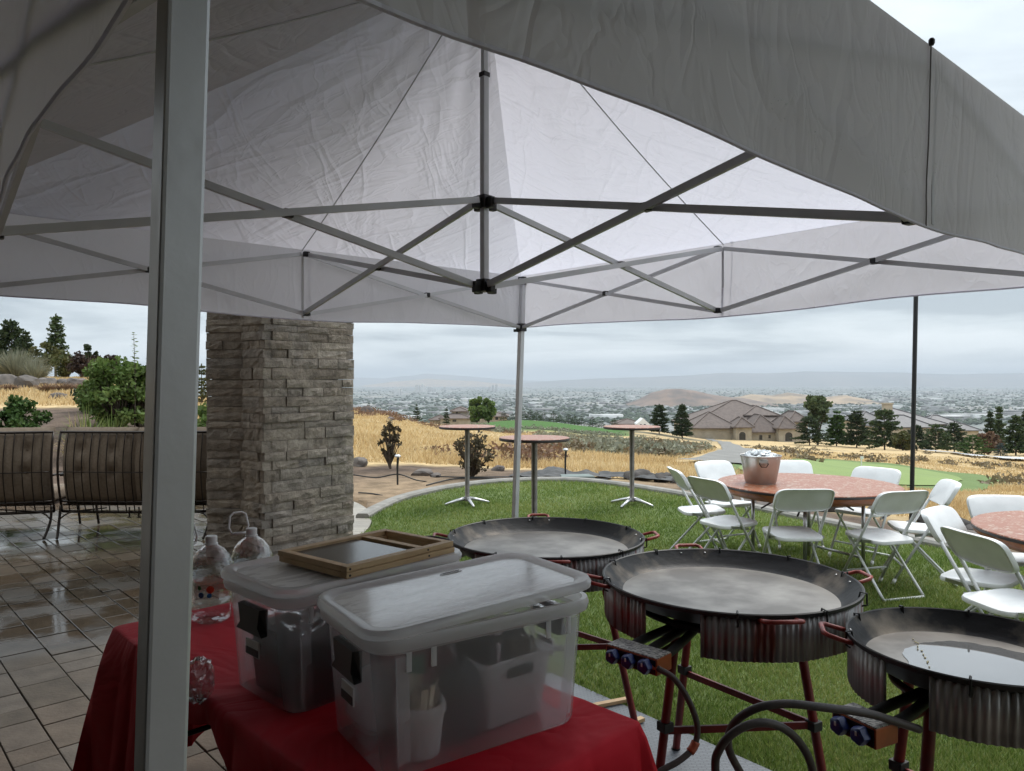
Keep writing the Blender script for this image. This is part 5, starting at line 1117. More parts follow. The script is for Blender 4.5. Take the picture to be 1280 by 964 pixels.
    if water:
        vs = [(0, 0, 0)]; m_ = 60; cx_, cy_ = R*.08, -R*.10
        for i in range(m_):
            a = 2*math.pi*i/m_; rr = R*(.64+.05*mnoise.noise(Vector((math.cos(a)*2, math.sin(a)*2, 3)))+.03*mnoise.noise(Vector((math.cos(a)*7, math.sin(a)*7, 1)))); vs.append((rr*math.cos(a), rr*math.sin(a), 0))
        mb = MB(); mb.add([(v[0]+cx_, v[1]+cy_, ZR-.0600) for v in vs], [(0, i+1, (i+1) % m_+1) for i in range(m_)]); o = mb.build('rain_water', M['water']); o.location = (x, y, 0); tag(o, 'rain puddle standing in the smallest pan', 'water')
    return p_
def blabel():
    m, t, b, o, L = raw('worn instruction plate'); tcn = nd(t, 'ShaderNodeTexCoord'); mp = nd(t, 'ShaderNodeMapping'); mp.inputs['Scale'].default_value = (60, 130, 1); mp.inputs['Rotation'].default_value = (0, 0, .6); L(tcn.outputs['Object'], mp.inputs[0])
    nz = nd(t, 'ShaderNodeTexNoise'); nz.inputs['Scale'].default_value = 1.6; nz.inputs['Detail'].default_value = 2; L(mp.outputs[0], nz.inputs['Vector']); r = ramp(t, (.45, (.10, .10, .10)), (.56, (.46, .45, .42))); L(nz.outputs['Fac'], r.inputs[0]); L(r.outputs[0], b.inputs['Base Color']); b.inputs['Roughness'].default_value = .4; return m
M['burner_label'] = blabel()
m, t, b, o, L = raw('still rain water'); b.inputs['Base Color'].default_value = (.36, .36, .36, 1); b.inputs['Metallic'].default_value = .5; b.inputs['Roughness'].default_value = .02; b.inputs['Specular IOR Level'].default_value = .9; b.inputs['Coat Weight'].default_value = .6; b.inputs['Coat Roughness'].default_value = .02; M['water'] = m
def legset(s): return [((-.22*s, -.13*s), (-.33*s, -.2*s)), ((-.06*s, .30*s), (-.10*s, .445*s)), ((.22*s, -.105*s), (.32*s, -.205*s))]
HG = .745
paella((.165, 3.63), .475, rad(208), rad(272), ('wide black steel paella pan in front of the far tent leg', 'red gas stand under the pan by the far tent leg', 'corrugated windshield round the pan by the far tent leg'), 3, [((-.25, -.1), (-.40, -.15)), ((-.05, .25), (-.06, .4)), ((.25, -.1), (.42, -.15))], M['skirt_red'], HG)
paella((.829, 2.855), .475, rad(226), rad(273), ('wide black steel paella pan between the other two pans, pale dry base', 'red gas stand with three blue knobs under the middle pan', 'red-stained corrugated windshield round the middle pan'), 3, legset(1), M['skirt_red'], HG)
paella((1.32, 2.14), .325, rad(207), rad(163), ('smallest paella pan holding a puddle of rain water', 'red gas stand with two blue knobs under the rain-filled pan', 'plain grey corrugated windshield round the rain-filled pan'), 2, legset(.75), M['skirt'], HG, True)
# swollen rice grains left in the puddle
M['rice'] = mat('swollen grain', (.75,.62,.25), (.8,.75,.5), rough=.4, scale=40)
for k in range(16):
    mb = MB(); mb.lathe([(0, .5), (.6, .35), (1, 0), (.6, -.35), (0, -.5)], (0, 0, 0), 6); o = mb.build('grain', M['rice'], smooth=True); t_ = k/15; q = on(1142+20*t_+g2.uniform(-2, 3), 800+33*t_+g2.uniform(-2, 2), ZR-.058)
    o.location = q; o.scale = (.0035, .0025, .004); o.rotation_euler = (0, 0, g2.uniform(0, 3)); tag(o, 'yellow grain floating in the line across the rain puddle', 'grain', 'grains in the rain puddle')

# hoses
hz = MB(); pts = bez([at(*p) for p in [(822, 836, 2.33), (843, 849, 2.30), (861, 876, 2.28), (872, 908, 2.28), (868, 934, 2.27), (850, 952, 2.25), (822, 968, 2.23), (780, 1000, 2.2)]] + [Vector((.15, 2.25, .12)), Vector((-.1, 2.5, .034)), Vector((-.35, 2.9, .034))], 8); hz.tube(pts, .0095, 9)
h1 = thing('gas_hose', (pts[-1].x, pts[-1].y, .02), 'grey rubber gas hose hanging from the three-knob burner to the mat', 'hose'); hz.build('tube', M['hose'], h1, smooth=True, world=True)
mb = MB(); mb.tube(pts[30:36], .0135, 9); mb.build('sleeve', M['brass'], h1, smooth=True, world=True)
mb = MB(); mb.tube([at(806, 829, 2.36), at(815, 833, 2.345), at(824, 837, 2.33)], [.010, .013, .011], 9); mb.build('coupling', M['brass'], h1, smooth=True, world=True)
D_ = 1.93
pts = [at(*p, D_+dd) for p, dd in [((1151, 913), -.02), ((1120, 903), -.04), ((1085, 893), -.06), ((1026, 885), -.08), ((982, 881), -.08), ((945, 887), -.07), ((918, 906), -.04), ((911, 934), 0), ((925, 965), .03), ((948, 1000), .05), ((985, 1012), .03), ((1012, 990), 0), ((1016, 962), -.03), ((1001, 930), -.06), ((975, 909), -.09), ((945, 905), -.10), ((918, 917), -.10), ((900, 938), -.09), ((895, 966), -.07), ((905, 1050), 0), ((930, 1150), .08)]]
pts = bez(pts+[Vector((.75, 2.2, .034)), Vector((1.0, 2.5, .034))], 6); hz = MB(); hz.tube(pts, .0105, 9)
h2 = thing('gas_hose', (pts[-1].x, pts[-1].y, .02), 'thick brown-grey hose rising in a double loop beside the rain-filled pan stand', 'hose'); hz.build('tube', M['hose'], h2, smooth=True, world=True)

# mat and wood scraps
mtp = [(.22, 4.17), (1.52, 2.60), (.60, 1.84), (-.70, 3.41)]; mb = MB(); mb.prism(mtp, .006, .016); o = mb.build('floor_mat', M['tread'], bevel=.003); tag(o, 'grey tread-patterned mat under the burner stands at the lawn edge', 'mat')
for (a_, b_), lb in (((on(742, 886, .02), on(788, 877, .02)), 'thin pale wood strip lying on the tread mat'), ((on(790, 907, .02), on(804, 902, .02)), 'short pale wood offcut on the tread mat')):
    mb = MB(); mb.bar(a_+Vector((0, 0, .010)), b_+Vector((0, 0, .010)), .03, .018); o = mb.build('wood_scrap', M['frame_wood'], bevel=.002); tag(o, lb, 'wood')
# ================================================================== white folding chairs
def make_chair():
    c = thing('folding_chair', (0, 0, 0), 'x', 'chair', 'white folding chairs on the lawn')
    hw = .205
    top = Vector((0, -.235, .80)); foot = Vector((0, .225, .012))
    for s in (-1, 1):
        q0_, q1_ = top+Vector((s*hw, 0, 0)), foot+Vector((s*hw, 0, 0))
        mb = MB(); mb.tube([q0_, q0_.lerp(q1_, .5), q1_], .0115, 8); l_ = mb.build('front_leg', M['chair_tube'], c, smooth=True)
        mb = MB(); mb.tube([q1_+Vector((0, 0, -.010)), q1_.lerp(q0_, .04)], .0145, 8); mb.build('foot_cap', M['chair'], l_, smooth=True)
        a_, b_ = Vector((s*.178, .135, .415)), Vector((s*.185, -.245, .014))
        mb = MB(); mb.tube(bez([a_, a_+Vector((0, -.03, -.03)), a_.lerp(b_, .55), b_], 4), .0105, 8); mb.build('rear_leg', M['chair_tube'], c, smooth=True)
        mb = MB(); mb.bar(Vector((s*.192, -.13, .43)), Vector((s*.192, .06, .40)), .006, .022); mb.build('hinge_plate', M['chrome'], c)
    mb = MB(); mb.tube([(-.186, -.246, .014), (.186, -.246, .014)], .0105, 8); mb.build('rear_crossbar', M['chair_tube'], c, smooth=True)
    pz = foot.lerp(top, .17); mb = MB(); mb.tube([(-hw, pz.y, pz.z), (hw, pz.y, pz.z)], .009, 8); mb.build('front_crossbar', M['chair_tube'], c, smooth=True)
    # seat: rounded, slightly dished, with a turned-down lip
    def sl(sc, z, cut=0.0):
        r = []
        for k in range(40):
            a = 2*math.pi*k/40; e_ = .42; x = math.copysign(abs(math.cos(a))**e_, math.cos(a)); y = math.copysign(abs(math.sin(a))**e_, math.sin(a)); w = .188+.016*(y+1)/2
            r.append((x*w*sc, .005+y*.195*sc, z+(.010*(y-.2) if True else 0)))
        return r
    loft([sl(.97, .418), sl(1.0, .422), sl(1.01, .436), sl(.985, .447), sl(.90, .446), sl(.6, .440), sl(.2, .437)]).build('seat', M['chair'], c, smooth=SM)
    # backrest: curved panel with rounded top corners and a raised rim on its rear side
    dirb = (top-foot).normalized()
    def bp_(x, t_, y_): # t_ 0..1 up the panel
        p = top.lerp(foot, (1-t_)*.24-.035); return Vector((x, p.y+y_-.030*(1-(x/.235)**2), p.z))
    def bl(sc, y_):
        r = []
        for k in range(48):
            a = 2*math.pi*k/48; ex, ez = .32, .5; x = math.copysign(abs(math.cos(a))**ex, math.cos(a)); z = math.copysign(abs(math.sin(a))**ez, math.sin(a)); t_ = .5+.5*z*sc**1.6
            r.append(tuple(bp_(x*.228*sc, t_, y_)))
        return r
    loft([bl(.955, -.006), bl(.975, -.020), bl(1.0, -.018), bl(1.012, .0), bl(1.0, .016), bl(.96, .022), bl(.5, .020), bl(.1, .020)], True, True).build('backrest', M['chair'], c, smooth=SM)
    return c
chair0 = make_chair()
CH = [  # x, y, heading, label
 (1.78, 7.02, 2, 'white folding chair seen edge-on beside the ice-bucket end of the round table'),
 (1.86, 6.42, 26, 'white folding chair at the bucket end, turned half away towards the round table'),
 (2.16, 7.42, -66, 'white folding chair behind the ice bucket, facing the round table'),
 (2.24, 5.93, 92, 'white folding chair with its back square to the middle paella pan'),
 (2.84, 7.46, -95, 'white folding chair behind the round table, only its backrest showing beside the bucket'),
 (3.27, 6.92, -145, 'white folding chair between the round table and the black pole'),
 (2.88, 5.82, 106, 'white folding chair angled in to the round table opposite the pole'),
 (3.36, 6.17, 165, 'white folding chair seen edge-on at the pole side of the round table'),
 (2.90, 4.60, -50, 'white folding chair showing its smooth front, nearest the second round table'),
 (2.74, 4.08, 8, 'white folding chair showing its rimmed back, overlapping the one at the second table'),
 (3.47, 5.08, -95, 'white folding chair on the kerb side of the second round table'),
]
for i, (x, y, hd, lb) in enumerate(CH):
    o = chair0 if i == 0 else copy_tree(chair0); o.location = (x, y, .004); o.rotation_euler = (0, 0, rad(hd-90)); o['label'] = lb

# ================================================================== round tables
def round_table(loc, label, rz):
    t_ = thing('round_table', loc, label, 'table', rz=rz); R = .76
    mb = MB(); mb.lathe([(0, .748), (R-.004, .748), (R, .743)], (0, 0, 0), 72); mb.build('printed_cover', M['paisley'], t_, smooth=SM)
    mb = MB(); mb.lathe([(R, .743), (R+.003, .738), (R+.003, .727), (R-.002, .722)], (0, 0, 0), 72); mb.build('edge_band', M['cover_edge'], t_, smooth=SM)
    mb = MB(); mb.lathe([(R-.003, .7215), (R-.012, .70), (R-.085, .655), (R-.10, .655), (R-.10, .705), (0, .705)], (0, 0, 0), 72); mb.build('underside', M['wood_under'], t_, smooth=SM)
    for s in (-1, 1):
        for y in (-.30, .30):
            mb = MB(); mb.tube([(s*.34, y, .71), (s*.34, y, .01)], .016, 10); mb.build('leg', M['chrome'], t_, smooth=True)
        mb = MB(); mb.tube([(s*.34, -.30, .12), (s*.34, .30, .12)], .012, 8); mb.build('crossbar', M['chrome'], t_, smooth=True)
        mb = MB(); mb.bar((s*.34, 0, .12), (s*.34, 0, .125), .02); 
        for y in (-.07, .07):
            mb = MB(); mb.tube([(s*.33, y*3, .52), (s*.05, y, .705)], .008, 6); mb.build('brace', M['iron'], t_, smooth=True)
    return t_
round_table((2.60, 6.55, .004), 'round table with red printed cover and the ice bucket on it', rad(25))
round_table((3.62, 4.42, .004), 'round table with red printed cover and nothing on it, beyond the smallest pan', rad(60))
bkt = thing('ice_bucket', (2.20, 6.58, .752), 'galvanised metal bucket heaped with ice on the round table', 'bucket')
mb = MB(); mb.lathe([(0, .004), (.125, .004), (.128, 0), (.130, .012), (.134, .016), (.172, .235), (.178, .238), (.180, .246), (.176, .250), (.170, .247), (.166, .235), (.128, .02), (0, .016)], (0, 0, 0), 48); mb.build('shell', M['bucket'], bkt, smooth=SM)
for s in (-1, 1):
    mb = MB(); a = rad(-100 if s < 0 else 80); ax = Vector((math.cos(a), math.sin(a), 0)); tg = Vector((-ax.y, ax.x, 0)); q = ax*.170+Vector((0, 0, .205))
    mb.tube([q-tg*.03, q-tg*.036+ax*.012-Vector((0, 0, .02)), q-tg*.02+ax*.016-Vector((0, 0, .045)), q+tg*.02+ax*.016-Vector((0, 0, .045)), q+tg*.036+ax*.012-Vector((0, 0, .02)), q+tg*.03], .005, 6); mb.build('ring_handle', M['iron'], bkt, smooth=True)
    mb = MB(); mb.bar(q-tg*.035+ax*.004, q+tg*.035+ax*.004, .022, .02, up=ax); mb.build('handle_plate', M['bucket'], bkt)
mb = MB(); g3 = random.Random(6)
for k in range(60):
    r = .15*math.sqrt(g3.random()); a = g3.uniform(0, 6.28); mb.box((r*math.cos(a), r*math.sin(a), .225+.045*(1-(r/.15)**2)+g3.uniform(-.012, .012)), (.035, .03, .028), m=Matrix.Rotation(g3.uniform(0, 3), 3, Vector((g3.random(), g3.random(), g3.random())).normalized()))
o = mb.build('ice', M['ice'], bevel=.004); o.location = bkt.location; o['kind'] = 'stuff'; tag(o, 'heap of ice cubes filling the metal bucket', 'ice')

# ================================================================== standing cocktail tables
def cocktail():
    t_ = thing('cocktail_table', (0, 0, 0), 'x', 'table', 'standing cocktail tables on the lawn'); R = .375; H_ = 1.05
    mb = MB(); mb.lathe([(0, H_), (R-.004, H_), (R, H_-.004)], (0, 0, 0), 56); mb.build('printed_cover', M['paisley'], t_, smooth=SM)
    mb = MB(); mb.lathe([(R, H_-.004), (R+.003, H_-.010), (R+.003, H_-.028), (R-.004, H_-.034), (.05, H_-.034)], (0, 0, 0), 56); mb.build('edge_band', M['cover_edge'], t_, smooth=SM)
    mb = MB(); mb.lathe([(.0, H_-.035), (.09, H_-.036), (.09, H_-.046), (.034, H_-.052), (.030, .09), (.045, .07), (.045, .05), (0, .05)], (0, 0, 0), 20); mb.build('post', M['dark_post'], t_, smooth=SM)
    for k in range(4):
        a = rad(20+90*k); ax = Vector((math.cos(a), math.sin(a), 0)); mb = MB(); mb.tube([ax*.02+Vector((0, 0, .085)), ax*.14+Vector((0, 0, .06)), ax*.29+Vector((0, 0, .022)), ax*.31+Vector((0, 0, .012))], [.026, .022, .015, .012], 8); f_ = mb.build('foot', M['alu'], t_, smooth=True)
        mb = MB(); mb.lathe([(0, -.008), (.012, -.008), (.012, .004), (0, .004)], ax*.30+Vector((0, 0, .008)), 10); mb.build('glide', M['black_pl'], f_)
    return t_
M['dark_post'] = mat('brown steel post', (.22,.205,.18), (.15,.14,.125), rough=.35, metal=.7, scale=12)
M['alu'] = mat('polished cast aluminium', (.62,.62,.63), (.52,.52,.53), rough=.3, metal=.8, scale=9)
ct0 = cocktail()
for i, (px, d, lb) in enumerate([(584, 9.95, 'tall standing table in front of the twiggy bush by the kerb'), (668, 7.95, 'tall standing table just behind the far tent leg'), (790, 9.9, 'tall standing table between the tent leg and the round dining table')]):
    o = ct0 if i == 0 else copy_tree(ct0); o.location = ((px-640)/FPX*d, d, .004); o.rotation_euler = (0, 0, rad(17*i)); o['label'] = lb

# black pole
P_ = Vector(((1139.5-640)/FPX*8.55, 8.55, 0)); P_.z = Tz(P_.x, P_.y)-.05
po = thing('light_pole', P_, 'slim black pole planted behind the kerb by the round table', 'pole')
mb = MB(); mb.tube([(0, 0, 0), (.045, 0, 2.6), (.052, 0, 3.1)], .025, 12); mb.build('shaft', M['lamp_black'], po, smooth=SM)
mb = MB(); mb.lathe([(0, .10), (.05, .10), (.06, .07), (.06, 0), (0, 0)], (0, 0, 0), 16); mb.build('base_collar', M['lamp_black'], po, smooth=SM)
mb = MB(); mb.lathe([(0, 3.13), (.02, 3.12), (.034, 3.10), (.034, 3.08), (0, 3.08)], (.052, 0, 0), 12); mb.build('cap', M['lamp_black'], po, smooth=SM)

# ================================================================== wrought iron sofa sections, seen from behind
def sofa(loc, rz, W_, label, arc):
    s = thing('patio_sofa', loc, label, 'sofa', rz=rz)
    def bx(x): return -arc*(1-(2*x/W_)**2)               # the back bows towards the viewer
    def prof(t_): return -.10*math.sin((t_-.1)*math.pi*1.1)*.6 + .02      # S curve of the bars
    zb, zt = .30, 1.115
    rail = lambda z, dy, r: [(x, bx(x)+dy, z) for x in np.linspace(-W_/2, W_/2, 15)]
    for nm, z, r in (('top_rail', zt, .014), ('lower_rail', .38, .011), ('bottom_rail', zb-.03, .016)):
        mb = MB(); mb.tube(rail(z, prof((z-zb)/(zt-zb)), r), r, 8); mb.build(nm, M['iron'], s, smooth=True)
    mb = MB(); mb.tube(rail(.70, prof(.48), .006), .006, 6); mb.build('mid_wire', M['iron'], s, smooth=True)
    n = int(W_/.085)
    for k in range(n+1):
        x = -W_/2+W_*k/n; mb = MB(); e_ = k in (0, n); mb.tube([(x, bx(x)+prof(t_), zb-.03+(zt-zb+.03)*t_) for t_ in np.linspace(0, 1, 9)], .012 if e_ else .0062, 6); mb.build('end_post' if e_ else 'back_bar', M['iron'], s, smooth=True)
    for sx in (-1, 1):
        x = sx*(W_/2-.01); mb = MB(); mb.tube(bez([(x, bx(x), .34), (x, bx(x)-.03, .18), (x-sx*.02, bx(x)-.09, .05), (x-sx*.03, bx(x)-.12, .012)], 5), .014, 8); mb.build('leg', M['iron'], s, smooth=True)
        mb = MB(); mb.tube(bez([(x, .66, .34), (x, .68, .18), (x, .72, .012)], 5), .014, 8); mb.build('leg', M['iron'], s, smooth=True)
        mb = MB(); mb.tube(bez([(x, bx(x)-.03, .20), (x-sx*.12, bx(x)*.6, .27), (x-sx*.5, -arc*.6, .32)], 5), .008, 6); mb.build('scroll_brace', M['iron'], s, smooth=True)
        mb = MB(); mb.tube(bez([(x, bx(x), .66), (x, .30, .64), (x, .60, .62), (x, .68, .50), (x, .66, .34)], 5), .013, 8); mb.build('arm', M['iron'], s, smooth=True)
    for x in (-.05, .05):
        mb = MB(); mb.tube([(x, bx(x)+.02, .33), (x, bx(x)+.02, .22)], .008, 6); mb.tube([(x-.02, bx(x)+.02, .22), (x+.02, bx(x)+.02, .22)], .008, 6); mb.build('drop_bracket', M['iron'], s, smooth=True)
    mb = MB(); mb.box((0, .33, .345), (W_-.04, .62, .018)); mb.build('seat_frame', M['iron'], s)
    nc_ = 2; cw = (W_-.04)/nc_
    for k in range(nc_):
        x0 = -W_/2+.02+cw*k
        def bc(u, v, side, x0=x0):
            x = x0-.006+(cw+.012)*u; z = .345+.82*v; ed = min(u, 1-u, v, 1-v); puff = .055*min(1, ed*9)**.5
            for tu in (.28, .72):
                for tv in (.42, .72): puff -= .045*math.exp(-(((u-tu)*cw)**2+((v-tv)*.7)**2)/.0028)
            puff += .006*mnoise.noise(Vector((u*9, v*9, k*4)))
            return (x, bx(x)+prof((z-.30)/.815)+.075-puff*side, z)
        mb = MB(); mb.grid(lambda u, v: bc(u, v, 1), 28, 24); mb.grid(lambda u, v: bc(1-u, v, -1), 16, 16); cu = mb.build('back_cushion', M['cushion'], s, smooth=True)
        for tu in (.28, .72):
            for tv in (.42, .72):
                q = Vector(bc(tu, tv, 1)); mb = MB(); mb.lathe([(0, .012), (.012, .006), (.014, -.003), (0, -.006)], q, 8); mb.build('button', M['cushion'], cu, smooth=True)
        mb = MB(); mb.box((x0+cw/2, .36, .425), (cw-.02, .58, .13)); mb.build('seat_cushion', M['cushion'], s, bevel=.04, seg=3, smooth=True)
    return s
sofa((-3.98, 7.86, 0), rad(0), 1.60, 'taupe cushioned iron sofa section half hidden by the stone column', .05)
sofa((-5.66, 7.74, 0), rad(9), 1.62, 'taupe cushioned iron sofa section farther along, its cushion bulging over the rail', .10)
# ================================================================== plants
GR = np.random.RandomState(17)
def quads(C, A, B):
    V = np.stack([C-A-B, C+A-B, C+A+B, C-A+B], 1).reshape(-1, 3); return V, np.arange(len(V)).reshape(-1, 4)
def rnd_dirs(n): v = GR.randn(n, 3); return v/np.linalg.norm(v, axis=1)[:, None]
def leaf_quads(C, s, asp=.55, flat=0.0):
    n = len(C); a = rnd_dirs(n); a[:, 2] *= (1-flat); a /= np.linalg.norm(a, axis=1)[:, None]; r = rnd_dirs(n); b = np.cross(a, r); b /= np.linalg.norm(b, axis=1)[:, None]
    s = np.broadcast_to(np.asarray(s), (n,))[:, None]; s = s*GR.uniform(.65, 1.35, (n, 1)); return quads(C, a*s, b*s*asp)
def leafmat(name, a, b_, tr=.25): return mat(name, a, b_, rough=.6, scale=1.2, irand=.28, trans=tr, spec=.25)
LM = {'pine': leafmat('pine needles', (.042,.068,.027), (.075,.105,.042)), 'dark': leafmat('dark needles', (.032,.050,.022), (.054,.076,.034)),
      'bright': leafmat('fresh green needles', (.045,.090,.022), (.07,.12,.03)), 'olive': leafmat('olive foliage', (.075,.085,.028), (.11,.105,.04)),
      'poplar': leafmat('poplar leaves', (.075,.10,.042), (.11,.14,.06)), 'broad': leafmat('broad green leaves', (.10,.155,.038), (.17,.23,.07), .35),
      'blue': leafmat('blue spruce needles', (.055,.085,.085), (.08,.115,.115)), 'sage': leafmat('silver sage leaves', (.20,.205,.145), (.27,.265,.19)),
      'purple': leafmat('purple-brown leaves', (.045,.03,.026), (.07,.045,.036)), 'rust': leafmat('rusty twigs', (.16,.095,.06), (.22,.14,.09)),
      'twig': leafmat('bronze leaves', (.07,.06,.035), (.11,.085,.05)), 'lily': leafmat('strap leaves', (.09,.15,.035), (.19,.20,.06)), 'straw': leafmat('straw leaves', (.42,.33,.14), (.5,.40,.2)), 'scrub': leafmat('dry scrub', (.15,.115,.07), (.23,.19,.12))}
def limb_mesh(segs):
    mb = MB()
    for a, b_, r0, r1 in segs: mb.tube([a, Vector(a).lerp(Vector(b_), .5)+Vector((RNG.uniform(-1, 1), RNG.uniform(-1, 1), 0))*r0*.8, b_], [r0, (r0+r1)/2, r1], 5)
    return mb
def conifer(loc, h, r, label, kind='pine', name='pine_tree', group=None, levels=15, gap=1.0, cone=.85, dens=1.0, leaf=None, base=.08, cat='tree'):
    t_ = thing(name, loc, label, cat, group); segs = [((0, 0, -.3), (0, 0, h*.97), h*.018+.02, h*.003)]; C, A, B = [], [], []
    for k in range(levels):
        f = base+(1-base)*(k+RNG.uniform(-.3, .3))/levels; f = min(max(f, base), .985); z = f*h; rr = r*((1-f)**cone*1.05+.05)*RNG.uniform(.78, 1.12); nb_ = max(4, int(8*gap))
        for j in range(nb_):
            a = j/nb_*6.283+k*1.1+RNG.uniform(-.35, .35); ln = rr*RNG.uniform(.6, 1.12); dirv = np.array([math.cos(a), math.sin(a), RNG.uniform(.0, .4)]); 
            segs.append(((0, 0, z), tuple(dirv*ln*.85+np.array([0, 0, z])), h*.005+.004, .003)) if ln > r*.25 and j % 2 == 0 else None
            m_ = int(max(5, 25*dens*ln/r+4)); t0 = GR.uniform(.2, 1.0, m_)**.8; c = dirv[None]*ln*t0[:, None]+np.array([0, 0, z]); c = c+GR.randn(m_, 3)*np.array([1, 1, .7])*h*.018; c[:, 2] += -.10*ln*t0**2+.05*h/levels
            s = (leaf or h*.025)*GR.uniform(.7, 1.3, m_)[:, None]; d_ = dirv[None]+GR.randn(m_, 3)*.55; d_ /= np.linalg.norm(d_, axis=1)[:, None]; q = np.cross(d_, rnd_dirs(m_)); q /= np.linalg.norm(q, axis=1)[:, None]
            C.append(c); A.append(d_*s); B.append(q*s*.42)
    top = np.stack([GR.randn(10)*h*.008, GR.randn(10)*h*.008, h*GR.uniform(.93, 1.0, 10)], -1); C.append(top); A.append(np.tile([0, 0, h*.022], (10, 1))); B.append(rnd_dirs(10)*h*.010)
    V, F = quads(np.concatenate(C), np.concatenate(A), np.concatenate(B)); fast_mesh('crown', V, F, LM[kind], t_); limb_mesh(segs).build('trunk', M['bark'], t_)
    return t_
def broadleaf(loc, h, r, label, kind='broad', name='leafy_tree', n=2600, leaf=.12, lumps=22, low=.25, cat='tree', group=None, trunk=True, sq=1.0, asp=.6, flat=0.0, lsc=1.0):
    t_ = thing(name, loc, label, cat, group); segs = []; cen = []
    for k in range(lumps):
        for _ in range(30):
            p = np.array([RNG.uniform(-1, 1), RNG.uniform(-1, 1), RNG.uniform(-1, 1)])
            if .25 < np.linalg.norm(p) < 1: break
        z = h*(low+(1-low)*(p[2]*.5+.5)); wz = math.sqrt(max(.12, 1-((z/h-(low+1)/2)/((1-low)/2+.12))**2)); c = np.array([p[0]*r*wz*.85, p[1]*r*wz*.85, z*sq]); cen.append(c)
        segs.append(((0, 0, h*low*.5*RNG.uniform(.2, 1)), tuple(c), .012*h+.006, .004))
    cen = np.array(cen); lr = r*GR.uniform(.2, .42, lumps)*lsc; w = lr**2/np.sum(lr**2); C = []
    for c, q, ww in zip(cen, lr, w):
        m_ = int(n*ww)+8; u = rnd_dirs(m_)*(GR.rand(m_, 1)**.45)*q*np.array([1, 1, .8]); C.append(c+u)
    C = np.concatenate(C); C[:, 2] = np.maximum(C[:, 2], .03); V, F = leaf_quads(C, leaf, asp, flat); fast_mesh('crown' if trunk else 'foliage', V, F, LM[kind], t_)
    if trunk: segs.append(((0, 0, -.2), (0, 0, h*low*1.1), .022*h+.01, .014*h))
    limb_mesh(segs).build('trunk' if trunk else 'stems', M['bark'], t_); return t_
def spray(loc, h, r, label, kind, name, n=500, w=.012, cat='shrub', arch=.5, group=None, tip=.2):
    'arching strap leaves or upright stems from one crown'
    t_ = thing(name, loc, label, cat, group); V = []; F = []
    for k in range(n):
        a = GR.uniform(0, 6.283); q = GR.rand()**.6; L_ = h*GR.uniform(.6, 1.1); d_ = np.array([math.cos(a), math.sin(a), 0]); s_ = np.array([-math.sin(a), math.cos(a), 0])*w*GR.uniform(.6, 1.2); b0 = d_*r*.25*GR.rand(); o_ = len(V)
        for i, f in enumerate((0, .4, .75, 1.0)):
            p = b0+d_*r*q*(f**1.3)+np.array([0, 0, L_*(f-arch*q*f*f*.8)]); ww = (1, .9, .6, tip)[i]; V += [p-s_*ww, p+s_*ww]
        F += [(o_+2*i, o_+2*i+1, o_+2*i+3, o_+2*i+2) for i in range(3)]
    fast_mesh('leaves', np.array(V), np.array(F), LM[kind], t_); return t_
def gp(px, d, dz=0.0):
    x = (px-640)/FPX*d; return (x, d, Tz(x, d)+dz)
def hgt(px, ytop, d): x = (px-640)/FPX*d; return CAMZ+(HZ-ytop)/FPX*d-Tz(x, d)

# --- the garden bed and rise beyond the sofas
conifer(gp(-22, 52), hgt(-22, 388, 52), 2.3, 'tall feathery evergreen rising past the others on the left rise', 'pine', levels=18, dens=1.4)
conifer(gp(14, 47), hgt(14, 400, 47), 1.5, 'dense dark juniper behind the silvery shrub', 'dark', 'juniper_tree', levels=20, dens=1.8, cone=.6)
conifer(gp(32, 44), hgt(32, 414, 44), .95, 'shorter dark juniper with a slim spire beside the open pine', 'dark', 'juniper_tree', levels=16, dens=1.6, cone=.7)
conifer(gp(70, 40), hgt(70, 393, 40), .80, 'slender open pine with sky showing through its branches', 'pine', levels=13, gap=.85, cone=.65, dens=1.3, leaf=.085, base=.25)
broadleaf(gp(55, 38), hgt(55, 431, 38), 1.0, 'yellow-green bush at the foot of the open pine', 'olive', 'garden_bush', cat='shrub', trunk=False, n=1500, leaf=.07, low=.05)
broadleaf(gp(84, 36), hgt(84, 441, 36), .75, 'olive bush between the open pine and the purple shrubs', 'olive', 'garden_bush', cat='shrub', trunk=False, n=1200, leaf=.06, low=.05)
for px, d, yt, r, lb in [(103, 33, 441, .75, 'purple-leaved shrub behind the boulders'), (124, 31, 444, .70, 'purple-brown shrub touching the big leafy bush'), (140, 30, 446, .6, 'dim purple shrub behind the tall leafy shoot')]:
    broadleaf(gp(px, d), hgt(px, yt, d), r, lb, 'purple', 'purple_shrub', cat='shrub', trunk=False, n=1300, leaf=.05, low=.02)
broadleaf(gp(113, 30), hgt(113, 430, 30), .35, 'thin leafy sapling poking above the purple shrubs', 'dark', 'sapling', n=160, leaf=.06, low=.6, lumps=6)
spray(gp(20, 27.5), hgt(20, 436, 27.5)*1.05, 1.15, 'silvery rabbitbrush mound above the boulders', 'sage', 'silver_shrub', n=1500, w=.012, arch=.45)
spray(gp(44, 26.8), hgt(44, 446, 26.8), .7, 'smaller silvery brush tuft at the end of the boulders', 'sage', 'silver_shrub', n=600, w=.011, arch=.5)
broadleaf(gp(150, 14.6), hgt(150, 447, 14.6), .86, 'big fresh-green leafy bush beside the tent leg', 'broad', 'leafy_bush', cat='shrub', trunk=False, n=5200, leaf=.034, low=.02, lumps=90, lsc=.62)
broadleaf(gp(176, 14.9), hgt(176, 438, 14.9), .55, 'leafy bush half hidden by the tent leg', 'broad', 'leafy_bush', cat='shrub', trunk=False, n=2600, leaf=.034, low=.02, lumps=50, lsc=.62)
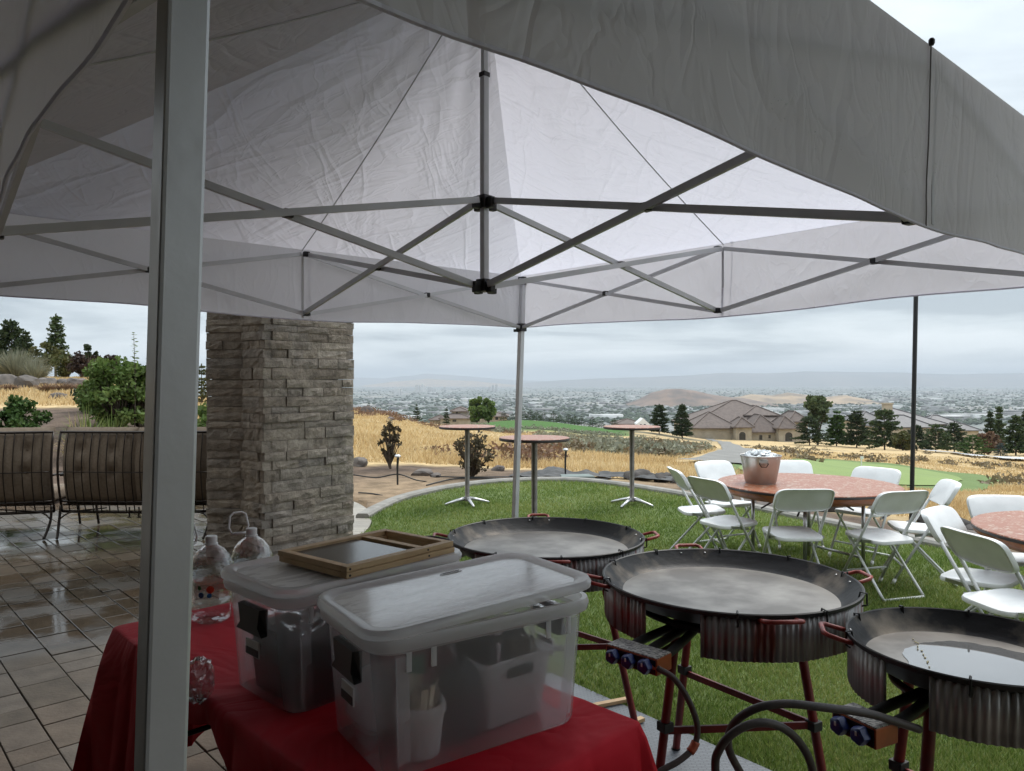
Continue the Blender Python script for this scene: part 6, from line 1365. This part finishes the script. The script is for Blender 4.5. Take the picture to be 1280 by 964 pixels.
broadleaf(gp(120, 16.5), hgt(120, 478, 16.5), .55, 'low dark green mound at the foot of the rise', 'dark', 'low_bush', cat='shrub', trunk=False, n=1500, leaf=.035, low=.0)
def shoot(px, d, y0, y1, label):
    x, y, z = gp(px, d); t_ = thing('leafy_shoot', (x, y, z), label, 'plant'); zt = CAMZ+(HZ-y1)/FPX*d-z; z0 = CAMZ+(HZ-y0)/FPX*d-z; mb = MB(); mb.tube([(0, 0, 0), (.02, 0, zt*.5), (-.01, 0, zt)], [.012, .008, .003], 6); mb.build('stem', M['bark'], t_)
    me = MB(); me.add([(0, 0, 0), (.022, .018, .004), (.030, .045, 0), (.0, .075, -.006), (-.030, .045, 0), (-.022, .018, .004)], [(0, 1, 2, 3, 4, 5)]); L0 = None
    for k in range(26):
        zz = z0+(zt-z0)*k/25; a = k*2.4; 
        if L0 is None: L0 = me.build('leaf', LM['broad'], t_); o = L0
        else: o = bpy.data.objects.new('leaf', L0.data); COL.objects.link(o); o.parent = t_
        o.location = (.01*math.cos(a), .01*math.sin(a), zz); o.rotation_euler = (RNG.uniform(-.2, .7), RNG.uniform(-.4, .4), a); s_ = RNG.uniform(.85, 1.35); o.scale = (s_, s_, s_)
shoot(168, 14.4, 455, 417, 'tall leafy shoot standing up out of the big bush')
shoot(189, 14.8, 460, 436, 'shorter leafy shoot right beside the tent leg')
broadleaf(gp(24, 13.2), hgt(24, 499, 13.2), .44, 'rounded dark green shrub right behind the sofa cushion', 'bright', 'garden_bush', cat='shrub', trunk=False, n=2200, leaf=.03, low=.0)
broadleaf(gp(5, 13.0), hgt(5, 508, 13.0), .3, 'small green shrub at the end of the sofa', 'bright', 'garden_bush', cat='shrub', trunk=False, n=1000, leaf=.03, low=.0)
spray(gp(112, 12.6), hgt(112, 497, 12.6), .62, 'daylily clump with arching green leaves behind the sofa', 'lily', 'daylily', n=150, w=.012, cat='plant', arch=.85, tip=.1)
spray(gp(96, 12.2), hgt(96, 512, 12.2), .5, 'faded straw-coloured daylily leaves at the sofa back', 'straw', 'daylily', n=70, w=.011, cat='plant', arch=1.0, tip=.1)
spray(gp(140, 12.8), hgt(140, 505, 12.8), .5, 'daylily clump below the big leafy bush', 'lily', 'daylily', n=110, w=.011, cat='plant', arch=.9, tip=.1)
for px, d, yt, r in [(58, 22, 478, .5), (80, 22.5, 477, .6), (100, 23, 478, .55), (10, 22, 479, .5)]:
    spray(gp(px, d), hgt(px, yt, d), r, 'rusty dry grass tuft in front of the boulders', 'rust', 'dry_tuft', n=420, w=.008, cat='grass', arch=.5, group='rusty tufts before the boulders')
conifer(gp(252, 26), hgt(252, 455, 26), .55, 'small grey-green conifer in the gap between tent leg and column', 'olive', levels=10)
broadleaf(gp(256, 13.5), hgt(256, 506, 13.5), .42, 'green shrub in the gap between tent leg and column', 'broad', 'leafy_bush', cat='shrub', trunk=False, n=1500, leaf=.03, low=.0)

# --- boulders
def rock(loc, s, label, seed, m='rock', group=None):
    bm = bmesh.new(); bmesh.ops.create_icosphere(bm, subdivisions=3, radius=1.0); off = Vector((seed*3.1, seed*7.7, seed*1.3))
    for v in bm.verts:
        n_ = v.co.normalized(); q = 1+.30*mnoise.noise(n_*1.5+off)+.13*mnoise.noise(n_*3.7+off)
        v.co = n_*q
        for ax_ in range(4):
            pl_ = Vector((math.sin(seed*1.7+ax_*1.9), math.cos(seed*2.3+ax_*1.3), .5*math.sin(seed+ax_))).normalized(); dd = v.co.dot(pl_)-.72
            if dd > 0: v.co -= pl_*dd*.85
        v.co.x *= s[0]; v.co.y *= s[1]; v.co.z *= s[2]
    me = bpy.data.meshes.new('boulder'); bm.to_mesh(me); bm.free(); o = link('boulder', me, M[m], smooth=rad(30)); o.location = loc; o.rotation_euler = (0, 0, seed*1.1); tag(o, label, 'rock', group); return o
for i, (px, d, wpx, hf, lb) in enumerate([(8, 24.5, 26, .55, 'tan boulder under the silvery brush at the frame edge'), (33, 24, 24, .6, 'grey flat-faced boulder between the tan one and the gravel'), (96, 25, 20, .5, 'brown boulder below the purple shrub'), (58, 25.5, 22, .4, 'low dark boulder in the rock row under the open pine'), (78, 26, 18, .4, 'low boulder beside the pine trunk'), (72, 19.5, 15, .45, 'small flat stone lying in the golden grass'), (118, 26, 16, .45, 'grey boulder at the foot of the purple shrubs'),
    (449, 14.2, 24, .65, 'dark boulder emerging from behind the stone column'), (528, 13.2, 27, .42, 'grey boulder in the dug bed near the slim bush'), (545, 13.0, 16, .42, 'small dark boulder leaning on the grey one'), (623, 14.4, 17, .6, 'dark rock in the golden grass near the tent leg'), (458, 44, 20, .75, 'dark boulder on the crest near the column'), (488, 40, 10, .6, 'crest boulder farther from the column'), (700, 13.7, 9, .6, 'brown stone by the black sheet')]):
    w = wpx/FPX*d/2; w *= 1.45 if px < 130 else 1.1; rock(gp(px, d, w*hf*(.55 if px < 130 else .3)), (w, w*.8, w*hf), lb, i+1)
# edging stones behind the kerb on the dining side
kk = [Vector((x, y, 0)) for x, y in KERB_S if x > 1.2 and y > 1.0]; acc = 0; j = 0
for a_, b_ in zip(kk[:-1], kk[1:]):
    t_ = (b_-a_); acc += t_.length
    if acc > .30:
        acc = 0; nn = Vector((-t_.y, t_.x, 0)).normalized(); q = a_+nn*(1.12+.12*math.sin(j*2.1)); s_ = .19+.07*math.sin(j*1.7+1); z = Tz(q.x, q.y)
        rock((q.x, q.y, z+.04), (s_*1.25, s_*.75, s_*(.5+.12*math.sin(j*3))), 'dark basalt edging stone in the row behind the kerb', j+40, 'rock_d', 'edging stones behind the kerb'); j += 1
for k, (px, d) in enumerate([(905, 10.6), (935, 10.0), (960, 9.6), (985, 9.2), (1170, 8.1), (1205, 7.8)]):
    rock(gp(px, d, .03), (.17+.03*(k % 3), .12, .085), 'loose rounded stone in the dug bed behind the kerb', k+80, 'rock', 'loose stones in the dug bed')

# --- bed behind the kerb
broadleaf(gp(487, 13.9), hgt(487, 524, 13.9), .30, 'slim bronze-leaved shrub with a bare stem in the golden grass', 'twig', 'small_shrub', n=300, leaf=.026, low=.25, lumps=34, cat='shrub', lsc=.6)
broadleaf(gp(590, 12.9), hgt(590, 537, 12.9), .42, 'open twiggy bush behind the tall standing table', 'twig', 'twiggy_bush', n=620, leaf=.022, low=.05, lumps=60, cat='shrub', trunk=False, lsc=.6)
def path_light(px, d, ytop, label):
    x, y, z = gp(px, d); t_ = thing('path_light', (x, y, z), label, 'garden light'); h = CAMZ+(HZ-ytop)/FPX*d-z
    mb = MB(); mb.tube([(0, 0, -.05), (-.005, 0, h*.6), (.005, 0, h-.03)], [.014, .017, .020], 8); mb.build('stake', M['lamp_black'], t_, smooth=SM)
    mb = MB(); mb.lathe([(0, h+.025), (.03, h+.022), (.05, h), (.05, h-.018), (.02, h-.03), (0, h-.03)], (0, 0, 0), 16); mb.build('lamp_head', M['alu'], t_, smooth=SM)
path_light(497, 11.9, 570, 'path light on a black stake beside the sandy patch')
path_light(707, 12.9, 562, 'path light on a black stake above the grey valve lid')
def drip(pts, label, r=.011):
    w_ = bez([(gp(px, d, dz)) for px, d, dz in pts], 6); mb = MB(); mb.tube(w_, r, 6); o = mb.build('drip_line', M['lamp_black'], smooth=True); tag(o, label, 'drip line')
drip([(438, 12.2, .12), (470, 12.0, .10), (497, 11.95, .16), (520, 12.0, .06), (533, 12.3, .0)], 'black drip line running past the path light to the boulder')
drip([(533, 11.75, .01), (550, 12.1, .02), (575, 12.6, .02), (630, 12.65, .02), (690, 12.75, .02), (760, 12.7, .02)], 'black drip line following the kerb behind the standing tables')
drip([(545, 12.9, .02), (580, 12.7, .03), (640, 12.9, .03)], 'black drip line looping under the twiggy bush')
drip([(448, 10.9, .02), (465, 10.8, .02), (478, 10.75, .0)], 'short piece of black drip line near the path')
def sheet(u, v):
    x = -.05+1.75*u+.1*v; y = 12.85+.75*v+.12*math.sin(u*5); z = Tz(x, y)+.035+.13*math.exp(-((u-.42)/.16)**2)*math.exp(-((v-.75)/.4)**2)+.07*math.exp(-((u-.75)/.1)**2)+.05*mnoise.noise(Vector((u*6, v*5, 3)))+.02*mnoise.noise(Vector((u*17, v*13, 5))); return (x, y, z)
mb = MB(); mb.grid(sheet, 46, 22); o = mb.build('weed_barrier', M['fabric_black'], smooth=True); tag(o, 'rumpled black weed barrier cloth in the bed behind the kerb', 'ground cloth')
def sheet2(u, v):
    x = 1.55+2.1*u; y = 12.75-1.55*u+.35*v+.1*math.sin(u*8); return (x, y+.25, Tz(x, y+.25)+.05+.04*mnoise.noise(Vector((u*8, v*4, 8)))+.05*v)
mb = MB(); mb.grid(sheet2, 40, 8); o = mb.build('weed_barrier', M['fabric_black'], smooth=True); tag(o, 'strip of black weed barrier curling along the foot of the golden grass', 'ground cloth')
vb = thing('valve_box', gp(721, 12.62), 'grey-green irrigation valve box lid beside the black cloth', 'valve box', rz=rad(8)); mb = MB(); mb.prism([(-.30, -.17), (.27, -.19), (.25, .16), (-.25, .18)], .05, .09); mb.build('lid', M['valve'], vb, bevel=.012); mb = MB(); mb.prism([(-.33, -.2), (.30, -.22), (.28, .19), (-.28, .21)], -.06, .045); mb.build('box', M['lamp_black'], vb, bevel=.01)

# ================================================================== houses down the slope
def hip(x0, x1, y0, y1, ze, zr, ins=1.0, ov=.5):
    'hip roof; the ridge runs along the longer side'
    x0 -= ov; x1 += ov; y0 -= ov; y1 += ov; w, d = x1-x0, y1-y0; mb = MB(); b4 = [(x0, y0, ze), (x1, y0, ze), (x1, y1, ze), (x0, y1, ze)]
    if w > d: i_ = min(d/2*ins, w*.48); r = [(x0+i_, (y0+y1)/2, zr), (x1-i_, (y0+y1)/2, zr)]; f = [(0, 1, 5, 4), (1, 2, 5), (2, 3, 4, 5), (3, 0, 4)]
    else: i_ = min(w/2*ins, d*.48); r = [((x0+x1)/2, y0+i_, zr), ((x0+x1)/2, y1-i_, zr)]; f = [(0, 1, 4), (1, 2, 5, 4), (2, 3, 5), (3, 0, 4, 5)]
    mb.add(b4+r, f+[(3, 2, 1, 0)]); fa = [(x0, y0, ze-.25), (x1, y0, ze-.25), (x1, y1, ze-.25), (x0, y1, ze-.25)]; mb.add(b4+fa, [(0, 4, 5, 1), (1, 5, 6, 2), (2, 6, 7, 3), (3, 7, 4, 0), (4, 7, 6, 5)]); 
    ridge = MB(); rr_ = [Vector(r[0]), Vector(r[1])]; cn_ = [Vector(p) for p in b4]
    for a_, b_ in ([(rr_[0], cn_[0]), (rr_[0], cn_[3]), (rr_[1], cn_[1]), (rr_[1], cn_[2]), (rr_[0], rr_[1])] if w > d else [(rr_[0], cn_[0]), (rr_[0], cn_[1]), (rr_[1], cn_[2]), (rr_[1], cn_[3]), (rr_[0], rr_[1])]): ridge.bar(a_+Vector((0, 0, .06)), b_+Vector((0, 0, .06)), .34, .18)
    return mb, ridge
def villa(name, label, d, blocks, wmat, rmat, base_y, chim=None, cat='house'):
    s = d/FPX; pxm = sum(b['px'][0]+b['px'][1] for b in blocks)/(2*len(blocks)); b0 = at(pxm, base_y, d); o_ = thing(name, (b0.x, b0.y, b0.z), label, cat)
    for b in blocks:
        dd = d+b.get('dy', 0); x0, x1 = (b['px'][0]-640)/FPX*dd, (b['px'][1]-640)/FPX*dd; y0, y1 = dd, dd+b.get('dep', 12); ze = at(0, b['eave'], dd).z; zr = at(0, b['ridge'], (y0+y1)/2).z
        ov = b.get('ov', .6); w_ = MB(); w_.box(((x0+x1)/2, (y0+y1)/2, (ze-.2+b0.z-6)/2), (x1-x0-2*ov, y1-y0-2*ov, ze-.2-b0.z+6)); w_.build('wall', wmat, o_, world=True)
        rf, rdg = hip(x0+ov, x1-ov, y0+ov, y1-ov, ze, zr, b.get('ins', 1), ov); ro = rf.build('roof', rmat, o_, world=True); rdg.build('ridge_cap', rmat, ro, world=True)
        for (wx, wy, ww, wh, arch) in b.get('win', []):
            c_ = at(wx, wy, dd+ov); W2, H2 = ww*s/2, wh*s/2; yy = dd+ov-.03; prof = [(-W2, -H2), (W2, -H2), (W2, H2*.3 if arch else H2)]
            if arch: prof += [(W2*math.cos(t_), H2*.3+H2*.7*math.sin(t_)) for t_ in np.linspace(.3, 2.84, 7)]
            prof += [(-W2, H2*.3 if arch else H2)]
            pr_ = [(c_.x+p[0], c_.z+p[1]) for p in prof]; n_ = len(pr_); mb = MB(); mb.add([(x, yy, z) for x, z in pr_]+[(x, yy+.25, z) for x, z in pr_], [tuple(range(n_))[::-1]+()]+[(i, (i+1) % n_, n_+(i+1) % n_, n_+i) for i in range(n_)]); wi = mb.build('window', M['glass'], o_, world=True)
            fr_ = MB(); k_ = 1.22; pf = [(c_.x+p[0]*k_, c_.z+p[1]*k_) for p in prof]; fr_.add([(x, yy-.06, z) for x, z in pr_]+[(x, yy-.06, z) for x, z in pf]+[(x, yy+.1, z) for x, z in pf], [(i, (i+1) % n_, n_+(i+1) % n_, n_+i) for i in range(n_)]+[(n_+i, n_+(i+1) % n_, 2*n_+(i+1) % n_, 2*n_+i) for i in range(n_)]); fr_.build('window_frame', M['trim'], wi, world=True)
    if chim:
        px, yt, yb, w, dy_ = chim; a_ = at(px, yt, d+dy_); b_ = at(px, yb, d+dy_); mb = MB(); mb.box(((a_+b_)/2), (w*s, w*s*.8, a_.z-b_.z)); mb.box(a_, (w*s*1.2, w*s, .35)); mb.build('chimney', wmat, o_, world=True)
    return o_
M['trim'] = mat('pale stone trim', (.36,.31,.25), rough=.9); M['cream'] = mat('cream stucco', (.44,.38,.29), (.36,.31,.24), rough=.95, scale=.6); M['white_wall'] = mat('white siding', (.7,.7,.7), rough=.8); M['tan_wall'] = mat('tan stone wall', (.36,.32,.25), (.28,.245,.19), rough=.95, scale=.8)
villa('villa', 'large villa with many brown hip roofs and arched windows below the green', 178, [
    dict(px=(862, 1004), eave=531, ridge=500.5, dy=6, dep=21, ins=1.35), dict(px=(864, 925), eave=535, ridge=515, dy=0, dep=12),
    dict(px=(918, 944), eave=534, ridge=521.5, dy=-3, dep=7, win=[(928, 545, 8, 10, True)]), dict(px=(936, 979), eave=540, ridge=518, dy=-1, dep=12, win=[(951, 547, 4, 6, False), (962, 546, 3, 4, False)]),
    dict(px=(972, 1000), eave=535.5, ridge=520, dy=-3.5, dep=8, win=[(986, 546, 9, 11, True)]), dict(px=(985, 1014), eave=527, ridge=514, dy=5, dep=10, win=[(999, 532, 6, 5, True)]), dict(px=(930, 975), eave=519, ridge=507, dy=9, dep=12)], M['tan_wall'], M['roof_tile'], 553)
villa('villa', 'villa with grey slate hip roofs and a cream chimney behind the pines', 205, [
    dict(px=(1088, 1186), eave=530, ridge=510.5, dy=4, dep=20, ins=1.4), dict(px=(1100, 1172), eave=534, ridge=519, dy=-4, dep=12, win=[(1137, 541, 5, 6, False), (1150, 541, 5, 6, False)]),
    dict(px=(1150, 1228), eave=538, ridge=519, dy=2, dep=16, win=[(1200, 543, 5, 5, False)]), dict(px=(1072, 1110), eave=527, ridge=514, dy=6, dep=12)], M['cream'], M['roof_grey'], 556, (1109, 504.5, 520, 10, 6))
villa('villa', 'low brown house half hidden by the round-crowned tree', 245, [
    dict(px=(548, 590), eave=523, ridge=515.5, dy=0, dep=14, win=[(568, 526, 5, 3, False)]), dict(px=(562, 586), eave=514, ridge=508.5, dy=4, dep=12, win=[(571, 516, 3, 3, False)]), dict(px=(588, 636), eave=520.5, ridge=513, dy=2, dep=14, win=[(621, 523, 4, 4, False)]), dict(px=(535, 560), eave=525, ridge=519, dy=6, dep=10)], M['tan_wall'], M['roof_tile'], 528)
wg = villa('cottage', 'small brown-roofed house with a white gable wall beside the two dark pines', 225, [dict(px=(768, 806), eave=530, ridge=523.5, dy=3, dep=10)], M['tan_wall'], M['roof_tile'], 536)
a_ = at(796, 538, 224); b_ = at(812, 538, 224); zt = at(803, 523, 224).z; ze = at(803, 530, 224).z; mb = MB(); mb.add([(a_.x, 224, a_.z-3), (b_.x, 224, b_.z-3), (b_.x, 224, ze), ((a_.x+b_.x)/2, 224, zt), (a_.x, 224, ze), (a_.x, 229, a_.z-3), (b_.x, 229, b_.z-3), (b_.x, 229, ze), ((a_.x+b_.x)/2, 229, zt), (a_.x, 229, ze)], [(0, 1, 2, 3, 4), (9, 8, 7, 6, 5), (2, 7, 8, 3), (3, 8, 9, 4), (1, 6, 7, 2), (0, 4, 9, 5)]); mb.build('gable', M['white_wall'], wg, world=True)
for px in (801, 806):
    q = at(px, 532, 223.9); mb = MB(); mb.box(q, (.5, .1, .8)); mb.build('window', M['glass'], wg, world=True)

# ================================================================== trees on the slope
TR = [(1012, 520, 119, 22, 'dark', 'broad dark pine at the corner of the brown-roofed villa', {}), (1046, 514, 121, 16, 'bright', 'fresh green conifer between two dark pines', {}), (1071, 513, 117, 20, 'dark', 'dark pine left of the slate-roofed villa', {}),
 (1106, 511, 108, 27, 'pine', 'largest full pine in front of the slate-roofed villa', {}), (1146, 531, 110, 17, 'dark', 'dark pine just right of the black pole', {}), (1170, 530, 107, 25, 'pine', 'wide bushy pine in front of the slate villa wall', {'cone': .6}), (1193, 527, 112, 20, 'dark', 'dark pine below the slate roof end', {}),
 (1216, 543, 94, 24, 'bright', 'light green spreading pine beside the driveway', {'cone': .7}), (1238, 514, 116, 11, 'dark', 'narrow dark spruce past the slate roof end', {'cone': .8}), (1249, 508, 121, 7, 'pine', 'thin straggly conifer top beside the narrow spruce', {'gap': .6}), (1270, 519, 100, 16, 'pine', 'brownish pine at the frame edge', {}), (1286, 510, 108, 16, 'dark', 'dark pine cut by the frame edge', {}),
 (1251, 554, 96, 10, 'blue', 'small blue spruce by the driveway', {'levels': 10}), (824, 505, 128, 15, 'dark', 'rounded dark pine beside the white gable', {'cone': .55}), (853, 505, 126, 14, 'dark', 'dark pine between the white gable and the brown villa', {'cone': .55})]
for px, yt, d, w, kind, lb, kw in TR: conifer(gp(px, d), hgt(px, yt, d), w/FPX*d*1.0, lb, kind, 'pine_tree', levels=kw.pop('levels', 14), dens=2.6, cone=kw.pop('cone', .55), **kw)
broadleaf(gp(1022, 123), hgt(1022, 493, 123), 2.3, 'pale tall poplar rising above the dark pines', 'poplar', 'poplar_tree', n=2600, leaf=.22, low=.35, lumps=26)
broadleaf(gp(1129, 104), hgt(1129, 541, 104), 1.7, 'brownish shrub tree under the largest pine', 'olive', 'leafy_tree', n=1200, leaf=.2, low=.1)
broadleaf(gp(1236, 104), hgt(1236, 541, 104), 1.6, 'rust-tinged shrub tree by the driveway', 'rust', 'leafy_tree', n=1000, leaf=.2, low=.1)
broadleaf(gp(596, 168), hgt(596, 497, 168), 2.2, 'round-crowned green tree in front of the low brown house', 'broad', 'leafy_tree', n=3000, leaf=.30, low=.12, lumps=30)
broadleaf(gp(611, 170), hgt(611, 499, 170), 2.1, 'second round green crown joined to its twin by the low brown house', 'broad', 'leafy_tree', n=2600, leaf=.30, low=.12, lumps=28)
conifer(gp(558, 165), hgt(558, 509, 165), 1.0, 'small dark conifer in front of the low brown house', 'dark', levels=9)
conifer(gp(521, 75), hgt(521, 505, 75), .5, 'tiny dark conifer on the crest of the golden slope', 'dark', levels=9)
conifer(gp(461, 66), hgt(461, 503, 66), .45, 'tiny dark conifer on the crest by the column', 'dark', levels=8)
src = conifer(gp(655, 212), 3.4, 1.9, 'small dark tree in the row along the far edge of the fairway', 'dark', 'pine_tree', 'dark trees along the far fairway edge', levels=8)
for k, px in enumerate([641, 663, 671, 680, 692, 700, 711, 718, 727, 741, 752, 768, 630]):
    o = copy_tree(src); d = 208+7*math.sin(k*2.3); o.location = gp(px, d); s_ = .7+.4*abs(math.sin(k*1.9)); o.scale = (s_*1.2, s_*1.2, s_*.9)
# sagebrush and scrub mottling the slope: nobody could count it
def scrub(name, label, kind, pts, rr, hh, nl, leaf):
    C = []
    for (x, y), r, h in zip(pts, rr, hh):
        u = rnd_dirs(nl)*(GR.rand(nl, 1)**.4); u[:, 2] = np.abs(u[:, 2]); C.append(u*np.array([r, r, h])+np.array([x, y, Tz(x, y)]))
    V, F = leaf_quads(np.concatenate(C), leaf*np.repeat(np.array(rr), nl)/.5, .5); o = fast_mesh(name, V, F, LM[kind], kind='stuff'); tag(o, label, 'scrub')
def pick(n, p0, p1, d0, d1, thr, seed):
    r = []
    while len(r) < n:
        d = d0*(d1/d0)**GR.rand(); px = GR.uniform(p0, p1); x = (px-640)/FPX*d
        if float(smooth_noise(np.array([x]), np.array([d]), .16, seed)[0]) > thr*GR.rand()-.05 and not inside([(p.x, p.y) for p in fr], [x], [d])[0] and dist_poly([(p.x, p.y) for p in cp_], [x], [d])[0] > 1.8: r.append((x, d))
    return r
p1_ = pick(330, 672, 905, 25, 85, .2, 31); scrub('sagebrush', 'grey-green sagebrush band across the golden slope', 'sage', p1_, GR.uniform(.3, .7, 330), GR.uniform(.22, .5, 330), 46, .07)
p2_ = pick(210, 700, 1290, 24, 100, .6, 35); scrub('dry_scrub', 'brown scrub between the sage and the villas', 'scrub', p2_, GR.uniform(.3, .8, 210), GR.uniform(.2, .45, 210), 36, .07)
p3_ = pick(130, 440, 690, 17, 70, .5, 37); scrub('brown_scrub', 'scattered brown bushes in the golden grass', 'rust', p3_, GR.uniform(.25, .7, 130), GR.uniform(.15, .42, 130), 46, .05)
p4_ = pick(150, 590, 800, 68, 90, .3, 39); scrub('fairway_scrub', 'sage fringe along the near side of the fairway', 'sage', p4_, GR.uniform(.5, 1.1, 150), GR.uniform(.3, .6, 150), 30, .06)
# flag peg on the green
fp_ = hill(1077, 585); mb = MB(); mb.tube([(0, 0, .1), (0, 0, .55)], .03, 6); mb.box((.03, 0, .5), (.16, .03, .14)); o = mb.build('hole_marker', M['white_pl']); o.location = fp_; tag(o, 'little pale marker standing on the putting green', 'marker')

# ================================================================== damp valley air
hb = MB(); hb.box((0, 24900, 240), (150000, 50200, 840)); hz_ = hb.build('haze', None); hz_['kind'] = 'stuff'
m = bpy.data.materials.new('damp haze'); m.use_nodes = True; t = m.node_tree; t.nodes.clear(); o = t.nodes.new('ShaderNodeOutputMaterial'); v = t.nodes.new('ShaderNodeVolumePrincipled')
v.inputs['Color'].default_value = (.77, .84, .92, 1); v.inputs['Density'].default_value = 5.8e-5; v.inputs['Anisotropy'].default_value = 0.0; t.links.new(v.outputs[0], o.inputs['Volume']); hz_.data.materials.append(m)
